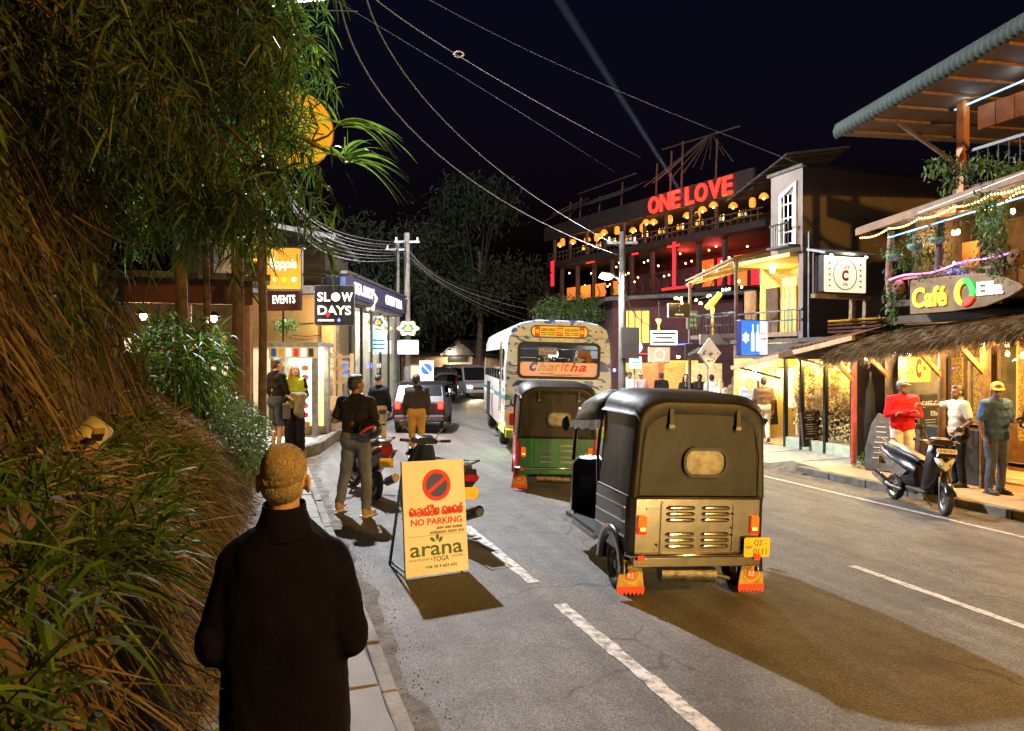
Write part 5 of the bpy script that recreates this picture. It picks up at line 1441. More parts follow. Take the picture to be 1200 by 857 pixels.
for s in (-1, 1): limb(tr, [V3(s * .09, 0, .88), V3(s * .1, .02 + .1 * s, .49), V3(s * .1, -.02 + .12 * s, .1)], [.1, .08, .065])
rem(tr.build('trousers', 'cl_black', t), .014, 5)
for s in (-1, 1): MB().cap((s * .1, -.05 + .12 * s, .045), (s * .11, .14 + .12 * s, .04), .042, .036, 10).build('shoe', 'shoe_dark', t)

# near-side people
person('man in black T-shirt and faded jeans standing astride the kerb, looking away', (1.12, 9.72, gz(1.1)), -R(35), H=1.80, top='cl_black', bottom='cl_jeans', shoes='shoe_tan', skin='skin_brown', head_turn=R(-35),
       pose=dict(ankL=(-.23, .0, .13), kneeL=(-.17, .05, .51), ankR=(.17, -.06, .09), kneeR=(.14, .0, .49), elL=(-.28, -.04, 1.16), wrL=(-.10, .14, 1.22), elR=(.28, .0, 1.14), wrR=(.12, .22, 1.08)), vox=.012)
cp = (.22, 15.25, .17)
person('man in black jumper and dark shorts talking to the blonde woman', cp, -R(60), H=1.82, top='cl_black', sleeve='long', bottom='cl_denim', legs='short', skin='skin_light', hair='hair_brown', head_turn=R(-5),
       pose=dict(elR=(.25, .06, 1.12), wrR=(.14, .28, 1.04), elL=(-.25, -.02, 1.12), wrL=(-.22, .12, .9)), group='couple by the kiosk')
t = person('blonde woman in lime top and dark wide trousers beside the kiosk', (.56, 15.15, .17), R(172), H=1.70, top='cl_lime', sleeve='short', bottom='cl_navy', legs='wide', skin='skin_light', hair='hair_blond', hairlen='long', female=True, head_turn=R(20), head_nod=R(12),
       pose=dict(elL=(-.22, .0, 1.12), wrL=(-.08, .20, 1.06), elR=(.22, .0, 1.12), wrR=(.06, .22, 1.08)), group='couple by the kiosk')
cg = MB()
for s in (-1, 1): limb(cg, [V3(s * .165, 0, 1.39), V3(s * .22, 0, 1.12), V3(s * .1, .17, 1.06)], [.072, .06, .05]); cg.cap((s * .12, -.01, 1.36), (s * .13, .0, .95), .085, .09); cg.cap((s * .06, -.05, 1.4), (s * .07, -.05, .95), .08, .09)
rem(cg.build('cardigan', 'cl_black', t), .014, 5)
jk = MB(); jk.cap((-.16, .26, 1.10), (-.10, .27, .80), .085, .10, 12); jk.cap((-.05, .27, 1.08), (-.14, .27, .72), .07, .06, 12); jk.cap((-.2, .2, 1.1), (.0, .28, 1.12), .06, .06, 12)
o = rem(jk.build('folded_jacket', 'cl_khaki', None), .014, 5); o.matrix_world = TR(.56, 15.15, .17, R(172)); tag(o, 'grey khaki jacket hanging over the blonde woman’s arm', 'jacket')
b_ = thing('handbag', 'small pale grey handbag held between the couple', 'handbag', (.40, 14.88, .98), R(10))
MB().box((0, 0, 0), (.14, .06, .30)).build('bag_body', 'cl_grey', b_, bevel=.02); MB().tube([(-.05, 0, .15), (-.03, 0, .27), (.03, 0, .27), (.05, 0, .15)], .006, 6).build('bag_strap', 'shoe_dark', b_)
p = atd(444, 420, 16.6)
person('woman with hair bun in navy jacket and beige trousers walking away', (p.x, p.y, gz(p.x)), -R(25), H=1.68, top='cl_navy', sleeve='long', bottom='cl_beige', skin='skin_light', hairlen='bun', female=True, head_turn=R(-35), vox=.018, bulk=1.05)
p = atd(488, 420, 15.6)
person('man in grey jumper and mustard trousers walking away beside the car', (p.x, p.y, gz(p.x)), -R(15), H=1.72, top='cl_charcoal', sleeve='long', bottom='cl_mustard', skin='skin_brown', vox=.018, bulk=1.1, head_turn=R(-10))

# people outside the café
zf = lambda x: gz(x) + .115
person('bearded man in red hoodie, white shorts and cap with arms folded', (10.85, 10.35, zf(10.85)), fwd(-.55, -.8), H=1.74, top='cl_red', sleeve='long', bottom='cl_white', legs='short', shoes='shoe_white', beard=True, cap_m='cl_khaki', head_turn=R(35),
       pose=dict(elL=(-.27, .06, 1.13), wrL=(.06, .24, 1.17), elR=(.27, .06, 1.14), wrR=(-.08, .26, 1.20)), bulk=1.08, group='men outside the café')
person('man in cream T-shirt leaning one arm on the café wall', (11.08, 9.42, zf(11.1)), fwd(-.9, .35), H=1.70, top='cl_cream', sleeve='short', bottom='cl_black', shoes='shoe_dark', beard=True,
       pose=dict(elR=(.33, .14, 1.36), wrR=(.40, .40, 1.36), elL=(-.27, -.06, 1.13), wrL=(-.22, .12, .98)), bulk=1.05, group='men outside the café')
t = person('man in blue polo shirt, jeans and tan cap looking down at a phone', (11.05, 8.72, zf(11.05)), fwd(-.15, -1.0), H=1.76, top='cl_blue', sleeve='short', bottom='cl_denim', shoes='shoe_dark', cap_m='cl_mustard', head_turn=R(-30), head_nod=R(-18),
       pose=dict(elL=(-.27, .02, 1.13), wrL=(-.10, .28, 1.16), elR=(.27, -.02, 1.12), wrR=(.25, .04, .88)), bulk=1.12, group='men outside the café')
MB().box((0, 0, 0), (.075, .012, .15)).build('phone', 'ink_black', None, T=TR(11.05, 8.72, zf(11.05), fwd(-.15, -1.0)) @ TR(-.04, .36, 1.21, rx=-1.0), label='black phone held by the man in the blue polo shirt', cat='phone')
person('man in dark shirt, camouflage trousers and red shoes at the picture edge', (11.35, 8.18, zf(11.3)), fwd(-1, -.1), H=1.74, top='cl_black', sleeve='long', bottom='cl_khaki', shoes='shoe_red', cap_m='cl_red', head_nod=R(-12),
       pose=dict(elR=(.26, .06, 1.12), wrR=(.10, .30, 1.14), elL=(-.26, .06, 1.12), wrL=(-.08, .30, 1.12)), group='men outside the café')
# strollers further up the street
far = [(878, 465, 20.5, 'fair-haired woman in sky blue shirt walking away past the clothes shop', dict(top='cl_skyblue', sleeve='short', bottom='cl_beige', skin='skin_light', hair='hair_blond', hairlen='long', female=True), 1),
       (895, 470, 19.5, 'man in dark jacket and pale trousers striding beside the menu board', dict(top='cl_brown', sleeve='long', bottom='cl_cream', skin='skin_light', pose=dict(ankL=(-.1, .26, .12), kneeL=(-.1, .2, .52), ankR=(.1, -.32, .16), kneeR=(.1, .02, .49))), 1),
       (862, 465, 22.5, 'woman with long fair brown hair walking away beside the fair-haired woman', dict(top='cl_brown', sleeve='long', bottom='cl_denim', skin='skin_light', hair='hair_brown', hairlen='long', female=True), 1),
       (845, 465, 23.5, 'woman with blond hair and cream top seen over the tuk-tuk roof', dict(top='cl_cream', bottom='cl_denim', skin='skin_light', hair='hair_blond', hairlen='long', female=True, H=1.6), 1),
       (834, 465, 25.0, 'man in white T-shirt walking away under the diamond sign', dict(top='cl_white', bottom='cl_black', skin='skin_brown'), 1),
       (820, 465, 25.5, 'man in open black jacket and pink shirt facing the camera', dict(top='cl_black', sleeve='long', bottom='cl_black', skin='skin_brown'), 0),
       (804, 465, 25.0, 'woman with black hair and black dress facing the camera', dict(top='cl_black', sleeve='long', bottom='cl_black', skin='skin_light', hairlen='long', female=True), 0),
       (775, 465, 27.0, 'man in dark clothes standing near the beige sign', dict(top='cl_black', sleeve='long', bottom='cl_black', skin='skin_brown'), 1),
       (751, 465, 28.0, 'person in white cap and pale pink shirt under the round white sign', dict(top='cl_pink', bottom='cl_denim', skin='skin_brown', cap_m='cl_white'), 0),
       (738, 465, 27.5, 'man in white shirt beside the lamp post', dict(top='cl_white', sleeve='long', bottom='cl_cream', skin='skin_brown'), 0),
       (733, 465, 30.0, 'second man in white shirt behind the lamp post', dict(top='cl_white', sleeve='short', bottom='cl_denim', skin='skin_brown'), 1)]
for (px, py, d, lb, kw, away) in far:
    p = atd(px, 420, d)
    a = YAW + math.atan((px - 600) / 867)
    person(lb, (p.x, p.y, gz(p.x) + .075), (-a if away else PI - a) + random.uniform(-.3, .3), vox=.024, group='strollers along the far pavement', detail=not away, **kw)
# ------------------------------------------------------------------ shared building materials
mat('wall_beige', (.50, .36, .20), .85, c2=(.42, .30, .17), scale=2, bump=.15, bscale=20)
mat('wall_dark', (.06, .052, .048), .9, var=.3, scale=3, bump=.2)
mat('wall_grey', (.17, .135, .115), .9, c2=(.135, .105, .09), scale=1.2, bump=.15, bscale=25, detail=8)
mat('wall_maroon', (.055, .014, .016), .85, var=.25, scale=2)
mat('wall_yellow', (.62, .45, .12), .8, var=.1, scale=2)
mat('wall_cream', (.55, .47, .34), .85, var=.12, scale=2)
mat('roof_tile_dark', (.06, .05, .045), .85, var=.4, scale=6, bump=.4)
mat('wood_dark', (.07, .038, .02), .7, c2=(.035, .02, .012), scale=7, bump=.4, bscale=25)
mat('wood_mid', (.22, .12, .05), .65, c2=(.13, .07, .03), scale=6, bump=.35, bscale=25)
mat('wood_orange', (.42, .17, .045), .6, c2=(.28, .10, .03), scale=6, bump=.3, bscale=25)
mat('wood_pale', (.44, .31, .16), .7, c2=(.32, .21, .11), scale=6, bump=.3, bscale=25)
mat('wood_red', (.34, .05, .025), .6, c2=(.22, .03, .02), scale=6, bump=.3)
mat('metal_black', (.018, .018, .019), .5, metal=.3, var=.2)
mat('metal_grey', (.20, .21, .22), .5, metal=.5, var=.25)
mat('sign_black', (.012, .012, .013), .4, var=.1)
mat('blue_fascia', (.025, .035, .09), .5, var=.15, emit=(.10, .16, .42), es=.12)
mat('pot_clay', (.28, .11, .05), .8, var=.2); mat('pot_green', (.08, .20, .13), .5, var=.2)
mat('board_white', (.66, .66, .62), .5, var=.05)
glow('glow_white', (1.0, .97, .9), 1.2); glow('glow_cool', (.80, .93, 1.0), 1.3); glow('glow_teal', (.45, .9, 1.0), 1.0)
glow('glow_warm', (1.0, .70, .25), 1.3); glow('glow_orange', (1.0, .42, .06), 2.0); glow('glow_yellow', (1.0, .62, .03), 1.1); glow('glow_amber', (.95, .44, .05), .75)
glow('glow_letter', (1.0, .98, .92), 1.8); glow('glow_ivory', (1.0, .86, .62), .95)
glow('bulb_warm', (1.0, .72, .30), 30); glow('bulb_white', (.95, .97, 1.0), 30); glow('bulb_gold', (1.0, .62, .16), 16)
glow('glow_green', (.02, .80, .06), 1.0); glow('glow_red', (1.0, .03, .02), 1.3); glow('glow_red_deep', (1.0, .02, .03), 1.6); glow('glow_pink', (1.0, .22, .75), 2.2); glow('glow_blue', (.30, .62, 1.0), 2.0); glow('glow_royal', (.08, .12, 1.0), 5.0); glow('glow_poster_blue', (.04, .22, .95), .9)
CR = Vector((cT, -sT, 0)); CF = Vector((sT, cT, 0)); UP = Vector((0, 0, 1))
def facing(px, py, d, turn=0.):
    """frame at a place, turned to the street's onlookers; turn in degrees about the vertical"""
    o = atd(px, py, d)
    a = R(turn)
    right = CR * math.cos(a) + CF * math.sin(a)
    return frame(o, right, UP)
def board(name, label, px, py, wpx, hpx, d, turn=0., depth=.12, case='metal_black', face=None, rim=.02, cat='sign', group=None, shape=None):
    """a real box sign: case, face plate set in a rim; returns (thing, frame on the face, width, height)"""
    T = facing(px, py, d, turn); W_ = wpx * d / FPX / max(.3, math.cos(R(turn))); Hh = hpx * d / FPX
    t = thing(name, label, cat, tuple(T.translation), group=group)
    M = T.copy(); M.translation = (0, 0, 0)
    out = shape(W_, Hh) if shape else rrect(W_, Hh, min(W_, Hh) * .04, 2)
    MB().prism(out, -depth, 0, M).build('case', case, t)
    k = (1 - 2 * rim / W_, 1 - 2 * rim / Hh)
    if face:
        MB().prism([(x * k[0], y * k[1]) for x, y in out], 0, .004, M).build('face', face, t)
    return t, M @ TR(0, 0, .005), W_, Hh
def bulb(parent, p, m='bulb_warm', r=.035, name='bulb'):
    return MB().sph(p, (r, r, r * 1.25), 8, 6).build(name, m, parent)
def lamp_thing(name, label, loc, m, power, color, r=.05, cat='lamp', group=None, shade=True, drop=.25):
    t = thing(name, label, cat, loc, group=group)
    MB().sph((0, 0, 0), (r, r, r * 1.25), 10, 8).build('bulb', m, t)
    MB().tube([(0, 0, r), (0, 0, drop)], .006, 5).build('cord', 'metal_black', t)
    if shade: MB().lathe([(r * 2.1, r * .6), (r * 1.3, r * 1.6), (r * .5, r * 2.0)], 12, caps=False).build('shade', 'metal_black', t)
    if power: point('bulb_light', (0, 0, -r * 1.6), power, color, r, t)
    return t
def plant(name, label, loc, n, ll, lw, spread, m='leaf_shrub', pot=None, h=.25, cat='plant', group=None):
    t = thing(name, label, cat, loc, group=group)
    if pot: MB().lathe([(.09, 0), (.13, .2), (.14, .22), (.12, .22)], 12).build('pot', pot, t)
    z0 = .22 if pot else 0
    P_ = rng.normal(size=(n, 3)) * np.array([spread, spread, spread * .8]) + np.array([0, 0, z0 + h])
    D_ = norm(P_ - np.array([0, 0, z0])) + rng.normal(size=(n, 3)) * .6
    MB().tube([(0, 0, z0), (0, 0, z0 + h)], .012, 5).build('stem', 'bark', t)
    blades('foliage', m, P_, D_, rng.uniform(ll * .6, ll * 1.3, n), rng.uniform(lw * .7, lw * 1.2, n), rng.uniform(.2, .8, n), 2, parent=t)
    return t

# ------------------------------------------------------------------ A-board (no parking)
mat('board_cream', (.74, .72, .66), .55, var=.05, scale=3)
mat('sign_blue', (.02, .035, .24), .5, var=.06); mat('sign_red', (.60, .012, .012), .5, var=.06); mat('arana_green', (.05, .12, .05), .6, var=.1); mat('ink_brown', (.16, .12, .07), .6, var=.1)
A, B = Vector((1.215, 6.70, gz(1.2))), Vector((1.845, 6.84, gz(1.85)))
ab = thing('sandwich_board', 'cream no-parking board standing by the kerb before the black scooter', 'sandwich board', tuple(A))
T0 = frame((0, 0, 0), B - A, (0, .16, 1)); bw = (B - A).length; bh = 1.065
MB().span((0, .03, -.014), (bw, bh, .008)).build('panel', 'board_cream', ab, T=T0)
fr = MB(); ring_panel(fr, [(0, .02), (bw, .02), (bw, bh + .01), (0, bh + .01)], [(.014, .034), (bw - .014, .034), (bw - .014, bh - .004), (.014, bh - .004)], T0, -.02, .012); fr.build('frame', 'board_cream', ab)
lg = MB()
for x in (.02, bw - .02):
    lg_ = MB().bar(T0 @ V3(x, bh * .93, -.02), T0 @ V3(x, bh * .93, -.02) + V3(-.06, .40, -bh * .93 + .0), .022); lg_.build('rear_leg', 'metal_black', ab)
p0, p1 = T0 @ V3(.02, bh * .06, -.02), T0 @ V3(.02, bh * .93, -.02) + V3(-.06, .40, -bh * .93 + .05)
MB().bar(p0, p1, .018).build('stretcher', 'metal_black', ab)
F_ = lambda x, y, z=.009: T0 @ TR(x * bw, y * bh, z)
MB().lathe([(.148, 0), (.148, .003)], 40, T=F_(.54, .79)).build('red_ring', 'sign_red', ab)
MB().lathe([(.110, 0.003), (.110, .006)], 40, T=F_(.54, .79)).build('blue_disc', 'sign_blue', ab)
MB().box((0, 0, .008), (.245, .036, .003), T=F_(.54, .79) @ TR(rz=R(35))).build('red_bar', 'sign_red', ab)
script('script_line', 'na ae va ae ta al va ii ma _ ta ha na ma al', 'sign_red', ab, F_(.52, .565), bw * .86, .085, .017)
text('lettering', 'NO PARKING', 'sign_red', ab, F_(.52, .475), w=bw * .82, h=.062, bold=.025, ext=.002)
script('script_line', 'ta ka ra _ si ha ra _ ka va na ma', 'ink_brown', ab, F_(.72, .415), bw * .42, .026, .005)
script('script_line', 'ma ra na si ka ra _ ta ka ra _ na va', 'ink_brown', ab, F_(.68, .378), bw * .55, .026, .005)
MB().span((.03, .353 * bh, .009), (bw - .03, .353 * bh + .003, .011)).build('rule', 'ink_brown', ab, T=T0)
text('lettering', 'arana', 'arana_green', ab, F_(.5, .225), w=bw * .84, h=.095, bold=.012, ext=.002)
for k, (dx, dy, a) in enumerate(((-.035, 0, 35), (.01, .02, -5), (.04, -.005, -35))):
    lf = [(0, -.03), (.016, -.005), (.014, .02), (0, .038), (-.014, .02), (-.016, -.005)]
    MB().prism(lf, 0, .003, F_(.5, .315) @ TR(dx, dy, 0, R(a) if k != 0 else R(50))).build('leaf_emblem', 'arana_green', ab)
text('lettering', 'BOUTIQUE &', 'ink_brown', ab, F_(.25, .152), w=bw * .36, h=.022, ext=.001)
text('lettering', 'YOGA', 'ink_black', ab, F_(.56, .15), w=bw * .25, h=.048, ext=.002)
text('lettering', 'CENTRE', 'ink_brown', ab, F_(.82, .158), w=bw * .2, h=.022, ext=.001)
text('lettering', '+94 70 4 603 603', 'ink_black', ab, F_(.56, .085), w=bw * .50, h=.028, ext=.001, bold=.01)

# ------------------------------------------------------------------ roadside shop behind the bank vegetation
sh = thing('souvenir_shop', 'open-fronted souvenir shop glowing warm behind the bank vegetation', 'shop', (-1.9, 16.2, .1))
MB().span((-2.6, -2.0, 0), (1.65, 2.0, .12)).build('floor', 'concrete', sh)
MB().span((-2.6, 1.9, .12), (1.65, 2.0, 3.3)).build('back_wall', 'wood_dark', sh)
MB().span((-2.7, -2.0, .12), (-2.6, 2.0, 3.3)).build('side_wall', 'wood_dark', sh)
MB().box((-.4, -.2, 3.45), (4.8, 5.0, .10), rx=.06).build('roof', 'roof_tile_dark', sh)
MB().span((-2.6, -2.25, 2.85), (1.7, -2.15, 3.3)).build('fascia', 'wall_maroon', sh)
for x in (-2.2, -.75, .62, 1.6):
    MB().tube([(x, -2.1, 0), (x, -2.1, 3.0)], .07, 8).build('post', 'wood_mid', sh)
for zz in (.5, 1.0, 1.5, 2.0):
    s_ = MB().span((-2.4, 1.45, zz), (1.4, 1.88, zz + .03)).build('shelf', 'wood_pale', sh)
    for i in range(16):
        x = -2.25 + .22 * i + random.uniform(-.03, .03); hh = random.uniform(.15, .38)
        g_ = MB().lathe([(.05, 0), (.055, hh * .6), (.02, hh * .8), (.02, hh)], 8) if i % 3 else MB().span((-.06, -.05, 0), (.06, .05, hh))
        o = g_.build('souvenir', random.choice(('cl_red', 'glow_ivory', 'wood_orange', 'cl_lime', 'board_white', 'cl_red')), s_); o.location = (x, 1.62, zz + .03)
MB().span((-1.6, -1.4, .12), (1.0, -.7, .95)).build('counter', 'wood_pale', sh)
for i, (x, y, lb) in enumerate(((-1.7, -1.2, 'furthest inside'), (-.15, -1.6, 'above the counter'), (1.0, -1.3, 'next to the end post'))):
    lamp_thing('pendant_lamp', 'warm pendant lamp of the souvenir shop, ' + lb, (-1.9 + x, 16.2 + y, 2.75), 'bulb_warm', 120, WARM, .06, group='souvenir shop lamps')
# poles standing in the vegetation
for px, d, h_, r_, lb, mm in ((211, 10.5, 4.6, .10, 'thick tree trunk standing in the shrubs behind the bank', 'bark'), (240, 9.2, 5.0, .045, 'thin dark post in front of the souvenir shop', 'bark'), (277, 11, 5.2, .10, 'thick trunk between the souvenir shop lamps', 'bark'), (306, 11.6, 4.9, .07, 'dark pole beside the lit orange sign', 'bark')):
    p = atd(px, 420, d)
    MB().tube([(0, 0, 0), (.03, 0, h_ * .5), (-.02, .02, h_)], [r_, r_ * .9, r_ * .8], 9).build('post', mm, None, T=TR(p.x, p.y, .1), label=lb, cat='post')
p = atd(296, 322, 11.5)
MB().tube([(.12, 0, .25), (.10, 0, .05), (.0, 0, -.05), (-.22, 0, -.06), (-.26, 0, -.12)], .045, 8).build('bracket', 'bark', None, T=TR(*p, rz=-YAW), label='curved dark bracket on the pole beside the lit orange sign', cat='bracket')
glow('glow_sun', (.80, .48, .02), .4)
t, T, W_, Hh = board('round_sign', 'round yellow sign on a post half hidden by the overhanging leaves', 345, 152, 54, 92, 11.4, 20, .05, 'flap_gold', 'glow_sun', .012, shape=lambda a, b: [(b / 2 * math.cos(R(k)), b / 2 * math.sin(R(k))) for k in range(0, 360, 10)])
text('lettering', 'DOSA', 'ink_black', t, T @ TR(.06, .17, .0), w=.62, h=.2, bold=.02)
text('lettering', 'ELLA', 'ink_black', t, T @ TR(.12, -.24, .0), w=.4, h=.1)
MB().box((0, -.04, .004), (.9, .02, .006), T=T).build('rule', 'ink_black', t)
MB().bar((0, .05, 0), (-.55, .25, 0), .05).build('bracket', 'metal_grey', t)

# lit box signs
t, T, W_, Hh = board('box_sign', 'tall glowing yellow box sign with an ELLA band, behind the pole', 294, 283, 34, 48, 14.6, 15, .2, 'wood_pale', 'glow_yellow', .02)
MB().span((-W_ * .46, -Hh * .42, .0), (W_ * .46, -Hh * .18, .006)).build('band', 'flap_gold', t, T=T)
text('lettering', 'ELLA', 'ink_black', t, T @ TR(.06, -Hh * .3, .008), w=.3, h=.1)
MB().span((-W_ * .3, -Hh * .05, .0), (W_ * .3, Hh * .38, .005)).build('panel', 'glow_warm', t, T=T)
MB().tube([(0, .1, -Hh / 2), (0, .1, -Hh / 2 - 2.6)], .04, 8).build('post', 'wood_mid', t)
t, T, W_, Hh = board('box_sign', 'glowing amber box sign with looping white script', 333, 315, 40, 50, 15.2, 8, .25, 'metal_grey', 'glow_amber', .02)
text('lettering', 'Boppie', 'glow_white', t, T @ TR(-.02, .08, .0), w=W_ * .82, h=.26, bold=.02, shear=.3)
MB().tube([(-.25, -.03, .004), (.0, .02, .004), (.26, .04, .004)], .008, 5).build('flourish', 'glow_white', t, T=T)
for k, x in enumerate((-.18, .0, .2)):
    MB().lathe([(.05, 0), (.04, .004)], 10, T=T @ TR(x, -.22, 0)).build('emblem', ('glow_warm', 'glow_yellow', 'glow_white')[k], t)
MB().box((-.1, -.34, .002), (.3, .03, .004), T=T).build('caption', 'board_white', t)
MB().bar((W_ * .5, .1, -.1), (W_ * .5 + .5, .3, -.1), .05).build('arm', 'metal_black', t)
t, T, W_, Hh = board('fascia_sign', 'maroon fascia sign lettered in white under the amber box sign', 332, 351, 42, 26, 15.9, -18, .1, 'wall_maroon', 'wall_maroon', .01)
text('lettering', 'EVENTS', 'glow_letter', t, T @ TR(.02, .0, .0), w=W_ * .7, h=.18, bold=.02)
MB().bar((0, .06, -.2), (0, .3, -.9), .04).build('bracket', 'metal_black', t)

# ------------------------------------------------------------------ beige shop house with terrace
bx = Vector((.35, 20.2, .17))
hs_ = thing('shop_house', 'beige two-storey shop house with terrace behind the kiosk', 'building', tuple(bx), -R(14))
MB().span((-3.0, .8, 0), (1.25, 5.5, 3.55)).build('wall', 'wall_beige', hs_)
MB().span((-3.2, .2, 3.55), (1.5, 5.8, 3.75)).build('roof_slab', 'roof_tile_dark', hs_)
MB().span((-3.0, 1.2, 3.75), (1.0, 5.5, 5.2)).build('upper_wall', 'wall_dark', hs_)
MB().box((-1.0, 2.6, 5.45), (5.0, 5.2, .12), ry=.18).build('roof', 'roof_tile_dark', hs_)
MB().span((-2.0, 1.15, 4.0), (-1.2, 1.19, 5.0)).build('window', 'board_white', hs_)
MB().span((.95, -.6, 0), (2.0, -.45, .85)).build('terrace_wall', 'wall_beige', hs_)
MB().span((1.9, -.445, 0), (2.0, 1.5, .85)).build('terrace_wall', 'wall_beige', hs_)
MB().span((1.0, -.445, 0), (1.895, .795, .5)).build('terrace_floor', 'concrete', hs_)
for k in range(3): MB().span((.85 + .03 * k, -1.3 + .25 * k, 0), (1.45, -1.05 + .25 * k, .17 * (k + 1))).build('step', 'old_concrete', hs_)
for x in (1.0, 1.32, 1.65, 1.95): MB().span((x - .05, -.57, .85), (x + .05, -.47, 1.95)).build('railing_post', 'wood_pale', hs_)
for zz in (1.2, 1.55, 1.85): MB().bar((1.0, -.53, zz), (1.95, -.53, zz + .02), .05, .07).build('railing_rail', 'wood_pale', hs_)
for zz in (2.1, 2.45, 2.8): MB().tube([(.2, .72, zz), (.55, .70, zz - .03), (.95, .72, zz)], .012, 5).build('wire_rail', 'metal_black', hs_)
MB().span((.93, .68, 2.0), (.97, .74, 2.9)).build('rail_end', 'wood_dark', hs_)
lamp_thing('wall_lamp', 'warm lamp washing the beige wall of the shop house', tuple(bx + V3(1.3, -.3, 3.1)), 'bulb_warm', 110, WARM, .05, group='shop house lamps')
lamp_thing('wall_lamp', 'warm lamp over the terrace beside the glass shop', tuple(bx + V3(1.9, .1, 2.9)), 'bulb_warm', 70, WARM, .05, group='shop house lamps')
for px, py, d, lb, n in ((336, 385, 19.5, 'tall leafy potted plant on the beige wall ledge', 260), (381, 420, 19.6, 'small leafy plant behind the terrace railing', 160)):
    plant('potted_plant', lb, tuple(atd(px, py + 10, d)), n, .16, .035, .13, 'leaf_green', None, .3)
# kiosk
kp = atd(345, 420, 17.4)
ks = thing('kiosk', 'grey framed snack kiosk with bright menu behind the couple', 'kiosk', (kp.x, kp.y, .17), -R(24))
for x in (-.5, .5):
    for y in (0, .8): MB().span((x - .06, y - .06, 0), (x + .06, y + .06, 2.1)).build('post', 'metal_grey', ks)
MB().span((-.62, -.12, 2.1), (.62, .95, 2.2)).build('roof', 'metal_grey', ks)
MB().span((-.44, .78, 0), (.44, .84, 2.1)).build('back_panel', 'glow_warm', ks)
MB().span((-.44, .1, .0), (.1, .7, .95)).build('counter', 'wood_pale', ks)
f_ = MB().span((-.58, -.10, 1.83), (.58, -.05, 2.1)).build('menu_fascia', 'board_white', ks)
for k in range(6):
    MB().span((-.52 + .18 * k, -.108, 1.87), (-.40 + .18 * k, -.102, 2.06)).build('picture', ('lt_blue', 'lt_gold', 'glow_white', 'lt_red', 'glow_white', 'wall_dark')[k], f_)
m_ = MB().span((.12, -.06, .35), (.44, -.03, 1.75)).build('menu_banner', 'glow_white', ks)
for k in range(6): MB().prism(rrect(.16, .12, .05, 3), 0, .004, frame((.28, -.062, .5 + .22 * k), (1, 0, 0), (0, 0, 1))).build('picture', ('lt_red', 'cl_pink', 'lt_orange')[k % 3], m_)
point('kiosk_light', (-.1, .3, 1.8), 120, (1, .86, .55), .06, ks)
# SLOW DAYS
t, T, W_, Hh = board('box_sign', 'square black box sign with rounded white SLOW DAYS letters', 392, 358, 46, 47, 17.8, 6, .12, 'metal_grey', 'sign_black', .012)
for s_, y_ in (('SL', .2), ('W', .2), ('DAYS', -.12)):
    x_ = {'SL': -.25, 'W': .30, 'DAYS': .0}[s_]; w_ = {'SL': .30, 'W': .26, 'DAYS': .78}[s_]
    text('lettering', s_, 'glow_letter', t, T @ TR(x_, y_, 0), w=w_, h=.22, bold=.018)
MB().lathe([(.105, 0), (.105, .006)], 24, T=T @ TR(.03, .2, 0)).build('letter_o', 'glow_letter', t)
MB().box((-.2, -.36, .002), (.38, .045, .005), T=T).build('caption', 'glow_white', t)
MB().prism([(0, 0), (.06, .1), (.02, .16), (-.05, .08)], 0, .005, T @ TR(-.16, -.30, 0)).build('emblem', 'glow_red_deep', t)
MB().prism([(0, 0), (.05, .06), (.09, .0), (.05, -.04)], 0, .005, T @ TR(.06, -.36, 0)).build('emblem', 'glow_royal', t)
for x in (-.3, .3): MB().bar((x * .95, .04, Hh / 2), (x * .95, .04, Hh / 2 + .25), .02).build('hanger', 'metal_black', t)
MB().bar((-.6, .2, Hh / 2 + .25), (.6, -.05, Hh / 2 + .25), .03).build('arm', 'metal_black', t)
# glass shop along the bend
g0, g1 = Vector((1.95, 21.3, .2)), Vector((4.85, 28.8, .2)); gl_ = (g1 - g0).length
gs = thing('glass_shop', 'bright glass-fronted shop with blue lettered fascia along the bend', 'shop', tuple(g0))
G = frame((0, 0, 0), (g1 - g0).normalized(), UP)           # x along the front, y up, z towards the street
MB().span((0, -.1, -4.0), (gl_, 0, .05)).build('floor', 'concrete', gs, T=G)
MB().span((0, 0, -4.0), (gl_, 3.4, -3.9)).build('back_wall', 'wall_cream', gs, T=G)
MB().span((0, 0, -3.9), (.1, 3.4, -.02)).build('side_wall', 'wall_cream', gs, T=G)
MB().span((gl_ - .1, 0, -3.9), (gl_, 3.4, -.02)).build('side_wall', 'wall_cream', gs, T=G)
MB().span((-.1, 3.42, -4.2), (gl_ + .1, 3.52, .25)).build('ceiling', 'wall_dark', gs, T=G)
MB().span((-.15, 3.54, -4.2), (gl_ + .15, 4.15, .32)).build('fascia', 'blue_fascia', gs, T=G)
MB().span((-.2, 4.16, -4.2), (gl_ + .2, 4.24, .4)).build('roof', 'wall_dark', gs, T=G)
text('lettering', 'GUILTY ELLA', 'glow_letter', gs, G @ TR(gl_ * .77, 3.84, .33), w=gl_ * .36, h=.34, bold=.03)
text('lettering', 'TEA SHOP', 'glow_letter', gs, G @ TR(gl_ * .22, 3.84, .33), w=gl_ * .30, h=.34, bold=.03)
for k in range(7):
    x = gl_ * k / 6
    MB().span((x - .035, 0, -.04), (x + .035, 3.4, .04)).build('mullion', 'metal_black' if k % 3 else 'metal_grey', gs, T=G)
    if k < 6: MB().span((x + .3, 3.38, -3.2), (x + 1.0, 3.415, -.5)).build('added_glow_panel', 'glow_cool', gs, T=G)  # glowing panels added under the ceiling to brighten the shop
    if k < 6: MB().span((x + .07, .05, -.01), (x + gl_ / 6 - .07, 3.35, .01)).build('pane', 'pane_glass', gs, T=G)
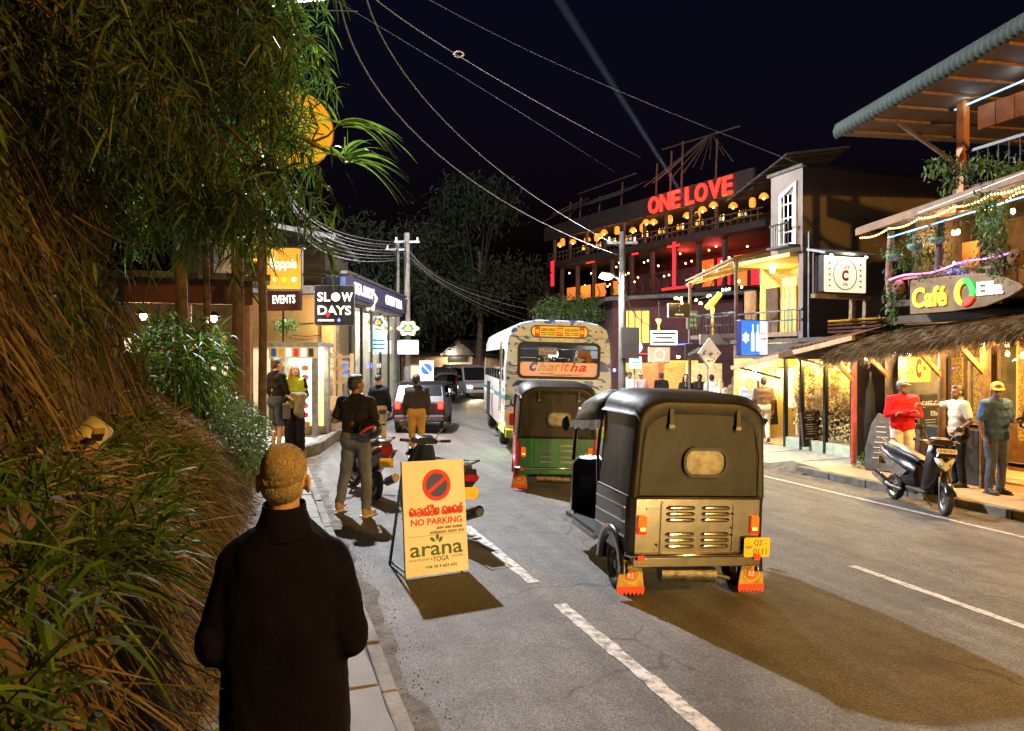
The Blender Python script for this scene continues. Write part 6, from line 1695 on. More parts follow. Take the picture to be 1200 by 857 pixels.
for k in range(5):
    for zz in (.6, 1.2, 1.8, 2.4):
        s_ = MB().span((gl_ * (k + .12) / 5, zz, -3.85), (gl_ * (k + .88) / 5, zz + .04, -3.5)).build('shelf', 'wood_pale', gs, T=G)
        for i in range(5): MB().span((gl_ * (k + .15 + .14 * i) / 5, zz + .04, -3.8), (gl_ * (k + .15 + .14 * i + .09) / 5, zz + .04 + random.uniform(.2, .42), -3.6)).build('packet', random.choice(('cl_lime', 'lt_gold', 'board_white', 'pot_green', 'lt_orange')), s_, T=Matrix.Identity(4))
for k in range(4):
    lamp_thing('ceiling_lamp', 'white ceiling lamp inside the glass shop, ' + ('next to the beige house', 'second from the beige house', 'third from the beige house', 'at the far end')[k], tuple(g0 + G @ V3(gl_ * (k + .5) / 4, 3.15, -1.6)), 'bulb_white', 330, (.95, .97, 1), .07, group='glass shop lamps', shade=False)
for k, (x, mm) in enumerate(((.44, 'glow_royal'), (.5, 'glow_royal'), (.62, 'glow_white'), (.66, 'glow_white'))):
    MB().prism([(-.1, -.08), (.06, 0), (-.1, .08)], 0, .01, G @ TR(gl_ * x, 1.55, .02)).build('arrow_light', mm, gs)
orn = lambda a, b: [((1 + .13 * math.cos(R(k * 6))) * a / 2 * math.cos(R(k)), (1 + .13 * math.cos(R(k * 6))) * b / 2 * math.sin(R(k))) for k in range(0, 360, 6)]
def crest(label, px, py, wp, hp, d, turn):
    t, T, W_, Hh = board('crest_sign', label, px, py, wp, hp, d, turn, .12, 'lt_gold', 'glow_white', .03, shape=orn, group='crest signs of the glass shop')
    MB().prism(orn(W_ * .62, Hh * .62), .0, .006, T).build('roundel', 'arana_green', t)
    MB().prism([(-.16 * W_, -.12 * Hh), (.16 * W_, -.12 * Hh), (.1 * W_, .1 * Hh), (0, .2 * Hh), (-.1 * W_, .1 * Hh)], .007, .01, T).build('emblem', 'glow_orange', t)
    return t, T, W_, Hh
crest('tall ornate lit crest sign on the glass shop fascia', 434, 350, 13, 30, 23.8, 45)
c_, T, W_, Hh = crest('round ornate lit crest sign hung on the utility pole', 478, 385, 24, 17, 28.6, 5)
MB().bar((0, .1, 0), (-.1, 1.2, 0), .05).build('bracket', 'metal_black', c_)
t, T, W_, Hh = board('box_sign', 'blank-looking white lit box sign hung below the round crest', 478, 407, 25, 17, 28.6, 5, .15, 'metal_grey', 'glow_white', .02)
text('lettering', 'golden', 'lt_red', t, T @ TR(0, .06, 0), w=.4, h=.12, shear=.3)
MB().bar((0, .1, 0), (-.1, 1.2, 0), .05).build('bracket', 'metal_black', t)
t, T, W_, Hh = board('window_reflection', 'white and teal glowing panel built as the reflection of the hung box sign in the glass shop window', 444, 400, 17, 26, 25.6, 35, .04, 'metal_grey', 'glow_teal', .01)  # glowing panel stands in for the box sign mirrored in the glass
for k in range(3): MB().box((0, -.25 + .14 * k, .003), (W_ * .7, .05, .004), T=T).build('line', 'lt_blue', t)
MB().bar((0, .04, -Hh / 2), (0, .04, -Hh / 2 - .9), .03).build('stand', 'metal_grey', t)
c_, T, W_, Hh = crest('small glowing green crest built as the reflection of the hung crest in the glass shop window', 443, 378, 17, 17, 26.0, 35)  # solid crest stands in for the mirror image of the hung sign
MB().bar((0, .1, 0), (0, .1, 1.0), .03).build('hanger', 'metal_black', c_)
# no-parking roundel by the car
p = atd(500, 432, 27.0)
t = thing('parking_sign', 'square white sign with blue no-parking disc behind the parked car', 'road sign', (p.x, p.y, gz(p.x)), -YAW)
MB().tube([(0, 0, 0), (0, 0, 2.1)], .03, 8).build('post', 'metal_grey', t)
MB().span((-.26, -.05, 1.25), (.26, -.03, 2.05)).build('plate', 'board_white', t)
MB().lathe([(.2, 0), (.2, .004)], 24, T=BACK(-.052, 1.75)).build('disc', 'lt_blue', t)
MB().box((0, 0, .006), (.36, .05, .004), T=BACK(-.052, 1.75) @ TR(rz=-.8)).build('bar', 'ink_white', t)
text('lettering', 'NO', 'ink_black', t, BACK(-.052, 1.38), w=.2, h=.12)
# ------------------------------------------------------------------ café with thatched awning (far side of the street)
XP, XE, XG = 11.4, 10.75, 12.45
mat('thatch_base', (.13, .095, .05), .95, c2=(.06, .045, .025), scale=14, bump=1.0, bscale=40)
mat('thatch', (.05, .035, .018), .9, c2=(.20, .145, .07), vcol=True, thr=(0, 1), transl=.1)
mat('gold_pattern', (.62, .42, .10), .6, c2=(.28, .15, .03), scale=26, thr=(.42, .56))
mat('ochre_fabric', (.60, .40, .12), .8, c2=(.72, .60, .36), scale=11, thr=(.4, .6), bump=.2)
mat('chalkboard', (.018, .017, .017), .8, var=.3, scale=9); mat('chalk', (.5, .5, .48), .9, var=.2)
mat('slate', (.05, .052, .055), .8, var=.35, scale=6, bump=.5, bscale=14)
mat('corrugated', (.018, .032, .028), .85, metal=0, var=.25, scale=3); mat('ply', (.20, .12, .07), .75, c2=(.15, .09, .05), scale=3, bump=.2)
mat('rust_sheet', (.22, .10, .055), .75, c2=(.13, .06, .035), scale=5, bump=.4); mat('surf_wood', (.20, .13, .05), .6, c2=(.13, .08, .035), scale=7, bump=.2); mat('surf_grey', (.32, .28, .22), .6, var=.2)
zr = lambda x: gz(x) + .115
def Y_(px, X): return onX(px, 400, X).y
cf = thing('cafe', 'timber café with thatched awning, glass front and planted balcony above', 'café', (XG, 9.5, zr(XG)))
O = Vector(cf.location)
def cs(name, a, b, m, **kw): return MB().span(tuple(Vector(a) - O), tuple(Vector(b) - O)).build(name, m, cf, **kw)
z0 = zr(XG)
YN, YFar = 5.6, 11.95
cs('floor', (XG - .1, YN, z0 - .1), (17, YFar, z0 + .02), 'tiles_warm')
cs('back_wall', (15.6, YN, z0 + .02), (15.7, YFar, 2.7), 'wall_yellow')
cs('party_wall', (XG, YFar - .1, z0 + .02), (15.6, YFar, 2.7), 'wall_dark')
cs('party_wall', (XG, YN, z0 + .02), (15.6, YN + .1, 2.7), 'wall_dark')
cs('ceiling', (XG - .2, YN, 2.7), (16, YFar, 2.86), 'wood_dark')
# front: window bay, door, patterned panel
ya, yb, yc, yd = Y_(1040, XG), Y_(1108, XG), Y_(1165, XG), Y_(1205, XG)
cs('dado', (XG - .04, yb, z0), (XG + .04, ya, .68), 'wood_dark')
for nm, y0_, y1_, zb, zt in (('window', yb, ya, .70, 2.15), ('window', yc, yb, .70, 2.35), ('window', yd - .9, yc, .1, 2.35)):
    wf = MB()
    ring_panel(wf, [(y0_ + .02, zb), (y1_ - .02, zb), (y1_ - .02, zt), (y0_ + .02, zt)], [(y0_ + .09, zb + .07), (y1_ - .09, zb + .07), (y1_ - .09, zt - .07), (y0_ + .09, zt - .07)], Matrix.Translation(-O) @ frame((XG, 0, 0), (0, 1, 0), (0, 0, 1)), -.04, .05)
    o = wf.build(nm, 'wood_dark', cf)
    MB().span((XG - .006 - O.x, y0_ + .08 - O.y, zb + .06 - O.z), (XG + .006 - O.x, y1_ - .08 - O.y, zt - .06 - O.z)).build('pane', 'pane_glass', o)
cs('dado', (XG - .04, yc, z0), (XG + .04, yb - .02, .68), 'sign_black')
for k, (pa, pb) in enumerate(((1112, 1136), (1140, 1164))):
    y1_, y0_ = Y_(pa, XG + .5), Y_(pb, XG + .5)
    d_ = cs('door', (XG + .46, y0_, z0 + .02), (XG + .5, y1_, 2.15), 'wood_mid')
    MB().span((XG + .43 - O.x, y0_ + .07 - O.y, .55 - O.z), (XG + .455 - O.x, y1_ - .07 - O.y, 2.02 - O.z)).build('panel', 'gold_pattern', d_)
    MB().sph((XG + .42 - O.x, y0_ + .04 - O.y, .9 - O.z), .025, 8, 6).build('handle', 'chrome', d_)
cs('door_surround', (XG + .44, Y_(1168, XG + .5), z0 + .02), (XG + .52, Y_(1164, XG + .5), 2.3), 'wood_orange')
cs('patterned_screen', (XG + .6, yd - .8, .5), (XG + .63, yc, 2.3), 'gold_pattern')
cs('lintel', (XG - .06, YN, 2.36), (XG + .06, YFar, 2.68), 'wood_mid')
cs('counter', (XG + 1.3, 7.6, z0), (XG + 1.9, 10.6, .8), 'wood_mid')
for k in range(5):
    cs('shelf', (15.2, 7.2, .5 + .4 * k), (15.58, 11.2, .53 + .4 * k), 'wood_pale')
for k in range(14):
    yy = 7.4 + .27 * k; hh = random.uniform(.15, .33)
    MB().lathe([(.05, 0), (.05, hh * .6), (.018, hh * .75), (.018, hh)], 8).build('bottle', random.choice(('pot_green', 'wood_orange', 'board_white', 'cl_red')), cf, T=TR(15.35 - O.x, yy - O.y, .53 + .4 * (k % 3) - O.z))
# posts and braces
for px, zt, mm, r_, hb in ((1001, 2.15, 'wood_red', .06, .0), (1042, 2.25, 'wood_dark', .075, .0), (1104, 2.3, 'wood_dark', .07, .0), (1155, 2.35, 'bark', .09, .0), (1230, 2.4, 'bark', .09, .0)):
    yy = Y_(px, XP)
    p_ = MB().tube([(XP - O.x, yy - O.y, zr(XP) - O.z), (XP + .02 - O.x, yy + .02 - O.y, 1.2 - O.z), (XP - O.x, yy - O.y, zt - O.z)], [r_, r_ * .93, r_ * .9], 9).build('post', mm, cf)
    MB().bar((XP - O.x, yy - O.y, zt - .62 - O.z), (XP - .5 - O.x, yy + .05 - O.y, zt - .16 - O.z), .06, .07).build('brace', 'wood_orange', p_)
MB().bar((XP - O.x, YN - O.y, 2.38 - O.z), (XP - O.x, 11.9 - O.y, 2.18 - O.z), .1, .12).build('eave_beam', 'wood_orange', cf)
# thatch
E0, E1 = onX(1290, 376, XE), onX(968, 416, XE)
R0, R1 = Vector((XG - .1, E0.y, E0.z + .44)), Vector((XG - .1, E1.y, E1.z + .48))
mb = MB(); vs = []
nn, mm_ = 40, 8
for j in range(nn + 1):
    for i in range(mm_ + 1):
        a = E0.lerp(E1, j / nn); b = R0.lerp(R1, j / nn); q = a.lerp(b, i / mm_)
        q.z += .10 * math.sin(i / mm_ * PI) + .035 * fbm(j * .9, i * 1.3) ; vs.append(q - O)
top_ = list(vs); bot = [v - V3(0, 0, .10) for v in vs]
k = mm_ + 1
mb.add(top_, [(j * k + i, j * k + i + 1, (j + 1) * k + i + 1, (j + 1) * k + i) for j in range(nn) for i in range(mm_)], smooth=True)
mb.add(bot, [(j * k + i, j * k + i + 1, (j + 1) * k + i + 1, (j + 1) * k + i) for j in range(nn) for i in range(mm_)])
th = mb.build('thatch_bed', 'thatch_base', cf)
N = 9000
jj, ii = rng.random(N), rng.random(N) ** 1.4
P_ = np.array([tuple(E0.lerp(E1, a).lerp(R0.lerp(R1, a), b) + V3(0, 0, .11 * math.sin(b * PI)) - O) for a, b in zip(jj, ii)])
D_ = rng.normal(size=(N, 3)) * .22 + np.array([-1.0, 0, -.42])
blades('thatch', 'thatch', P_, D_, rng.uniform(.15, .36, N), rng.uniform(.006, .014, N), rng.uniform(.15, .7, N), 3, parent=th)
N = 3800
jj = rng.random(N); P_ = np.array([tuple(E0.lerp(E1, a) + V3(.03, 0, .02) - O) for a in jj])
D_ = rng.normal(size=(N, 3)) * .25 + np.array([-.45, 0, -.9])
blades('fringe', 'thatch', P_, D_, rng.uniform(.12, .30, N), rng.uniform(.005, .012, N), rng.uniform(.1, .4, N), 3, parent=th)
# bulbs under the thatch
for px, py, mm, pw, cc, lb in ((1050, 412, 'bulb_warm', 34, WARM, 'over the amber café sign'), (1066, 414, 'bulb_white', 46, NEUT, 'white, beside the amber café sign'), (1128, 405, 'bulb_gold', 40, AMBER, 'over the man in the cream T-shirt'), (1152, 399, 'bulb_warm', 40, AMBER, 'next to the rough café post'), (1180, 396, 'bulb_gold', 45, AMBER, 'above the man in the blue polo'), (1015, 420, 'bulb_warm', 30, WARM, 'at the café end near the clothes shop')):
    p = onX(px, py, XP - .35); p.z = min(p.z, 2.22)
    lamp_thing('hanging_bulb', 'small bulb under the thatched awning ' + lb, tuple(p), mm, pw * 4.0, cc, .035, group='bulbs under the thatch', shade=False, drop=.2)
for k, (x, y, lb) in enumerate(((13.6, 7.8, 'over the counter'), (13.5, 9.6, 'behind the amber sign'), (13.6, 11.0, 'in the corner'), (12.95, 8.6, 'just inside the door'))):
    lamp_thing('pendant_lamp', 'golden pendant lamp inside the café ' + lb, (x, y, 2.2), 'bulb_gold', 520, (1, .60, .18), .06, group='lamps inside the café')
# amber café sign
t, T, W_, Hh = board('cafe_sign', 'amber lit café board hung between the posts', 1074, 433, 53, 31, 13.9, 33, .06, 'wood_mid', 'glow_amber', .012)
text('lettering', 'Cafe', 'ink_black', t, T @ TR(-.24, .0, 0), w=.32, h=.17, shear=.4)
text('lettering', 'C', 'ink_red', t, T @ TR(.07, .02, 0), w=.19, h=.36, bold=.06)
text('lettering', 'Ella', 'ink_black', t, T @ TR(.26, .03, 0), w=.15, h=.09, shear=.4)
for k in range(2): MB().box((.33, -.09 - .06 * k, .002), (.16, .012, .003), T=T).build('caption', 'ink_brown', t)
for x in (-.4, .4): MB().bar((x * .84, -x * .54, Hh / 2), (x * .84, -x * .54, Hh / 2 + .12), .02).build('hanger', 'metal_black', t)
# chalkboards and slate
t, T, W_, Hh = board('chalkboard', 'café chalkboard with chalk lettering behind the two talking men', 1090, 486, 34, 48, 14.0, 30, .04, 'wood_dark', 'chalkboard', .02)
text('lettering', 'CAFE C', 'chalk', t, T @ TR(-.02, .2, 0), w=.5, h=.12)
text('lettering', 'Ella', 'chalk', t, T @ TR(.14, .02, 0), w=.22, h=.09)
for k in range(5): MB().box((.02, -.1 - .05 * k, .001), (.36 - .03 * k, .008, .002), T=T).build('chalk_line', 'chalk', t)
for x in (-.2, .2): MB().bar((x, .02, -Hh / 2), (x, .06, -Hh / 2 - .45), .03).build('leg', 'wood_dark', t)
p = onX(1030, 556, 11.1)
t = thing('slate_board', 'rough dark slate stone with faint chalk writing leaning by the café post', 'slate', (11.15, onX(1032, 500, 11.15).y, zr(11.1)), R(-62))
MB().prism([(-.26, 0), (.27, 0), (.31, .3), (.22, .75), (.12, 1.05), (-.08, 1.12), (-.2, .9), (-.29, .4)], -.05, .05, frame((0, 0, 0), (1, 0, 0), (0, .18, 1))).build('stone', 'slate', t, bevel=.02)
for k in range(7): MB().box((.0 + .02 * math.sin(k * 2), .25 + .1 * k, .053), (.28 - .02 * k, .012, .003), T=frame((0, 0, 0), (1, 0, 0), (0, .18, 1))).build('chalk_line', 'chalk', t)
t = thing('closed_parasol', 'closed dark parasol standing beside the red café post', 'parasol', (11.55, onX(1018, 500, 11.5).y, zr(11.5)))
MB().lathe([(.03, .3), (.10, .35), (.11, .9), (.08, 1.5), (.02, 1.75)], 10).build('cloth', 'cl_black', t); MB().tube([(0, 0, 0), (0, 0, 1.9)], .02, 6).build('pole', 'metal_black', t); MB().lathe([(.16, 0), (.16, .06), (.05, .1)], 10).build('base', 'metal_black', t)
plant('weed', 'low dusty weed growing at the foot of the red café post', (11.25, onX(1012, 500, 11.2).y, zr(11.2)), 120, .18, .02, .09, 'leaf_green', None, .12)
for px, lb in ((1110, 'between the cream shirt and the rough post'), (1142, 'behind the man in the blue polo')):
    c = onX(px, 520, XP + .25)
    MB().span((-.2, -.25, 0), (.2, .25, .95)).build('crate_box', 'sign_black', None, T=TR(c.x, c.y, zr(c.x)), label='tall black box standing ' + lb, cat='box', bevel=.01)

# ------------------------------------------------------------------ café balcony
bz = onX(1100, 365, XP).z                       # deck level
def ln(p0, p1, X, n=14): 
    a, b = onX(*p0, X), onX(*p1, X); return [a.lerp(b, i / n) for i in range(n + 1)]
yA, yB = Y_(1040, XP), 5.4
cs('deck', (XP - .02, yB, 2.98), (17, yA, 3.10), 'wood_dark')
cs('upper_back_wall', (14.2, yB, 3.1), (14.3, yA, 4.9), 'wall_dark')
cs('upper_side_wall', (XP + .6, yA - .08, 3.1), (14.2, yA, 4.9), 'wood_dark')
for i in range(26):
    yy = yB + (yA - yB) * i / 25
    MB().tube([(XP + .03 - O.x, yy - O.y, 3.1 - O.z), (XP + .03 - O.x, yy - O.y, 3.52 - O.z)], .016, 5).build('baluster', 'wood_dark', cf)
MB().bar((XP + .03 - O.x, yB - O.y, 3.54 - O.z), (XP + .03 - O.x, yA - O.y, 3.50 - O.z), .06, .05).build('handrail', 'wood_mid', cf)
for px, mm in ((1040, 'bark_light'), (1098, 'wood_dark'), (1168, 'bark'), (1240, 'bark')):
    yy = Y_(px, XP); MB().tube([(XP + .08 - O.x, yy - O.y, 2.9 - O.z), (XP + .05 - O.x, yy + .03 - O.y, 3.6 - O.z), (XP + .08 - O.x, yy - O.y, 4.45 - O.z)], .06, 8).build('balcony_post', mm, cf)
for k in range(9): cs('wall_board', (14.15, 5.6 + .68 * k, 3.1), (14.2, 5.6 + .68 * k + .64, 4.8), 'wood_mid' if k % 2 else 'wood_dark')
cs('table', (12.6, 8.2, 3.72), (13.4, 9.0, 3.78), 'wood_mid')
cs('cloth_screen', (13.2, Y_(1146, 13.2), 3.15), (13.24, Y_(1118, 13.2), 4.3), 'wood_orange')
# lean-to roof over the balcony
a, b = onX(1003, 273, XE), onX(1290, 176, XE)
MB().loft([[tuple(q - O) for q in (a, a + V3(0, 0, .09), V3(14.4, a.y, a.z + .75), V3(14.4, a.y, a.z + .66))], [tuple(q - O) for q in (b, b + V3(0, 0, .09), V3(14.4, b.y, b.z + .75), V3(14.4, b.y, b.z + .66))]], smooth=False).build('lean_to_roof', 'ply', cf)
MB().bar(a - O, b - O, .05, .12).build('gutter', 'wood_mid', cf)
# upper deck, posts, railing and big roof
cs('upper_deck', (XP + .3, yB, 4.92), (17, Y_(1100, XP), 5.02), 'wood_dark')
pT = onX(1112, 112, XP); yP = pT.y
for yy in (yP, yP - 2.6): MB().span((XP - .07 + .3 - O.x, yy - .07 - O.y, 4.6 - O.z), (XP + .07 + .3 - O.x, yy + .07 - O.y, pT.z + .4 - O.z)).build('roof_post', 'wood_orange', cf)
for i in range(22):
    yy = yP - .1 - .19 * i
    MB().tube([(XP + .3 - O.x, yy - O.y, 5.02 - O.z), (XP + .3 - O.x, yy - O.y, 5.62 - O.z)], .012, 5).build('baluster', 'metal_black', cf)
MB().bar((XP + .3 - O.x, yP - O.y, 5.62 - O.z), (XP + .3 - O.x, yP - 4.2 - O.y, 5.66 - O.z), .05).build('handrail', 'metal_black', cf)
for i in range(12):
    yy = yP - .12 - .34 * i
    cs('valance_board', (XP + .5, yy - .32, 6.02), (XP + .54, yy, 6.42), 'wood_orange')
a, b = onX(981, 160, XE - .35), onX(1330, -40, XE - .35)
i0, i1 = Vector((17.5, a.y, a.z + .35)), Vector((17.5, b.y, b.z + .35))
MB().loft([[tuple(q - O) for q in (a, a + V3(0, 0, .05), i0 + V3(0, 0, .05), i0)], [tuple(q - O) for q in (b, b + V3(0, 0, .05), i1 + V3(0, 0, .05), i1)]], smooth=False).build('roof_soffit', 'ply', cf)
L_ = (b - a).length; n = 150
rl = MB(); vs = []
for i in range(n + 1):
    q = a.lerp(b, i / n); w_ = .012 * math.sin(i * 2 * PI / 3.0)
    for (dx, dz) in ((.25, .19), (.05, .20), (-.07, .14), (-.12, .02), (-.10, -.09), (-.04, -.13)):
        f_ = math.hypot(dx - .1, dz); vs.append(q - O + V3(dx + w_ * (dx - .1) / f_, 0, dz + .06 + w_ * dz / f_))
rl.add(vs, [(i * 6 + j, i * 6 + j + 1, (i + 1) * 6 + j + 1, (i + 1) * 6 + j) for i in range(n) for j in range(5)], smooth=True)
rl.build('rolled_sheet_edge', 'corrugated', cf)
rs_ = MB(); vs = []
for i in range(n + 1):
    q = a.lerp(b, i / n); s2 = i0.lerp(i1, i / n); w_ = .012 * math.sin(i * 2 * PI / 3.0)
    vs += [q - O + V3(.25, 0, .25 + w_), s2 - O + V3(0, 0, .25 + w_)]
rs_.add(vs, [(2 * i, 2 * i + 1, 2 * i + 3, 2 * i + 2) for i in range(n)]); rs_.build('roof_sheet', 'corrugated', cf)
for i in range(10):
    q = a.lerp(b, (i + .5) / 10); s2 = i0.lerp(i1, (i + .5) / 10)
    MB().bar(q - O + V3(.1, 0, -.012), s2 - O + V3(0, 0, -.012), .04, .05).build('rafter', 'wood_mid', cf)
for yy in (yP, yP - 2.6): MB().bar((XP + .3 - O.x, yy - O.y, 5.35 - O.z), (XE - .05 - O.x, yy + .5 - O.y, a.z - .02 - O.z), .07, .05).build('strut', 'wood_dark', cf)
lamp_thing('hanging_bulb', 'amber bulb glowing under the big upper roof', tuple(onX(1185, 112, 13.0)), 'bulb_gold', 60, AMBER, .05, group='café terrace lamps', shade=False)
# LED strips
def led(name, label, pts, m, r=.016, lights=0, col_=(1, 1, 1), pw=8):
    o = pts[0]; t = thing(name, label, 'light strip', tuple(o))
    MB().tube([p - o for p in pts], r, 6).build('tube', m, t)
    for i in range(len(pts))[::max(1, len(pts) // 6)]: MB().box(tuple(pts[i] - o + V3(.02, 0, 0)), (.04, .03, .03)).build('clip', 'metal_black', t)
    for i in range(lights):
        point('strip_light', tuple(pts[int((i + .5) * len(pts) / lights)] - o + V3(-.12, 0, -.02)), pw, col_, .06, t)
    return t
pts = ln((1042, 328), (1192, 293), XP - .04)
for i, p in enumerate(pts): p.z += .03 * math.sin(i * .9) - .02 * math.sin(i * PI / 14)
led('neon_strip', 'pink neon strip running along the café balcony rail', pts, 'glow_pink', .016, 3, (1, .3, .8), 6)
led('neon_strip', 'pale blue light strip under the balcony lean-to roof', ln((1040, 279), (1215, 226), XP), 'glow_blue', .014, 2, (.4, .7, 1), 6)
led('neon_strip', 'blue white light strip under the big upper roof', ln((1117, 130), (1225, 84), XP + .3), 'glow_blue', .016, 2, (.5, .75, 1), 2.5)
led('neon_strip', 'thin blue white strip on the lean-to roof edge', ln((1075, 250), (1215, 197), XE - .02), 'glow_cool', .008)
# fairy lights along the lean-to edge
a, b = onX(1008, 276, XE - .06), onX(1210, 208, XE - .06)
fl = thing('fairy_lights', 'string of tiny warm fairy lights along the lean-to roof edge', 'fairy lights', tuple(a))
pts = []
for i in range(61):
    q = a.lerp(b, i / 60); q.z -= .05 + .05 * abs(math.sin(i * PI / 12)); pts.append(q - a)
MB().tube(pts, .004, 4).build('wire', 'metal_black', fl)
for q in pts: bulb(fl, q, 'bulb_gold', .012)
a, b = onX(1150, 245, XP), onX(1210, 225, XP)
fl = thing('fairy_lights', 'second string of warm fairy lights among the balcony plants', 'fairy lights', tuple(a))
pts = [a.lerp(b, i / 16) - a + V3(0, 0, -.06 * math.sin(i * PI / 8)) for i in range(17)]
MB().tube(pts, .004, 4).build('wire', 'metal_black', fl)
for q in pts: bulb(fl, q, 'bulb_gold', .012)
for px, py, lb in ((1117, 273, 'over the cloth screen'), (1122, 272, 'beside it'), (1186, 248, 'among the vines')):
    p = onX(px, py, 12.6); lamp_thing('hanging_bulb', 'warm balcony bulb ' + lb, tuple(p), 'bulb_warm', 45, WARM, .04, group='café balcony bulbs', shade=False)
# surfboard sign
s0, s1 = onX(1066, 349, XP - .16), onX(1199, 336, XP - .16)
sb = thing('surfboard_sign', 'wooden surfboard sign with glowing Café C Ella letters on the balcony', 'sign', tuple((s0 + s1) / 2))
T = frame((0, 0, 0), (s1 - s0).normalized(), UP); L_ = (s1 - s0).length; hh = .62
def surf(l, h): return [(-l / 2, -h / 2), (-l * .1, -h * .5), (l * .2, -h * .43), (l * .38, -h * .24), (l * .47, -h * .09), (l / 2, 0), (l * .47, h * .09), (l * .38, h * .26), (l * .2, h * .46), (-l * .1, h * .5), (-l / 2, h / 2)]
MB().prism(surf(L_, hh), -.05, 0, T).build('board', 'surf_wood', sb, bevel=.012)
MB().prism([(x, y) for x, y in surf(L_ * .97, hh * .94) if x > -.1] + [(.12, hh * .46), (.12, -hh * .46)][::-1], 0, .004, T).build('grey_tip', 'surf_grey', sb) if False else None
text('lettering', 'Café', 'glow_yellow', sb, T @ TR(-L_ * .30, -.02, .012), w=L_ * .33, h=.36, ext=.02, bold=.022)
for (a0, a1, mm) in ((-20, 100, 'glow_green'), (105, 250, 'glow_yellow'), (255, 335, 'glow_red')):
    seg = [(math.cos(R(a0 + (a1 - a0) * i / 12)), math.sin(R(a0 + (a1 - a0) * i / 12))) for i in range(13)]
    MB().prism([(x * .19, y * .235) for x, y in seg] + [(x * .105, y * .15) for x, y in seg[::-1]], 0, .035, T @ TR(L_ * .03, 0, .004)).build('letter_c', mm, sb)
text('lettering', 'Ella', 'glow_letter', sb, T @ TR(L_ * .24, .03, .012), w=L_ * .21, h=.22, ext=.02, bold=.02)
point('sign_light', tuple(T @ V3(-.3, 0, .35)), 2, (1, .8, .2), .1, sb)
# masks
for px, py, lb in ((1053, 337, 'under the start of the pink strip'), (1190, 302, 'at the end of the pink strip')):
    p = onX(px, py, XP - .14)
    t = thing('mask', 'round carved face mask hung ' + lb, 'mask', tuple(p), -R(90) + .5, group='masks on the balcony')
    MB().sph((0, 0, 0), (.12, .07, .14), 14, 10).build('face', 'cl_brown', t)
    for s in (-1, 1): MB().sph((s * .045, -.06, .03), (.03, .02, .035), 8, 6).build('eye', 'eye', t)
    MB().sph((0, -.06, -.06), (.045, .02, .02), 8, 6).build('mouth', 'eye', t); MB().sph((0, -.07, -.01), (.014, .02, .025), 8, 6).build('nose', 'cl_brown', t)
# planters and vines
for i, (px, py, lb) in enumerate(((1047, 300, 'first from the grey building'), (1072, 288, 'second from the grey building'), (1098, 280, 'below the blue strip, fullest'), (1165, 262, 'among the vines'))):
    p = onX(px, py, XP - .08)
    t = plant('hanging_planter', 'green half-round hanging planter with trailing leaves, ' + lb, tuple(p), 90, .09, .03, .10, 'leaf_shrub', None, .10, 'planter', 'hanging planters of the balcony')
    MB().lathe([(.04, -.10), (.12, -.06), (.15, .02), (.13, .02)], 12).build('bowl', 'pot_green', t); MB().tube([(-.13, 0, .02), (0, 0, .42), (.13, 0, .02)], .004, 4).build('chain', 'metal_black', t)
def vine(label, pts, n, sp, ll=.07, lw=.03, m='leaf_shrub'):
    o = Vector(pts[0]); t = thing('vine', label, 'vine', tuple(o))
    MB().tube([Vector(p) - o for p in pts], .008, 5).build('stem', 'bark', t)
    P_ = []
    for i in range(n):
        f = random.random() * (len(pts) - 1.001); q = Vector(pts[int(f)]).lerp(Vector(pts[int(f) + 1]), f - int(f)) - o; P_.append(tuple(q + Vector(rng.normal(size=3) * sp)))
    blades('foliage', m, np.array(P_), rng.normal(size=(n, 3)) + np.array([-.2, 0, -.5]), rng.uniform(ll * .6, ll * 1.3, n), rng.uniform(lw * .7, lw * 1.2, n), rng.uniform(.2, .7, n), 2, parent=t)
vine('leafy vine climbing the balcony post beside the surfboard sign', [onX(1046, 380, XP), onX(1044, 350, XP - .05), onX(1050, 330, XP)], 260, .08)
vine('dense vine hanging over the lean-to roof edge', [onX(1150, 228, XE), onX(1158, 250, XE + .05), onX(1165, 280, XP - .1), onX(1168, 320, XP - .1)], 700, .12, .09, .035)
vine('vine trailing along the upper terrace railing', [onX(1105, 195, XP + .2), onX(1130, 205, XP + .2), onX(1150, 190, XP + .2), onX(1175, 200, XP + .2), onX(1200, 190, XP + .2)], 420, .10, .09, .035)
vine('loose vine hanging from the roof post', [onX(1090, 198, XP), onX(1110, 190, XP + .2), onX(1112, 230, XP + .2)], 140, .10, .10, .05)
vine('flowering creeper trailing under the pink strip', [onX(1075, 330, XP - .05), onX(1110, 318, XP - .05), onX(1145, 312, XP - .05)], 420, .08, .05, .025)
vine('creeper hanging beside the mask at the end of the strip', [onX(1165, 300, XP - .05), onX(1180, 305, XP - .05), onX(1200, 300, XP - .05)], 240, .09, .06, .025)
vine('bushy plants behind the balcony rail', [onX(1050, 305, XP + .3), onX(1080, 300, XP + .3), onX(1110, 296, XP + .3)], 420, .12, .12, .02, 'leaf_green')
# blue star lamp
t = thing('star_light', 'cluster of tiny blue lights glowing on the balcony rail', 'light', tuple(onX(1118, 309, XP - .08)))
MB().sph((0, 0, 0), .03, 8, 6).build('bulb', 'glow_cool', t)
for k in range(26): MB().sph(tuple(rng.normal(size=3) * np.array([.03, .13, .07]) + np.array([0, 0, -.12])), .010, 6, 4).build('bulb', 'glow_royal', t)
point('bulb_light', (-.1, 0, 0), 5, (.3, .4, 1), .05, t)
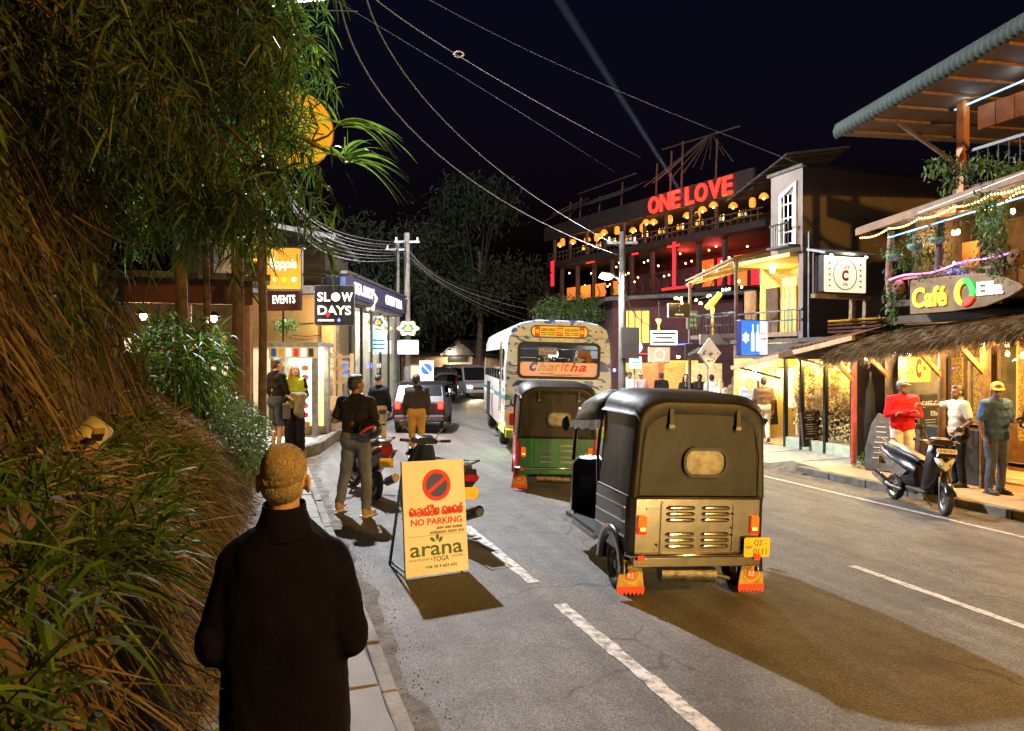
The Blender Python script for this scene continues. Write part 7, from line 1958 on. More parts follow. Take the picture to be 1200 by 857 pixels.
# art letters on the balcony wall
t, T, W_, Hh = board('art_board', 'orange glowing lettering board behind the balcony vines', 1182, 262, 44, 18, 15.5, 40, .05, 'wood_orange', 'glow_orange', .01)  # board face emits orange
text('lettering', 'HOTEL', 'sign_red', t, T, w=W_ * .8, h=Hh * .6, bold=.03)
MB().bar((0, .1, 0), (0, .8, 0), .04).build('bracket', 'wood_dark', t)
# ------------------------------------------------------------------ clothes shop next to the café
XS = 12.5
mat('sheet_green', (.36, .42, .30), .6, var=.15); mat('menu_black', (.015, .015, .016), .6, var=.15)
y1s, y0s = Y_(862, XS), Y_(1003, XS)
zs = gz(XS) + .075
st = thing('clothes_shop', 'brightly lit clothes and jewellery shop under the rusty awning', 'shop', (XS, (y0s + y1s) / 2, zs))
O2 = Vector(st.location)
def ss(name, a, b, m, par=None, **kw): return MB().span(tuple(Vector(a) - O2), tuple(Vector(b) - O2)).build(name, m, par or st, **kw)
ss('floor', (XS, y0s, zs - .1), (16.5, y1s, zs + .02), 'tiles_warm')
ss('back_wall', (15.4, y0s, zs), (15.5, y1s, 2.4), 'wall_yellow')
ss('side_wall', (XS, y0s - .08, zs), (15.4, y0s, 2.4), 'wall_dark')
ss('side_wall', (XS, y1s, zs), (15.4, y1s + .08, 2.4), 'wall_yellow')
ss('ceiling', (XS - .1, y0s - .1, 2.4), (16.5, y1s + .1, 2.5), 'wall_dark')
ss('header', (XS - .05, y0s, 1.98), (XS + .05, y1s, 2.38), 'wall_dark')
for px in (1000, 968, 940, 921): ss('mullion', (XS - .05, Y_(px, XS) - .035, zs), (XS + .05, Y_(px, XS) + .035, 1.98), 'metal_black')
for pa, pb in ((1000, 968), (968, 940), (940, 921)):
    ya_, yb_ = Y_(pa, XS) + .04, Y_(pb, XS) - .04
    ss('stall_riser', (XS - .03, ya_, zs), (XS + .03, yb_, zs + .26), 'sheet_green')
    ss('pane', (XS - .006, ya_, zs + .27), (XS + .006, yb_, 1.96), 'pane_glass')
    ss('display_floor', (XS + .04, ya_, zs + .2), (XS + .9, yb_, zs + .25), 'wood_pale')
# garments on rails
for r_, X_ in ((0, XS + .5), (1, XS + 1.3)):
    rail = MB().tube([(X_ - O2.x, y0s + .1 - O2.y, 1.75 - O2.z), (X_ - O2.x, y1s - .1 - O2.y, 1.75 - O2.z)], .014, 6).build('rail', 'chrome', st)
    n = 18
    for i in range(n):
        yy = y0s + .25 + (y1s - y0s - .5) * i / n; ln_ = random.uniform(.55, 1.05); wd = random.uniform(.16, .24)
        gm = MB(); gm.loft([[(x * k, y * 1.0, z) for x, y in ((-wd, -.03), (wd, -.03), (wd * .9, .03), (-wd * .9, .03))] for k, z in ((.35, 0), (.95, -.1), (.8, -.4), (1.05, -ln_))], smooth=False)
        gm.build('garment', random.choice(('ochre_fabric', 'gold_pattern', 'cl_mustard', 'cl_cream', 'ochre_fabric', 'cl_brown')), st, T=TR(X_ - O2.x, yy - O2.y, 1.72 - O2.z, R(90) + random.uniform(-.5, .5)))
# jewellery wall: countless trinkets
n = 2600
P_ = np.stack([np.full(n, 0.0), rng.uniform(y0s + .1, y1s - .1, n) - O2.y, rng.uniform(zs + .3, 1.9, n) - O2.z], 1); P_[:, 0] = rng.uniform(XS + 1.9, XS + 2.0, n) - O2.x
ss('display_wall', (XS + 2.0, y0s + .05, zs), (XS + 2.06, y1s - .05, 2.0), 'wall_cream')
mat('trinket', (.85, .60, .20), .5, c2=(.22, .11, .03), vcol=True, thr=(.3, .8))
o = pebbles('trinkets', P_, .015, .05, 'trinket', kind='stuff'); o.parent = st
n = 3600
P_ = np.stack([rng.uniform(.15, .6, n), rng.uniform(y0s + .08, Y_(921, XS), n) - O2.y, rng.uniform(zs + .3, 1.9, n) - O2.z], 1)
o = pebbles('shell_curtain', P_, .012, .042, 'trinket', kind='stuff'); o.parent = st
for k, (x, f) in enumerate(((XS + .2, .12), (XS + .2, .36), (XS + .2, .62), (XS + 1.0, .9))):
    lamp_thing('ceiling_lamp', 'golden lamp in the clothes shop window, number %s from the café' % ('one', 'two', 'three', 'four')[k], (x, y0s + (y1s - y0s) * f, 2.1), 'bulb_warm', 330, (1, .66, .2), .06, group='clothes shop lamps', shade=False)
# rusty awning
a, b = onX(858, 429, 11.2), onX(1000, 393, 11.2)
aw = thing('awning', 'rusty corrugated awning over the clothes shop', 'awning', tuple(a))
def sheet(mb, p0, p1, q0, q1, n, amp, o):
    vs = []
    for i in range(n + 1):
        for j in range(2):
            v_ = (p0.lerp(p1, i / n) if j == 0 else q0.lerp(q1, i / n)) - o; v_.z += amp * math.sin(i * PI / 1.5); vs.append(v_)
    vs += [v_ - V3(0, 0, .02) for v_ in vs]
    m_ = 2 * (n + 1)
    return mb.add(vs, [(2 * i + m_ * k, 2 * i + 1 + m_ * k, 2 * i + 3 + m_ * k, 2 * i + 2 + m_ * k) for i in range(n) for k in (0, 1)])
mid = a.lerp(b, .55)
for k, (p0, p1, dz) in enumerate(((a, mid, 0), (mid + V3(0, .1, .05), b, .05))):
    sheet(MB(), p0, p1, V3(12.9, p0.y, p0.z + .42), V3(12.9, p1.y, p1.z + .42), 42, .012, a).build('roof_sheet', 'rust_sheet', aw)
MB().bar((0, 0, -.05), b - a + V3(0, 0, -.05), .08, .10).build('fascia', 'wood_pale', aw)
for f in (.05, .5, .97): q = a.lerp(b, f) - a; MB().bar(q + V3(.02, 0, -.06), q + V3(1.3, 0, -.35), .05).build('bracket', 'wood_dark', aw)
# stacked sheets above the thatch end
t = thing('sheet_stack', 'stack of old corrugated sheets with a yellow top sheet beside the lit café box', 'sheet stack', tuple(onX(1010, 388, 12.2)))
for k in range(4): sheet(MB(), V3(-.3, -.7, .08 * k), V3(.1, -.7, .08 * k), V3(-.3, .7, .08 * k), V3(.1, .7, .08 * k), 12, .012, V3(0, 0, 0)).build('sheet', 'rust_sheet' if k < 3 else 'plate_yellow', t)  # top sheet has a yellow base colour
# black boards in front of the shop
def aboard(label, px, ybase, wpx, hpx, d, turn, lines):
    T = facing(px, ybase, d, turn); W_ = wpx * d / FPX; Hh = hpx * d / FPX; t = thing('menu_board', label, 'menu board', tuple(T.translation)); M = T.copy(); M.translation = (0, 0, 0)
    M = M @ TR(rx=-.10)
    MB().span((-W_ / 2, .0, -.03), (W_ / 2, Hh, 0)).build('board', 'menu_black', t, T=M)
    fr_ = MB(); ring_panel(fr_, [(-W_ / 2 - .03, -.03), (W_ / 2 + .03, -.03), (W_ / 2 + .03, Hh + .03), (-W_ / 2 - .03, Hh + .03)], [(-W_ / 2, 0), (W_ / 2, 0), (W_ / 2, Hh), (-W_ / 2, Hh)], M, -.04, .012); fr_.build('frame', 'wood_dark', t)
    for i, w_ in enumerate(lines):
        if w_: MB().box((0, Hh * (.93 - .86 * i / len(lines)), .002), (W_ * w_, Hh * .022, .003), T=M).build('text_line', 'chalk', t)
    for s in (-1, 1): MB().bar(M @ V3(s * W_ * .45, Hh * .9, -.04), M @ V3(s * W_ * .45, 0, -.04) + V3(.12, .28, .0), .03).build('rear_leg', 'wood_dark', t)
    return t
aboard('black menu board with white lines standing before the shop window', 953, 522, 29, 38, 17.9, 28, (.5, .8, .4, 0, .7, .6, .6, .5, .6, 0, .8, .4))
aboard('taller black menu board with red heading near the strollers', 902, 497, 26, 50, 20.5, 28, (.8, .8, 0, .5, .5, .4, .5, .5, 0, .4, .5, .4))
for k, px in enumerate((872, 884)):
    lamp_thing('ceiling_lamp', 'white lamp under the awning end, ' + ('further one', 'nearer one')[k], tuple(onX(px, 436, 12.9)), 'bulb_white', 40, NEUT, .06, group='awning lamps', shade=False)
# ------------------------------------------------------------------ grey building and its lit balcony
XB = 12.9
yc_ = Y_(940, XB); zt = onX(940, 196, XB).z; yl = Y_(903, XB)
gb = thing('grey_building', 'tall grey brown building with blank wall rising behind the café', 'building', (XB, yc_, gz(XB)))
O3 = Vector(gb.location); y2_ = Y_(868, XB)
def gspan(nm, a, b, m, par=None, **kw): return MB().span(tuple(Vector(a) - O3), tuple(Vector(b) - O3)).build(nm, m, par or gb, **kw)
zl, zc = onX(940, 388, XB).z, onX(940, 300, XB).z      # balcony floor and ceiling
gspan('wall', (XB, yc_, zc + .1), (21, yl, zt), 'wall_grey')
gspan('wall', (XB + .02, yc_ + .0, gz(XB) - .2), (21, yc_ + .18, zc + .1), 'wall_grey')
gspan('parapet', (XB - .06, yc_ - .06, zt), (21.1, yl + .1, zt + .08), 'wall_dark')
gspan('balcony_floor', (XB, yc_ + .18, zl - .12), (16, yl + 3.4, zl), 'wood_mid')
gspan('balcony_ceiling', (XB - .25, yc_ + .18, zc), (16, y2_, zc + .098), 'wall_yellow')
gspan('back_wall', (14.6, yc_ + .18, zl), (14.7, y2_, zc), 'wall_yellow')
gspan('side_wall', (XB + .1, yc_ + .19, zl), (14.6, yc_ + .24, zc - .01), 'wall_yellow')
d_ = gspan('glass_door', (14.5, Y_(937, 14.5), zl), (14.56, Y_(915, 14.5), zc - .15), 'wood_orange'); gspan('pane', (14.47, Y_(937, 14.5) + .1, zl + .1), (14.49, Y_(915, 14.5) - .1, zc - .25), 'glow_amber', d_)
for k in range(5): gspan('curtain', (14.40 + .01 * k, Y_(936, 14.5) + .12 * k, zl + .05), (14.44 + .01 * k, Y_(936, 14.5) + .12 * k + .1, zc - .5), 'pot_green' if k % 2 else 'cl_mustard')
lamp_thing('ceiling_lamp', 'warm ceiling lamp of the yellow balcony', tuple(onX(905, 316, 13.6)), 'bulb_warm', 110, (1, .68, .2), .08, shade=False, drop=.1)
for i in range(16):
    yy = yc_ + .1 + (yl + 3.0 - yc_) * i / 15
    MB().tube([(XB - O3.x, yy - O3.y, zl - O3.z), (XB - O3.x, yy - O3.y, zl + .55 - O3.z)], .012, 5).build('baluster', 'metal_black', gb)
for dz in (.3, .56): MB().bar((XB - O3.x, yc_ - O3.y, zl + dz - O3.z), (XB - O3.x, yl + 3.1 - O3.y, zl + dz - O3.z), .04).build('handrail', 'metal_black', gb)
# street-side window with white frame and rail
wy0, wy1, wz0, wz1 = Y_(939, XB) + .15, Y_(914, XB), onX(930, 288, XB).z, onX(935, 212, XB).z
wf = MB(); Tw = Matrix.Translation(-O3) @ frame((XB, 0, 0), (0, 1, 0), (0, 0, 1)).__class__(frame((XB, 0, 0), (0, -1, 0), (0, 0, 1)))
ring_panel(wf, [(-wy1, wz0), (-wy0, wz0), (-wy0, wz1), (-wy1, wz1 - .25)], [(-wy1 + .1, wz0 + .08), (-wy0 - .1, wz0 + .08), (-wy0 - .1, wz1 - .1), (-wy1 + .1, wz1 - .33)], Tw, 0, .06)
wn_ = wf.build('window', 'board_white', gb)
gspan('pane', (XB - .012, wy0 + .08, wz0 + .06), (XB - .004, wy1 - .08, wz1 - .3), 'dark_glass', wn_)
for k in range(1, 4): gspan('glazing_bar', (XB - .03, wy0 + (wy1 - wy0) * k / 4 - .015, wz0 + .08), (XB - .015, wy0 + (wy1 - wy0) * k / 4 + .015, wz1 - .3), 'board_white', wn_)
for k in range(1, 4): gspan('glazing_bar', (XB - .034, wy0 + .08, wz0 + (wz1 - wz0) * k / 4.5), (XB - .016, wy1 - .08, wz0 + (wz1 - wz0) * k / 4.5 + .03), 'board_white', wn_)
for i in range(8): MB().tube([(XB - .3 - O3.x, wy0 + (wy1 - wy0) * i / 7 - O3.y, wz0 - O3.z), (XB - .3 - O3.x, wy0 + (wy1 - wy0) * i / 7 - O3.y, wz0 + .55 - O3.z)], .012, 5).build('baluster', 'metal_black', gb)
gspan('window_rail', (XB - .32, wy0 - .05, wz0 + .53), (XB - .28, wy1 + .05, wz0 + .58), 'metal_black')
gspan('window_ledge', (XB - .36, wy0 - .1, wz0 - .06), (XB, wy1 + .1, wz0 - .005), 'wall_dark')
for dx, dz in ((1.2, -1.2), (2.6, -1.6), (3.3, -.9)): MB().box((dx, -.004, zt + dz - O3.z), (.16, .012, .18), ry=.4).build('patch', 'old_concrete', gb)
MB().tube([(.15, -.06, 0), (.15, -.06, zc + .6 - O3.z)], .03, 6).build('drain_pipe', 'metal_grey', gb)
# pergola with slats and string bulbs
y2, y3 = Y_(873, XB), Y_(818, XB)
pg = thing('pergola', 'slatted timber pergola with string bulbs over the café terrace', 'pergola', (XB, (y2 + y3) / 2, gz(XB))); O4 = Vector(pg.location)
zp0, zp1 = onX(822, 330, XB - .3).z, onX(870, 305, XB - .3).z
for i in range(11):
    x = XB - .35 + .26 * i; MB().bar((x - O4.x, y2 - O4.y, zp1 + .07 * i - O4.z), (x - O4.x, y3 - O4.y, zp0 + .07 * i - O4.z), .10, .03).build('slat', 'wood_mid', pg)
for f in (0, .33, .66, 1.): yy = y2 + (y3 - y2) * f; z_ = zp1 + (zp0 - zp1) * f; MB().bar((XB - .4 - O4.x, yy - O4.y, z_ - .05 - O4.z), (XB + 2.4 - O4.x, yy - O4.y, z_ + .68 - O4.z), .06, .08).build('rafter', 'wood_pale', pg)
for yy, z_ in ((y2, zp1), (y3, zp0)): MB().tube([(XB - .3 - O4.x, yy - O4.y, 0), (XB - .3 - O4.x, yy - O4.y, z_ - O4.z)], .05, 7).build('post', 'wood_dark', pg)
zb_ = onX(850, 392, XB).z
MB().span((XB - .3 - O4.x, y2 - O4.y, zb_ - .12 - O4.z), (XB + 2.5 - O4.x, y3 - O4.y, zb_ - O4.z)).build('terrace_floor', 'wood_dark', pg)
MB().span((XB + 2.3 - O4.x, y2 - O4.y, zb_ - O4.z), (XB + 2.4 - O4.x, y3 - O4.y, zp0 + .6 - O4.z)).build('back_wall', 'wall_yellow', pg)
MB().loft([[tuple(Vector(q) - O4) for q in ((XB - .45, yy, z_ + .06), (XB - .45, yy, z_ + .10), (XB + 2.5, yy, z_ + .88), (XB + 2.5, yy, z_ + .84))] for yy, z_ in ((y2, zp1), (y3, zp0))], smooth=False).build('roof_sheet', 'rust_sheet', pg)
for k in range(3): MB().span((XB + 2.22 - O4.x, y2 + .3 + 1.1 * k - O4.y, zb_ - O4.z), (XB + 2.29 - O4.x, y2 + .9 + 1.1 * k - O4.y, zb_ + 1.5 - O4.z)).build('door_leaf', ('wood_dark', 'wood_dark', 'wood_mid')[k], pg)
for i in range(14): yy = y2 + (y3 - y2) * i / 13; MB().tube([(XB - .28 - O4.x, yy - O4.y, zb_ - O4.z), (XB - .28 - O4.x, yy - O4.y, zb_ + .6 - O4.z)], .014, 5).build('baluster', 'metal_black', pg)
MB().bar((XB - .28 - O4.x, y2 - O4.y, zb_ + .6 - O4.z), (XB - .28 - O4.x, y3 - O4.y, zb_ + .6 - O4.z), .05).build('handrail', 'metal_black', pg)
a, b = onX(866, 330, XB + .4), onX(815, 352, XB + .4)
fl = thing('string_bulbs', 'string of golden bulbs sagging under the pergola', 'string lights', tuple(a))
pts = [a.lerp(b, i / 11) - a + V3(.25 * math.sin(i * 1.9), 0, -.14 * abs(math.sin(i * PI / 4))) for i in range(12)]
MB().tube(pts, .006, 4).build('wire', 'metal_black', fl)
for q in pts: bulb(fl, q, 'bulb_warm', .032)
point('string_light', tuple(pts[4] + V3(-.1, 0, -.1)), 110, (1, .68, .22), .1, fl); point('string_light', tuple(pts[9] + V3(-.1, 0, -.1)), 100, WARM, .1, fl)
t = thing('lamp_sculpture', 'bent golden lamp post glowing on the pergola terrace', 'lamp', tuple(onX(835, 392, XB + .3)))
MB().tube([(0, 0, 0), (0, 0, .75), (0, .05, .95)], .06, 8).build('stem', 'wall_yellow', t); MB().tube([(0, .28, .85), (0, .0, 1.0), (0, -.4, 1.22)], [.09, .11, .07], 8).build('head', 'glow_yellow', t)
# ------------------------------------------------------------------ signs along the far pavement
dS = (onX(989, 320, 11.9) - cam.location).dot(CF)
t, T, W_, Hh = board('lit_cafe_box', 'white lit café box sign with red C under its own little roof', 990, 322, 62, 44, dS, 22, .25, 'metal_black', 'glow_ivory', .02)
ri = MB(); ring_panel(ri, [(.34 * math.cos(R(k)), .34 * math.sin(R(k))) for k in range(0, 360, 12)], [(.32 * math.cos(R(k)), .32 * math.sin(R(k))) for k in range(0, 360, 12)], T, 0, .004); ri.build('ring', 'ink_brown', t)
text('lettering', 'Cafe', 'ink_black', t, T @ TR(0, .18, 0), w=.26, h=.11, shear=.3); text('lettering', 'C', 'ink_red', t, T @ TR(0, -.02, 0), w=.19, h=.24, bold=.06); text('lettering', 'Ella', 'ink_black', t, T @ TR(0, -.21, 0), w=.14, h=.06, shear=.3)
for s in (-1, 1):
    for k in range(5): MB().prism([(0, 0), (s * .03, .03), (s * .08, .02), (s * .04, -.02)], 0, .003, T @ TR(-s * .48, -.26 + .12 * k, 0)).build('leaf_print', 'ink_brown', t)
M0 = T
MB().box((0, Hh / 2 + .08, -.1), (W_ * 1.18, .05, .55), T=M0, rx=.25).build('roof', 'metal_grey', t)
for s in (-1, 1): MB().bar(M0 @ V3(s * W_ * .55, Hh / 2 + .05, -.2), M0 @ V3(s * W_ * .55, -Hh / 2 - .1, -.2), .05).build('side_post', 'wood_dark', t)
MB().box((0, -Hh / 2 - .07, -.1), (W_ * 1.3, .09, .12), T=M0).build('shelf_beam', 'bark_light', t)
for s in (.62, .3): MB().bar(M0 @ V3(s * W_, -Hh / 2 - .1, -.15), M0 @ V3(s * W_, -Hh / 2 - 1.3, -.2), .09).build('support', 'bark_light', t)
for s in (-1, 1): MB().sph(tuple(M0 @ V3(s * W_ * .4, Hh / 2 - .02, .10)), .03, 8, 6).build('spot_bulb', 'bulb_white', t)
point('sign_light', tuple(M0 @ V3(0, Hh / 2, .25)), 10, NEUT, .1, t)
t, T, W_, Hh = board('poster_box', 'lit blue poster box with white bottle outlines above the awning', 884, 396, 40, 42, 16.6, 32, .12, 'navy_line', 'glow_poster_blue', .015)
MB().span((W_ * .2, -Hh * .46, 0), (W_ * .47, Hh * .46, .006)).build('white_panel', 'glow_white', t, T=T)
for x in (-.06, .1): MB().prism([(-.05, -.3), (.05, -.3), (.05, .08), (.018, .16), (.018, .3), (-.018, .3), (-.018, .16), (-.05, .08)], 0, .006, T @ TR(x, 0, 0)).build('bottle_outline', 'glow_cool', t)
MB().prism([(.13 * math.cos(R(k)) * (1 if (k // 30) % 2 else .7), .13 * math.sin(R(k)) * (1 if (k // 30) % 2 else .7)) for k in range(0, 360, 30)], 0, .006, T @ TR(-W_ * .32, 0, 0)).build('star_outline', 'glow_cool', t)
text('lettering', 'ONLY ELLA', 'lt_blue', t, T @ TR(W_ * .33, .1, .006), w=W_ * .22, h=.06); text('lettering', 'RESTAURANT', 'lt_blue', t, T @ TR(W_ * .33, -.02, .006), w=W_ * .22, h=.06)
MB().bar((.2, .1, 0), (.9, .5, 0), .05).build('bracket', 'metal_black', t)
def simple(name, label, px, py, wp, hp, d, turn, case, face, lines=(), lm='ink_black', post=None, shape=None):
    t, T, W_, Hh = board(name, label, px, py, wp, hp, d, turn, .08, case, face, .015, shape=shape)
    for i, l in enumerate(lines):
        yy = Hh * (.5 - (i + .75) / (len(lines) + .5))
        if isinstance(l, str): text('lettering', l, lm, t, T @ TR(0, yy, 0), w=W_ * .7, h=Hh * .5 / len(lines))
        else: MB().box((0, yy, .002), (W_ * l, Hh * .35 / len(lines), .004), T=T).build('text_line', lm, t)
    g_ = T.copy()
    if post: MB().tube([(0, .09, -Hh * .45), (0, .09, gz(12) - t.location.z)], .03, 7).build('post', 'metal_grey', t)
    else: MB().bar((0, .07, 0), (.6, .5, .05), .05).build('bracket', 'metal_black', t)
    return t, T, W_, Hh
disc = lambda a, b: [(a / 2 * math.cos(R(k)), b / 2 * math.sin(R(k))) for k in range(0, 360, 12)]
t, T, W_, Hh = simple('round_sign', 'round white lit sign beside the utility pole', 745, 407, 16, 16, 26, 10, 'board_white', 'glow_cool', (), post=1, shape=disc)
ri = MB(); ring_panel(ri, [(x * .8, y * .8) for x, y in disc(W_, Hh)], [(x * .7, y * .7) for x, y in disc(W_, Hh)], T, 0, .004); ri.build('ring', 'metal_grey', t)
simple('box_sign', 'small teal lit square sign under the round white sign', 745, 425, 14, 14, 25.9, 10, 'board_white', 'glow_teal', (.5, .7, .6), 'pot_green')
simple('box_sign', 'white and green lit oblong sign on a dark frame up the street', 778, 396, 34, 18, 24, 12, 'sign_black', 'glow_cool', (.85, .6, .8), 'sign_black')
t, T, W_, Hh = simple('box_sign', 'beige sign with pale pentagon below the white and green sign', 773, 416, 26, 18, 23.7, 12, 'wood_pale', 'wall_cream', ())
pe = lambda r: [(r * math.sin(R(72 * k)), r * math.cos(R(72 * k))) for k in range(5)]
ri = MB(); ring_panel(ri, pe(.22), pe(.18), T, 0, .004); ri.build('pentagon', 'glow_ivory', t)
t, T, W_, Hh = simple('box_sign', 'black sign board with yellow bulbs along its top', 796, 364, 27, 17, 22, 15, 'metal_grey', 'sign_black', (0.01, 0.01, .4), 'chalk')
for k in range(9): MB().sph(tuple(T @ V3(-W_ * .4 + random.uniform(0, W_ * .5), Hh * .5 + random.uniform(0, .16), .05)), .035, 6, 5).build('bulb', 'bulb_gold', t)
point('bulb_light', tuple(T @ V3(-.1, Hh * .6, .25)), 12, AMBER, .05, t)
t, T, W_, Hh = simple('box_sign', 'dark sign with tilted white lettering beside the diamond sign', 813, 412, 20, 18, 22, 15, 'metal_black', 'sign_black', ())
text('lettering', 'FOODIES', 'chalk', t, T @ TR(.02, 0, 0, R(28)), w=W_ * .85, h=.09)
dia = lambda a, b: [(a / 2, 0), (0, b / 2), (-a / 2, 0), (0, -b / 2)]
t, T, W_, Hh = simple('diamond_sign', 'weathered diamond road sign covered in stickers on a thin post', 832, 414, 29, 36, 20.5, 12, 'metal_grey', 'board_white', (), post=1, shape=dia)
for k in range(26):
    x, y = random.uniform(-.3, .3), random.uniform(-.3, .3)
    if abs(x) + abs(y) < .30: MB().box((x, y, .001 + .001 * k), (random.uniform(.04, .1), random.uniform(.03, .07), .003), T=T, rz=random.uniform(-1, 1)).build('sticker', random.choice(('metal_grey', 'chalk', 'ink_black', 'metal_grey', 'cl_grey')), t)
simple('box_sign', 'dark flat sign panel above the diamond sign', 838, 398, 36, 12, 21.5, 10, 'metal_grey', 'metal_grey', ())
simple('box_sign', 'green chalk panel leaning on the pergola terrace', 812, 375, 14, 22, 23, 25, 'wood_dark', 'pot_green', (.6, .5, .6), 'chalk')
# ------------------------------------------------------------------ maroon building, shop fronts up the street
p = atd(760, 420, 33)
mb_ = thing('maroon_building', 'maroon building with orange lit window up the street', 'building', (p.x, p.y, gz(p.x)), -YAW)
MB().span((-1.6, 0, 0), (4.2, 6, 5.0)).build('wall', 'wall_maroon', mb_)
MB().box((1.2, 2.5, 5.15), (6.4, 6.6, .16), ry=-.05).build('roof', 'roof_tile_dark', mb_)
f_ = MB().span((-1.1, -.06, 3.0), (.1, -.01, 4.6)).build('window', 'wood_dark', mb_); MB().span((-1.0, -.09, 3.1), (0, -.07, 4.5)).build('pane', 'glow_orange', f_)
for k in range(3): MB().span((-.95 + .3 * k, -.12, 3.1), (-.9 + .3 * k, -.095, 4.5)).build('glazing_bar', 'wood_dark', f_)
MB().span((.9, -.06, .1), (2.2, -.01, 2.3)).build('shop_opening', 'glow_amber', mb_); MB().span((-1.3, -.06, .1), (.3, -.01, 2.2)).build('shop_opening', 'wall_yellow', mb_)
for q, (a, b, mm) in enumerate((((-.9, 2.6), (.2, 2.6), 'glow_red'), ((.2, 2.6), (.2, 1.2), 'glow_royal'), ((2.5, 1.6), (2.5, .5), 'glow_royal'), ((1.2, 3.0), (1.9, 3.05), 'glow_royal'))):
    MB().bar((a[0], -.12, a[1]), (b[0], -.12, b[1]), .05).build('neon_tube', mm, mb_)
t = thing('lantern', 'tall orange wicker lantern hanging over the white and green sign', 'lantern', tuple(atd(772, 382, 24)))
MB().lathe([(.06, -.2), (.02, .0), (.10, .2), (.07, .22)], 10).build('shade', 'glow_orange', t); MB().tube([(0, 0, .2), (0, 0, .8)], .01, 5).build('cord', 'metal_black', t)
for k, (px, d, lb) in enumerate(((770, 30, 'behind the beige sign'), (795, 29, 'behind the black-haired woman'), (820, 27, 'behind the pink shirted man'))):
    lamp_thing('shop_lamp', 'warm shop lamp ' + lb, tuple(atd(px, 418, d)), 'bulb_warm', 90, WARM, .06, group='shop lamps up the street')
for k, (px, d, w_, mm, lb) in enumerate(((792, 31, 1.6, 'gold_pattern', 'gold patterned cloth screen behind the strollers'), (825, 29, 1.4, 'ochre_fabric', 'ochre cloth screen of the shop under the pergola'), (766, 31, .9, 'wood_orange', 'orange wooden shutter beside the beige sign'))):
    p = atd(px, 420, d); MB().span((-w_ / 2, -.04, 0), (w_ / 2, .04, 2.2)).build('shop_screen', mm, None, T=TR(p.x, p.y, gz(p.x), -YAW), label=lb, cat='screen')
# ------------------------------------------------------------------ ONE LOVE terrace building
A_, B_ = Vector((18.3, 44.5, 0)), Vector((21.2, 30.8, 0)); u = (B_ - A_).normalized(); LO = (B_ - A_).length
ol = thing('terrace_bar', 'tall dark timber terrace bar with red ONE LOVE letters and lanterns', 'building', tuple(A_ + V3(0, 0, gz(16))))
Q = frame((0, 0, 0), u, UP)                                # x along the facade towards the camera, y up, z to the street
mat('bar_wood', (.014, .008, .006), .8, var=.4, scale=3, bump=.3); mat('pole_wood', (.05, .026, .016), .8, var=.3)
glow('window_dim', (.9, .22, .03), .55)
def qs(nm, a, b, m, par=None): return MB().span(a, b).build(nm, m, par or ol, T=Q if par is None else Matrix.Identity(4))
Z = lambda z: z - gz(16)
qs('plinth_wall', (0, 0, -8), (LO, Z(5.3), 0), 'wall_maroon')
qs('floor_slab', (-.5, Z(5.3), -8), (LO + .6, Z(5.5), .6), 'bar_wood')
qs('floor_slab', (-.5, Z(7.85), -8), (LO + 3.2, Z(8.17), .9), 'bar_wood')
qs('room_wall', (0, Z(5.5), -4), (LO, Z(7.85), -3.9), 'wall_maroon')
qs('terrace_wall', (0, Z(8.17), -6), (LO + 3, Z(10.6), -5.9), 'bar_wood')
MB().prism([(-.8, Z(9.6)), (LO + 2.5, Z(9.6)), (LO + 2.5, Z(10.6)), (-.8, Z(10.5))], .7, .85, Q).build('parapet', 'bar_wood', ol)
qs('ceiling', (-.8, Z(10.1), -7), (LO + 3, Z(10.22), .7), 'bar_wood')
for k in range(9):
    x = LO * k / 8
    MB().span((x - .09, Z(5.5), -.1), (x + .09, Z(7.85), .1)).build('column', 'pole_wood', ol, T=Q); MB().span((x - .07, Z(8.17), .5), (x + .07, Z(9.6), .64)).build('column', 'pole_wood', ol, T=Q)
for k in range(44): x = -.3 + (LO + 3) * k / 43; MB().tube([(x, Z(8.17), .8), (x, Z(8.7), .8)], .025, 4).build('baluster', 'pole_wood', ol, T=Q)
for zz in (8.45, 8.72): MB().bar((-.4, Z(zz), .8), (LO + 3, Z(zz), .8), .06).build('handrail', 'pole_wood', ol, T=Q)
for k in range(16): x = LO * .3 + LO * .7 * k / 15; MB().tube([(x, Z(5.5), .3), (x + .25, Z(5.9), .3), (x, Z(6.3), .3)], .03, 5).build('lattice_strip', 'pole_wood', ol, T=Q)
for (x0, x1, z0_, z1_, mm) in ((.2, .5, 6.6, 8.2, 'glow_red_deep'), (8.2, 8.7, 7.62, 7.72, 'glow_red'), (11.0, 11.9, 7.66, 7.76, 'glow_red'), (4.0, 4.8, 7.62, 7.7, 'glow_red'), (11.4, 11.6, 5.6, 7.9, 'glow_red_deep'), (10.6, 12.8, 5.5, 5.62, 'glow_red')):
    qs('neon_tube', (x0, Z(z0_), .95), (x1, Z(z1_), 1.0), mm)
for k in range(4): qs('window', (8.6 + .0 + 1.2 * k, Z(5.9), -3.88), (9.5 + 1.2 * k, Z(7.6), -3.85), 'glow_red_deep' if k % 2 else 'window_dim')
for k in range(4): qs('window', (.6 + 1.5 * k, Z(5.7), -.02), (1.6 + 1.5 * k, Z(6.5), .02), 'window_dim')
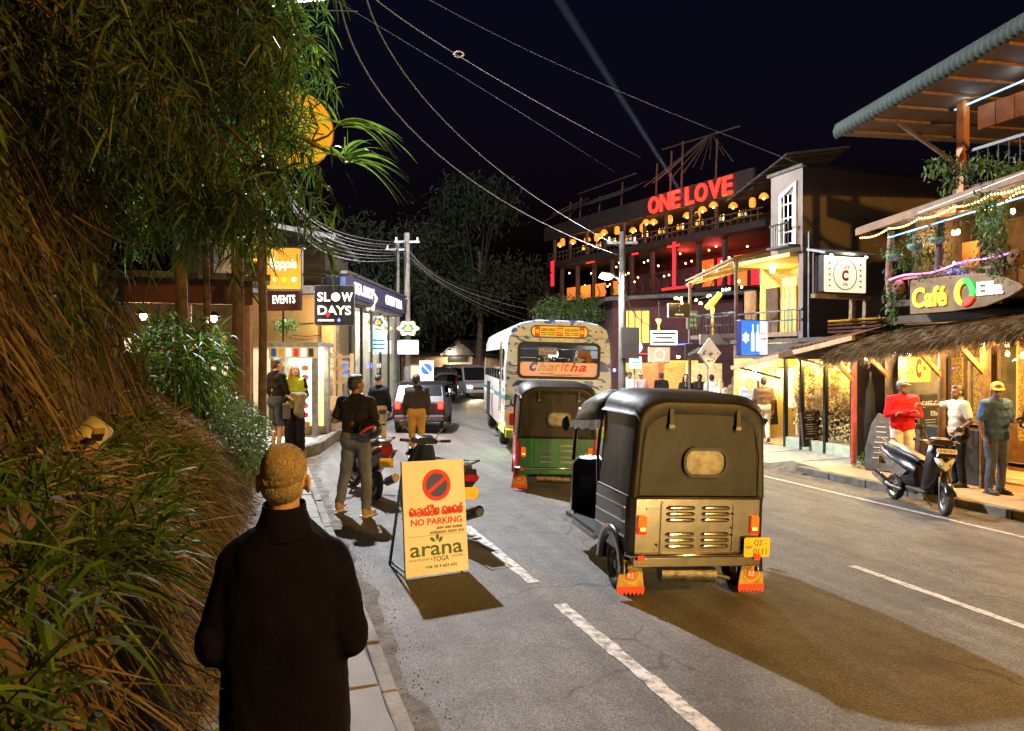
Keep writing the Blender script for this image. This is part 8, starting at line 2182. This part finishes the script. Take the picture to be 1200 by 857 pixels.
# guests' clutter on the terrace, tables and bottles
for k in range(10):
    x = .8 + 1.45 * k
    tb = qs('table', (x, Z(8.85), -1.4), (x + .7, Z(8.91), -.7), 'pole_wood'); 
    for j in range(3): MB().lathe([(.06, 0), (.06, .2), (.02, .28), (.02, .36)], 6, T=TR(x + .15 + .2 * j, Z(8.91), -1.0) @ Matrix.Rotation(R(-90), 4, 'X')).build('bottle', ('glow_amber', 'pot_green', 'board_white')[j], tb)
glow('lantern_glow', (1.0, .26, .025), 1.3); glow('lantern_core', (1.0, .6, .15), 6)
mat('lantern_cane', (.30, .12, .03), .7, var=.2)
ords = ('first', 'second', 'third', 'fourth', 'fifth', 'sixth', 'seventh', 'eighth', 'ninth', 'tenth', 'eleventh', 'twelfth', 'thirteenth', 'fourteenth', 'fifteenth', 'sixteenth', 'seventeenth', 'eighteenth', 'nineteenth', 'twentieth')
kinds = 'dcddcddcdcddcdcdddcd'
for k in range(20):
    x = .3 + (LO + 2.2) * k / 19; c = Vector(ol.location) + Q @ V3(x, Z(9.26 + .08 * math.sin(k * 2.1)), .35 + .4 * math.sin(k * 1.3))
    kd = kinds[k]
    t = thing('lantern', ('dome-shaped' if kd == 'd' else 'drum-shaped') + ' orange lantern, %s of the ONE LOVE terrace row counted from the street bend' % ords[k], 'lantern', tuple(c), group='lanterns of the terrace bar')
    s = .8
    if kd == 'd': MB().lathe([(.27 * s, -.04), (.24 * s, .08), (.12 * s, .18), (.03, .2)], 10).build('shade', 'lantern_glow', t); MB().sph((0, 0, -.06), .07, 8, 6).build('bulb', 'lantern_core', t)
    else:
        MB().lathe([(.13 * s, -.24), (.19 * s, -.15), (.19 * s, .12), (.12 * s, .2)], 10).build('shade', 'lantern_glow', t)
        cg_ = MB(); [cg_.lathe([(.2 * s, z - .012), (.2 * s, z + .012)], 10, caps=False) for z in (-.12, 0, .1)]; cg_.build('band', 'lantern_cane', t)
    MB().tube([(0, 0, .18), (0, 0, .75)], .012, 4).build('cord', 'metal_black', t)
for k, x in enumerate((1.5, 4.5, 7.5, 10.5, 13.5)): point('terrace_light', tuple(Q @ V3(x, Z(9.4), -.6)), 150, (1, .45, .12), .15, ol)
for k, x in enumerate((9.5, 11.8)): point('room_light', tuple(Q @ V3(x, Z(7.4), -1.6)), 160, (1, .08, .06), .2, ol)
point('room_light', tuple(Q @ V3(2.5, Z(6.5), .8)), 60, (1, .4, .1), .2, ol)
for k in range(34):
    zz = (7.5, 6.5, 7.0)[k % 3] + .1 * math.sin(k * 1.7); MB().sph(tuple(Q @ V3(.4 + LO * k / 33, Z(zz), -.3 - .8 * (k % 2))), .05, 6, 4).build('bulb', 'bulb_gold', ol)
# letters ONE LOVE, standing on the parapet
x = LO * .685
glow('neon_red', (1.0, .028, .016), 2.6); mat('letter_case', (.25, .01, .01), .5, var=.1)
for ch in 'ONE LOVE':
    if ch == ' ': x += .32; continue
    w_ = {'O': .80, 'N': .74, 'E': .60, 'L': .56, 'V': .78}[ch]
    T = Q @ TR(x + w_ / 2, Z(10.04), 1.0)
    l = text('letter', ch, 'neon_red', ol, T, w=w_, h=.88, ext=.05, bold=.02)
    x += w_ + .10
point('letter_light', tuple(Q @ V3(LO * .8, Z(10.5), 1.7)), 260, (1, .04, .03), .3, ol)
# bare poles of the unfinished thatched roof
def fan(cx, cz, spread, n, hgt, zf_):
    for i in range(n):
        f = i / (n - 1) - .5
        MB().tube([(cx + .25 * f, Z(cz + hgt), zf_ - 1.2), (cx + spread * f, Z(cz + hgt * (.15 + .25 * random.random())), zf_ + random.uniform(.2, 1.2))], [.04, .03], 5).build('roof_pole', 'pole_wood', ol, T=Q)
fan(LO * .86, 10.5, 6.0, 13, 3.0, .2); fan(LO * .10, 10.5, 4.6, 12, 1.7, .2)
for x, z_ in ((LO * .66, 13.0), (LO * .74, 13.4), (LO * .80, 13.7), (LO * .97, 13.2), (LO * .08, 12.4), (LO * .16, 12.5), (LO * .3, 12.2), (LO * .45, 12.6)): MB().tube([(x, Z(10.5), .2), (x, Z(z_ - .5), .1)], .06, 6).build('roof_post', 'pole_wood', ol, T=Q)
MB().bar((LO * .1, Z(12.4), -.3), (LO * .5, Z(12.5), -.3), .07).build('ridge_pole', 'pole_wood', ol, T=Q); MB().bar((LO * .6, Z(13.6), -1), (LO * 1.0, Z(13.4), -1), .07).build('ridge_pole', 'pole_wood', ol, T=Q)
vs = [Q @ V3(x, Z(z_), zz) for x, z_, zz in ((LO * -.02, 11.1, .9), (LO * .5, 11.15, .9), (LO * .45, 12.5, -2), (LO * .08, 12.4, -2))]
MB().add(vs, [(0, 1, 2, 3)]).build('thatch_slope', 'thatch_base', ol)
# stair canopy between the bar and the grey building
MB().loft([[tuple(Q @ V3(LO + 1.2, Z(9.2 + dz), z_)) for z_, dz in ((1.2, 0), (1.2, .1), (-3, 1.0), (-3, .9))], [tuple(Q @ V3(LO + 4.6, Z(10.6 + dz), z_)) for z_, dz in ((1.2, 0), (1.2, .1), (-3, 1.0), (-3, .9))]], smooth=False).build('stair_roof', 'roof_tile_dark', ol)
for k in range(6): MB().bar(Q @ V3(LO + 1.4 + .6 * k, Z(9.3 + .24 * k), 1.3), Q @ V3(LO + 1.4 + .6 * k, Z(10.2 + .24 * k), -2.8), .08, .08).build('roof_batten', 'metal_grey', ol)
# searchlight on the terrace with its beam in the night air
c = Vector(ol.location) + Q @ V3(LO * .93, Z(9.0), 1.0)
tgt = atd(628, -40, 33)
s_l = thing('searchlight', 'small bright searchlight on the terrace rail under the letters', 'searchlight', tuple(c))
dv = (tgt - c).normalized(); Mq = dv.to_track_quat('Z', 'Y').to_matrix().to_4x4()
MB().lathe([(.05, -.25), (.14, -.2), (.16, .05), (.15, .06)], 12, T=Mq).build('housing', 'metal_black', s_l); MB().lathe([(.13, .0), (.13, .03)], 12, T=Mq).build('lens', 'bulb_white', s_l)
MB().tube([(0, 0, -.1), (0, 0, -.5)], .03, 6).build('stand', 'metal_black', s_l)
bm_ = bpy.data.materials.new('beam_air'); bm_.use_nodes = True; bm_.node_tree.nodes.clear()
vo_ = nd(bm_.node_tree, 'ShaderNodeOutputMaterial'); vs_ = nd(bm_.node_tree, 'ShaderNodeVolumePrincipled'); vs_.inputs['Color'].default_value = (.75, .87, 1, 1); vs_.inputs['Density'].default_value = .10
bm_.node_tree.links.new(vs_.outputs[0], vo_.inputs['Volume']); MATS['beam_air'] = bm_
Lb = (tgt - c).length * 1.05
o = MB().lathe([(.10, .3), (.10 + .011 * Lb, Lb)], 20, T=Mq).build('haze', 'beam_air', None, T=Matrix.Translation(c), kind='stuff', label='pale shaft of misty air lit by the searchlight', cat='haze')
spot('beam_light', tuple(dv * .1), tuple(dv * 10), 26000, (.72, .86, 1), R(1.6), .6, .05, s_l)
# ------------------------------------------------------------------ far trees, hill, house
mat('leaf_far', (.006, .010, .004), .8, c2=(.022, .034, .011), vcol=True, thr=(0, 1), transl=.25)
mat('hill_dark', (.012, .018, .010), .95, var=.4, scale=.3)
def far_tree(label, px, ybase, d, ht, rad, n, ll, m='leaf_far', base_z=0., lean=0):
    p = atd(px, 420, d); t = thing('tree', label, 'tree', (p.x, p.y, base_z), group='trees beyond the street')
    MB().tube([(0, 0, 0), (.2, .1, ht * .35), (.1 + lean, 0, ht * .7)], [.22, .17, .09], 8).build('trunk', 'bark', t)
    br = MB(); C = []
    for k in range(16):
        a = random.uniform(0, 6.28); rr = rad * random.uniform(.3, .95); z_ = ht * random.uniform(.38, .98)
        sh_ = rr * math.sqrt(max(.1, 1 - ((z_ / ht - .65) / .42) ** 2)); q = V3(math.cos(a) * sh_ + lean, math.sin(a) * sh_, z_); C.append(q)
        br.tube([(.15, .05, ht * .4), (q * .6 + V3(0, 0, ht * .18)), q], [.08, .05, .015], 5)
    br.build('branch', 'hill_dark', t)
    idx = rng.integers(0, len(C), n); P_ = np.array([tuple(q) for q in C])[idx] + rng.normal(size=(n, 3)) * rad * .20
    blades('crown', m, P_, rng.normal(size=(n, 3)) + np.array([0, 0, -.4]), rng.uniform(ll * .6, ll * 1.3, n), rng.uniform(ll * .25, ll * .4, n), rng.uniform(.1, .6, n), 2, parent=t)
far_tree('tall dark leafy tree rising behind the small house', 560, 430, 47, 12.5, 3.6, 9000, .34)
far_tree('dark tree behind the glass shop and the utility poles', 440, 430, 40, 9.0, 3.4, 6000, .34)
far_tree('dark drooping tree behind the parked car', 505, 430, 52, 9.5, 3.2, 5000, .34)
far_tree('low broad tree between the house and the bus', 610, 430, 56, 7.0, 4.0, 5000, .34)
p = atd(675, 352, 36)
shrub('lit_hedge', 'clipped hedge top catching white lamp light below the terrace bar', (p.x, p.y, p.z - .5), (2.4, 1.2, .8), 3500, .14, .05, base=(p.x, p.y, .0), stems=5)
hv, hf = [], []
for j in range(9):
    for i in range(41):
        x = -130 + i * 7.5; y = 62 + j * 14
        hv.append((x, y, -1.2 + (j / 8) ** .8 * 26 * (.65 + .35 * math.sin(x * .045 + 1) + .1 * fbm(x * .1, j))))
hf = [(j * 41 + i, j * 41 + i + 1, (j + 1) * 41 + i + 1, (j + 1) * 41 + i) for j in range(8) for i in range(40)]
mat('hill_dark', (.012, .018, .010), .95, var=.4, scale=.3)
MB().add(hv, hf, smooth=True).build('hill', 'hill_dark', kind='structure', label='dark wooded hillside behind the town', cat='hill')
p = atd(522, 420, 50)
hh_ = thing('small_house', 'small beige house with gabled roof beyond the van', 'house', (p.x, p.y, gz(16)), -YAW - .25)
MB().span((-3.2, 0, 0), (1.9, 4, 2.6)).build('wall', 'wall_beige', hh_)
MB().prism([(-.3, 2.6), (2.2, 2.6), (.95, 3.7)], -.3, 4.2, frame((0, 0, 0), (1, 0, 0), (0, 0, 1)) @ TR(0, 0, -3.9)).build('gable_roof', 'roof_tile_dark', hh_)
MB().box((-1.8, 1.8, 2.85), (3.4, 5.0, .14), rx=.08).build('roof', 'roof_tile_dark', hh_)
MB().span((.6, -.05, 0), (1.4, -.01, 2.0)).build('door', 'wood_dark', hh_)
w_ = MB().span((-2.6, -.06, .9), (-1.2, -.01, 2.0)).build('window', 'board_white', hh_); MB().span((-2.5, -.09, 1.0), (-1.3, -.07, 1.9)).build('pane', 'glow_ivory', w_)
MB().span((.2, -.08, 2.2), (1.6, -.02, 2.55)).build('name_board', 'sign_black', hh_)
lamp_thing('porch_lamp', 'white porch lamp of the small far house', tuple(atd(527, 412, 49.3)), 'bulb_white', 220, NEUT, .08)
p = atd(640, 420, 54)
tk = thing('water_tank_house', 'dark flat-roofed house with water tank left of the terrace bar', 'building', (p.x, p.y, 0), -YAW)
MB().span((-1.4, 0, 0), (1.6, 3, 6.4)).build('wall', 'wall_dark', tk); MB().lathe([(.7, 6.4), (.7, 7.4), (.4, 7.7), (.2, 7.8)], 14).build('tank', 'metal_black', tk)
for k in range(2): MB().span((-1.0 + 1.3 * k, -.05, 4.6), (-.3 + 1.3 * k, -.01, 5.6)).build('window', 'wall_cream', tk)
# ------------------------------------------------------------------ utility poles and wires
def upole(label, px, d, h, r, mm='old_concrete'):
    p = atd(px, 420, d); t = thing('utility_pole', label, 'utility pole', (p.x, p.y, gz(p.x)), -YAW)
    MB().tube([(0, 0, 0), (0, 0, h)], [r, r * .75], 10).build('pole', mm, t)
    a_ = MB().bar((-.5, 0, h - .35), (.5, 0, h - .35), .08).build('crossarm', 'metal_grey', t)
    for x in (-.42, 0, .42): MB().lathe([(.03, 0), (.05, .04), (.03, .08), (.045, .12), (.02, .15)], 8, T=TR(x, 0, h - .31)).build('insulator', 'board_white', a_)
    return Vector((p.x, p.y, gz(p.x) + h))
u1 = upole('slim utility pole behind the glass shop', 466, 31.5, 7.1, .11); u2 = upole('thicker concrete utility pole carrying the crest signs', 477, 29.4, 7.1, .15)
u3 = upole('utility pole with street lamp beside the bus', 729, 24.2, 6.4, .13, 'wall_dark')
def wire(label, a, m, b, r=.009, mm='wire_black'):
    a, m, b = Vector(a), Vector(m), Vector(b); c_ = 2 * m - (a + b) / 2
    pts = [a * (1 - t) ** 2 + c_ * 2 * t * (1 - t) + b * t * t for t in [i / 24 for i in range(25)]]
    return MB().tube([p - a for p in pts], r, 5).build('wire', mm, None, T=Matrix.Translation(a), label=label, cat='wire', group='overhead wires')
mat('wire_black', (.05, .05, .055), .6, var=.2); mat('wire_pale', (.19, .19, .195), .5, var=.1)
W3 = [('heavy cable sagging deepest from the top of the picture to the lamp pole', (398, -40, 9), (530, 195, 14), (727, 300, 24), .011, 'wire_pale'),
      ('second heavy cable sagging beside the deepest one', (424, -40, 9), (555, 175, 14), (727, 290, 24), .010, 'wire_pale'),
      ('straight wire with a small knot crossing the sky', (425, -15, 10), (590, 98, 16), (750, 185, 30), .009, 'wire_pale'),
      ('thin wire below the knotted wire', (370, -10, 10), (560, 102, 16), (720, 202, 30), .007, 'wire_black'),
      ('highest wire running towards the grey building', (490, -6, 11), (700, 97, 17), (945, 196, 18.5), .008, 'wire_black'),
      ('short pale wire beside the street lamp glare', (330, 16, 12), (365, 14, 13), (420, 15, 16), .008, 'wire_pale')]
for lb, a, m, b, r, mm in W3: wire(lb, atd(*a), atd(*m), atd(*b), r, mm)
for k in range(8):
    y0_ = 175 + 11 * k
    wire('slack wire of the bundle reaching the slim pole, %s from the top' % ords[k], atd(325 + 3 * k, y0_, 11), atd(388 + 2 * k, 268 + 5 * k, 18), atd(466 if k % 2 else 477, 284 + 3 * k, 31.5 if k % 2 else 29.4), .013, 'wire_pale' if k % 2 else 'wire_black')
for k in range(5):
    wire('wire leading from the concrete pole over the bus, number %s from the top' % ords[k], atd(477, 283 + 5 * k, 29.4), atd(540 + 5 * k, 335 + 6 * k, 33), atd(665 - 6 * k, 362 + 7 * k, 40), .011, 'wire_pale' if k % 2 else 'wire_black')
for k in range(3): wire('drooping wire from lamp pole to maroon building, the %s one' % ords[k], atd(731, 330 + 6 * k, 24), atd(748 + 3 * k, 372 + 4 * k, 27), atd(778 + 3 * k, 385, 32), .010, 'wire_black')
p = atd(538, 65, 13.8)
MB().tube([(.09 * math.cos(R(a)), 0, .055 * math.sin(R(a))) for a in range(0, 361, 30)], .012, 6).build('wire_knot', 'ink_white', None, T=TR(*p, rz=-YAW), label='small white loop knotted on the straight wire', cat='wire loop')
p = atd(738, 402, 24)
MB().span((-.28, -.2, -.5), (.28, .2, .5)).build('meter_box', 'metal_black', None, T=TR(*p, rz=-YAW), label='black box fixed low on the lamp pole', cat='meter box')
# ------------------------------------------------------------------ street lamps
mat('lamp_pole', (.30, .30, .29), .6, metal=.3, var=.2, scale=5)
mat('galvanised', (.42, .42, .42), .45, metal=.8, var=.2, scale=12)
glow('lamp_led', (.9, .96, 1.0), 60)
def street_lamp(name, label, base, head, power, color, glowm, ang=None, pole_h=None):
    t = thing(name, label, 'street lamp', base)
    h = Vector(head) - Vector(base); top = Vector((0, 0, h.z - .25))
    MB().tube([(0, 0, 0), (0, 0, h.z * .5), top], [.09, .075, .055], 10).build('pole', 'lamp_pole', t)
    MB().lathe([(.2, 0), (.2, .02), (.11, .03), (.1, .25)], 10).build('base_plate', 'lamp_pole', t)
    d = h.copy(); d.z = 0
    MB().tube([top, top + d * .3 + Vector((0, 0, .16)), top + d * .85 + Vector((0, 0, .22))], .03, 8).build('arm', 'galvanised', t)
    u = d.normalized() if d.length > .01 else Vector((1, 0, 0)); L_ = .55
    rz = math.atan2(u.y, u.x)
    hd = MB().loft([[(x, y * s, z) for (y, z) in ((-.11, -.03), (.11, -.03), (.09, .05), (-.09, .05))] for x, s in ((-.30, .55), (-.1, 1), (.25, 1), (.33, .6))], smooth=False)
    o = hd.build('lamp_head', 'galvanised', t, T=TR(*h, rz=rz) @ TR(0, 0, .05))
    o2 = MB().span((-.1, -.085, -.015), (.25, .085, -.004)).build('diffuser', glowm, o, T=TR(0, 0, -.03))
    return t, h
t, h = street_lamp('street_lamp', 'tall street lamp with white light rising above the bank at the top of the picture', (-.05, 18.0, .1), (1.55, 17.4, 10.25), 0, COOL, 'lamp_led')
point('lamp_light', tuple(h + Vector((0, 0, -.12))), 21000, (.93, .95, 1.0), .12, t)
t, h = street_lamp('street_lamp', 'street lamp with amber light standing behind the camera', (10.6, -6.5, -.15), (7.2, -5.5, 7.2), 0, AMBER, 'lamp_led')
point('lamp_light', tuple(h + Vector((0, 0, -.12))), 9800, (1.0, .48, .07), .14, t)

p = atd(729, 420, 24.0); hd = atd(712, 324, 23.6)
t = thing('street_lamp', 'white street lamp head glaring on the utility pole beside the bus', 'street lamp', tuple(hd))
b_ = u3 - hd; b_.z = -.05
MB().tube([(.05, 0, .03), (b_.x * .6, b_.y * .6, .02), (b_.x, b_.y, -.15)], .03, 7).build('arm', 'galvanised', t)
MB().loft([[(x, y * s_, z) for (y, z) in ((-.11, -.03), (.11, -.03), (.09, .05), (-.09, .05))] for x, s_ in ((-.25, .55), (-.1, 1), (.2, 1), (.3, .6))], smooth=False).build('lamp_head', 'galvanised', t, T=TR(0, 0, .06, rz=math.atan2(b_.y, b_.x)))
MB().sph((-.08, 0, -.02), (.3, .16, .1), 12, 8).build('diffuser', 'lamp_led', t, T=TR(rz=math.atan2(b_.y, b_.x)))
point('lamp_light', (-.35, -.15, -.25), 2000, (.93, .96, 1.0), .1, t)
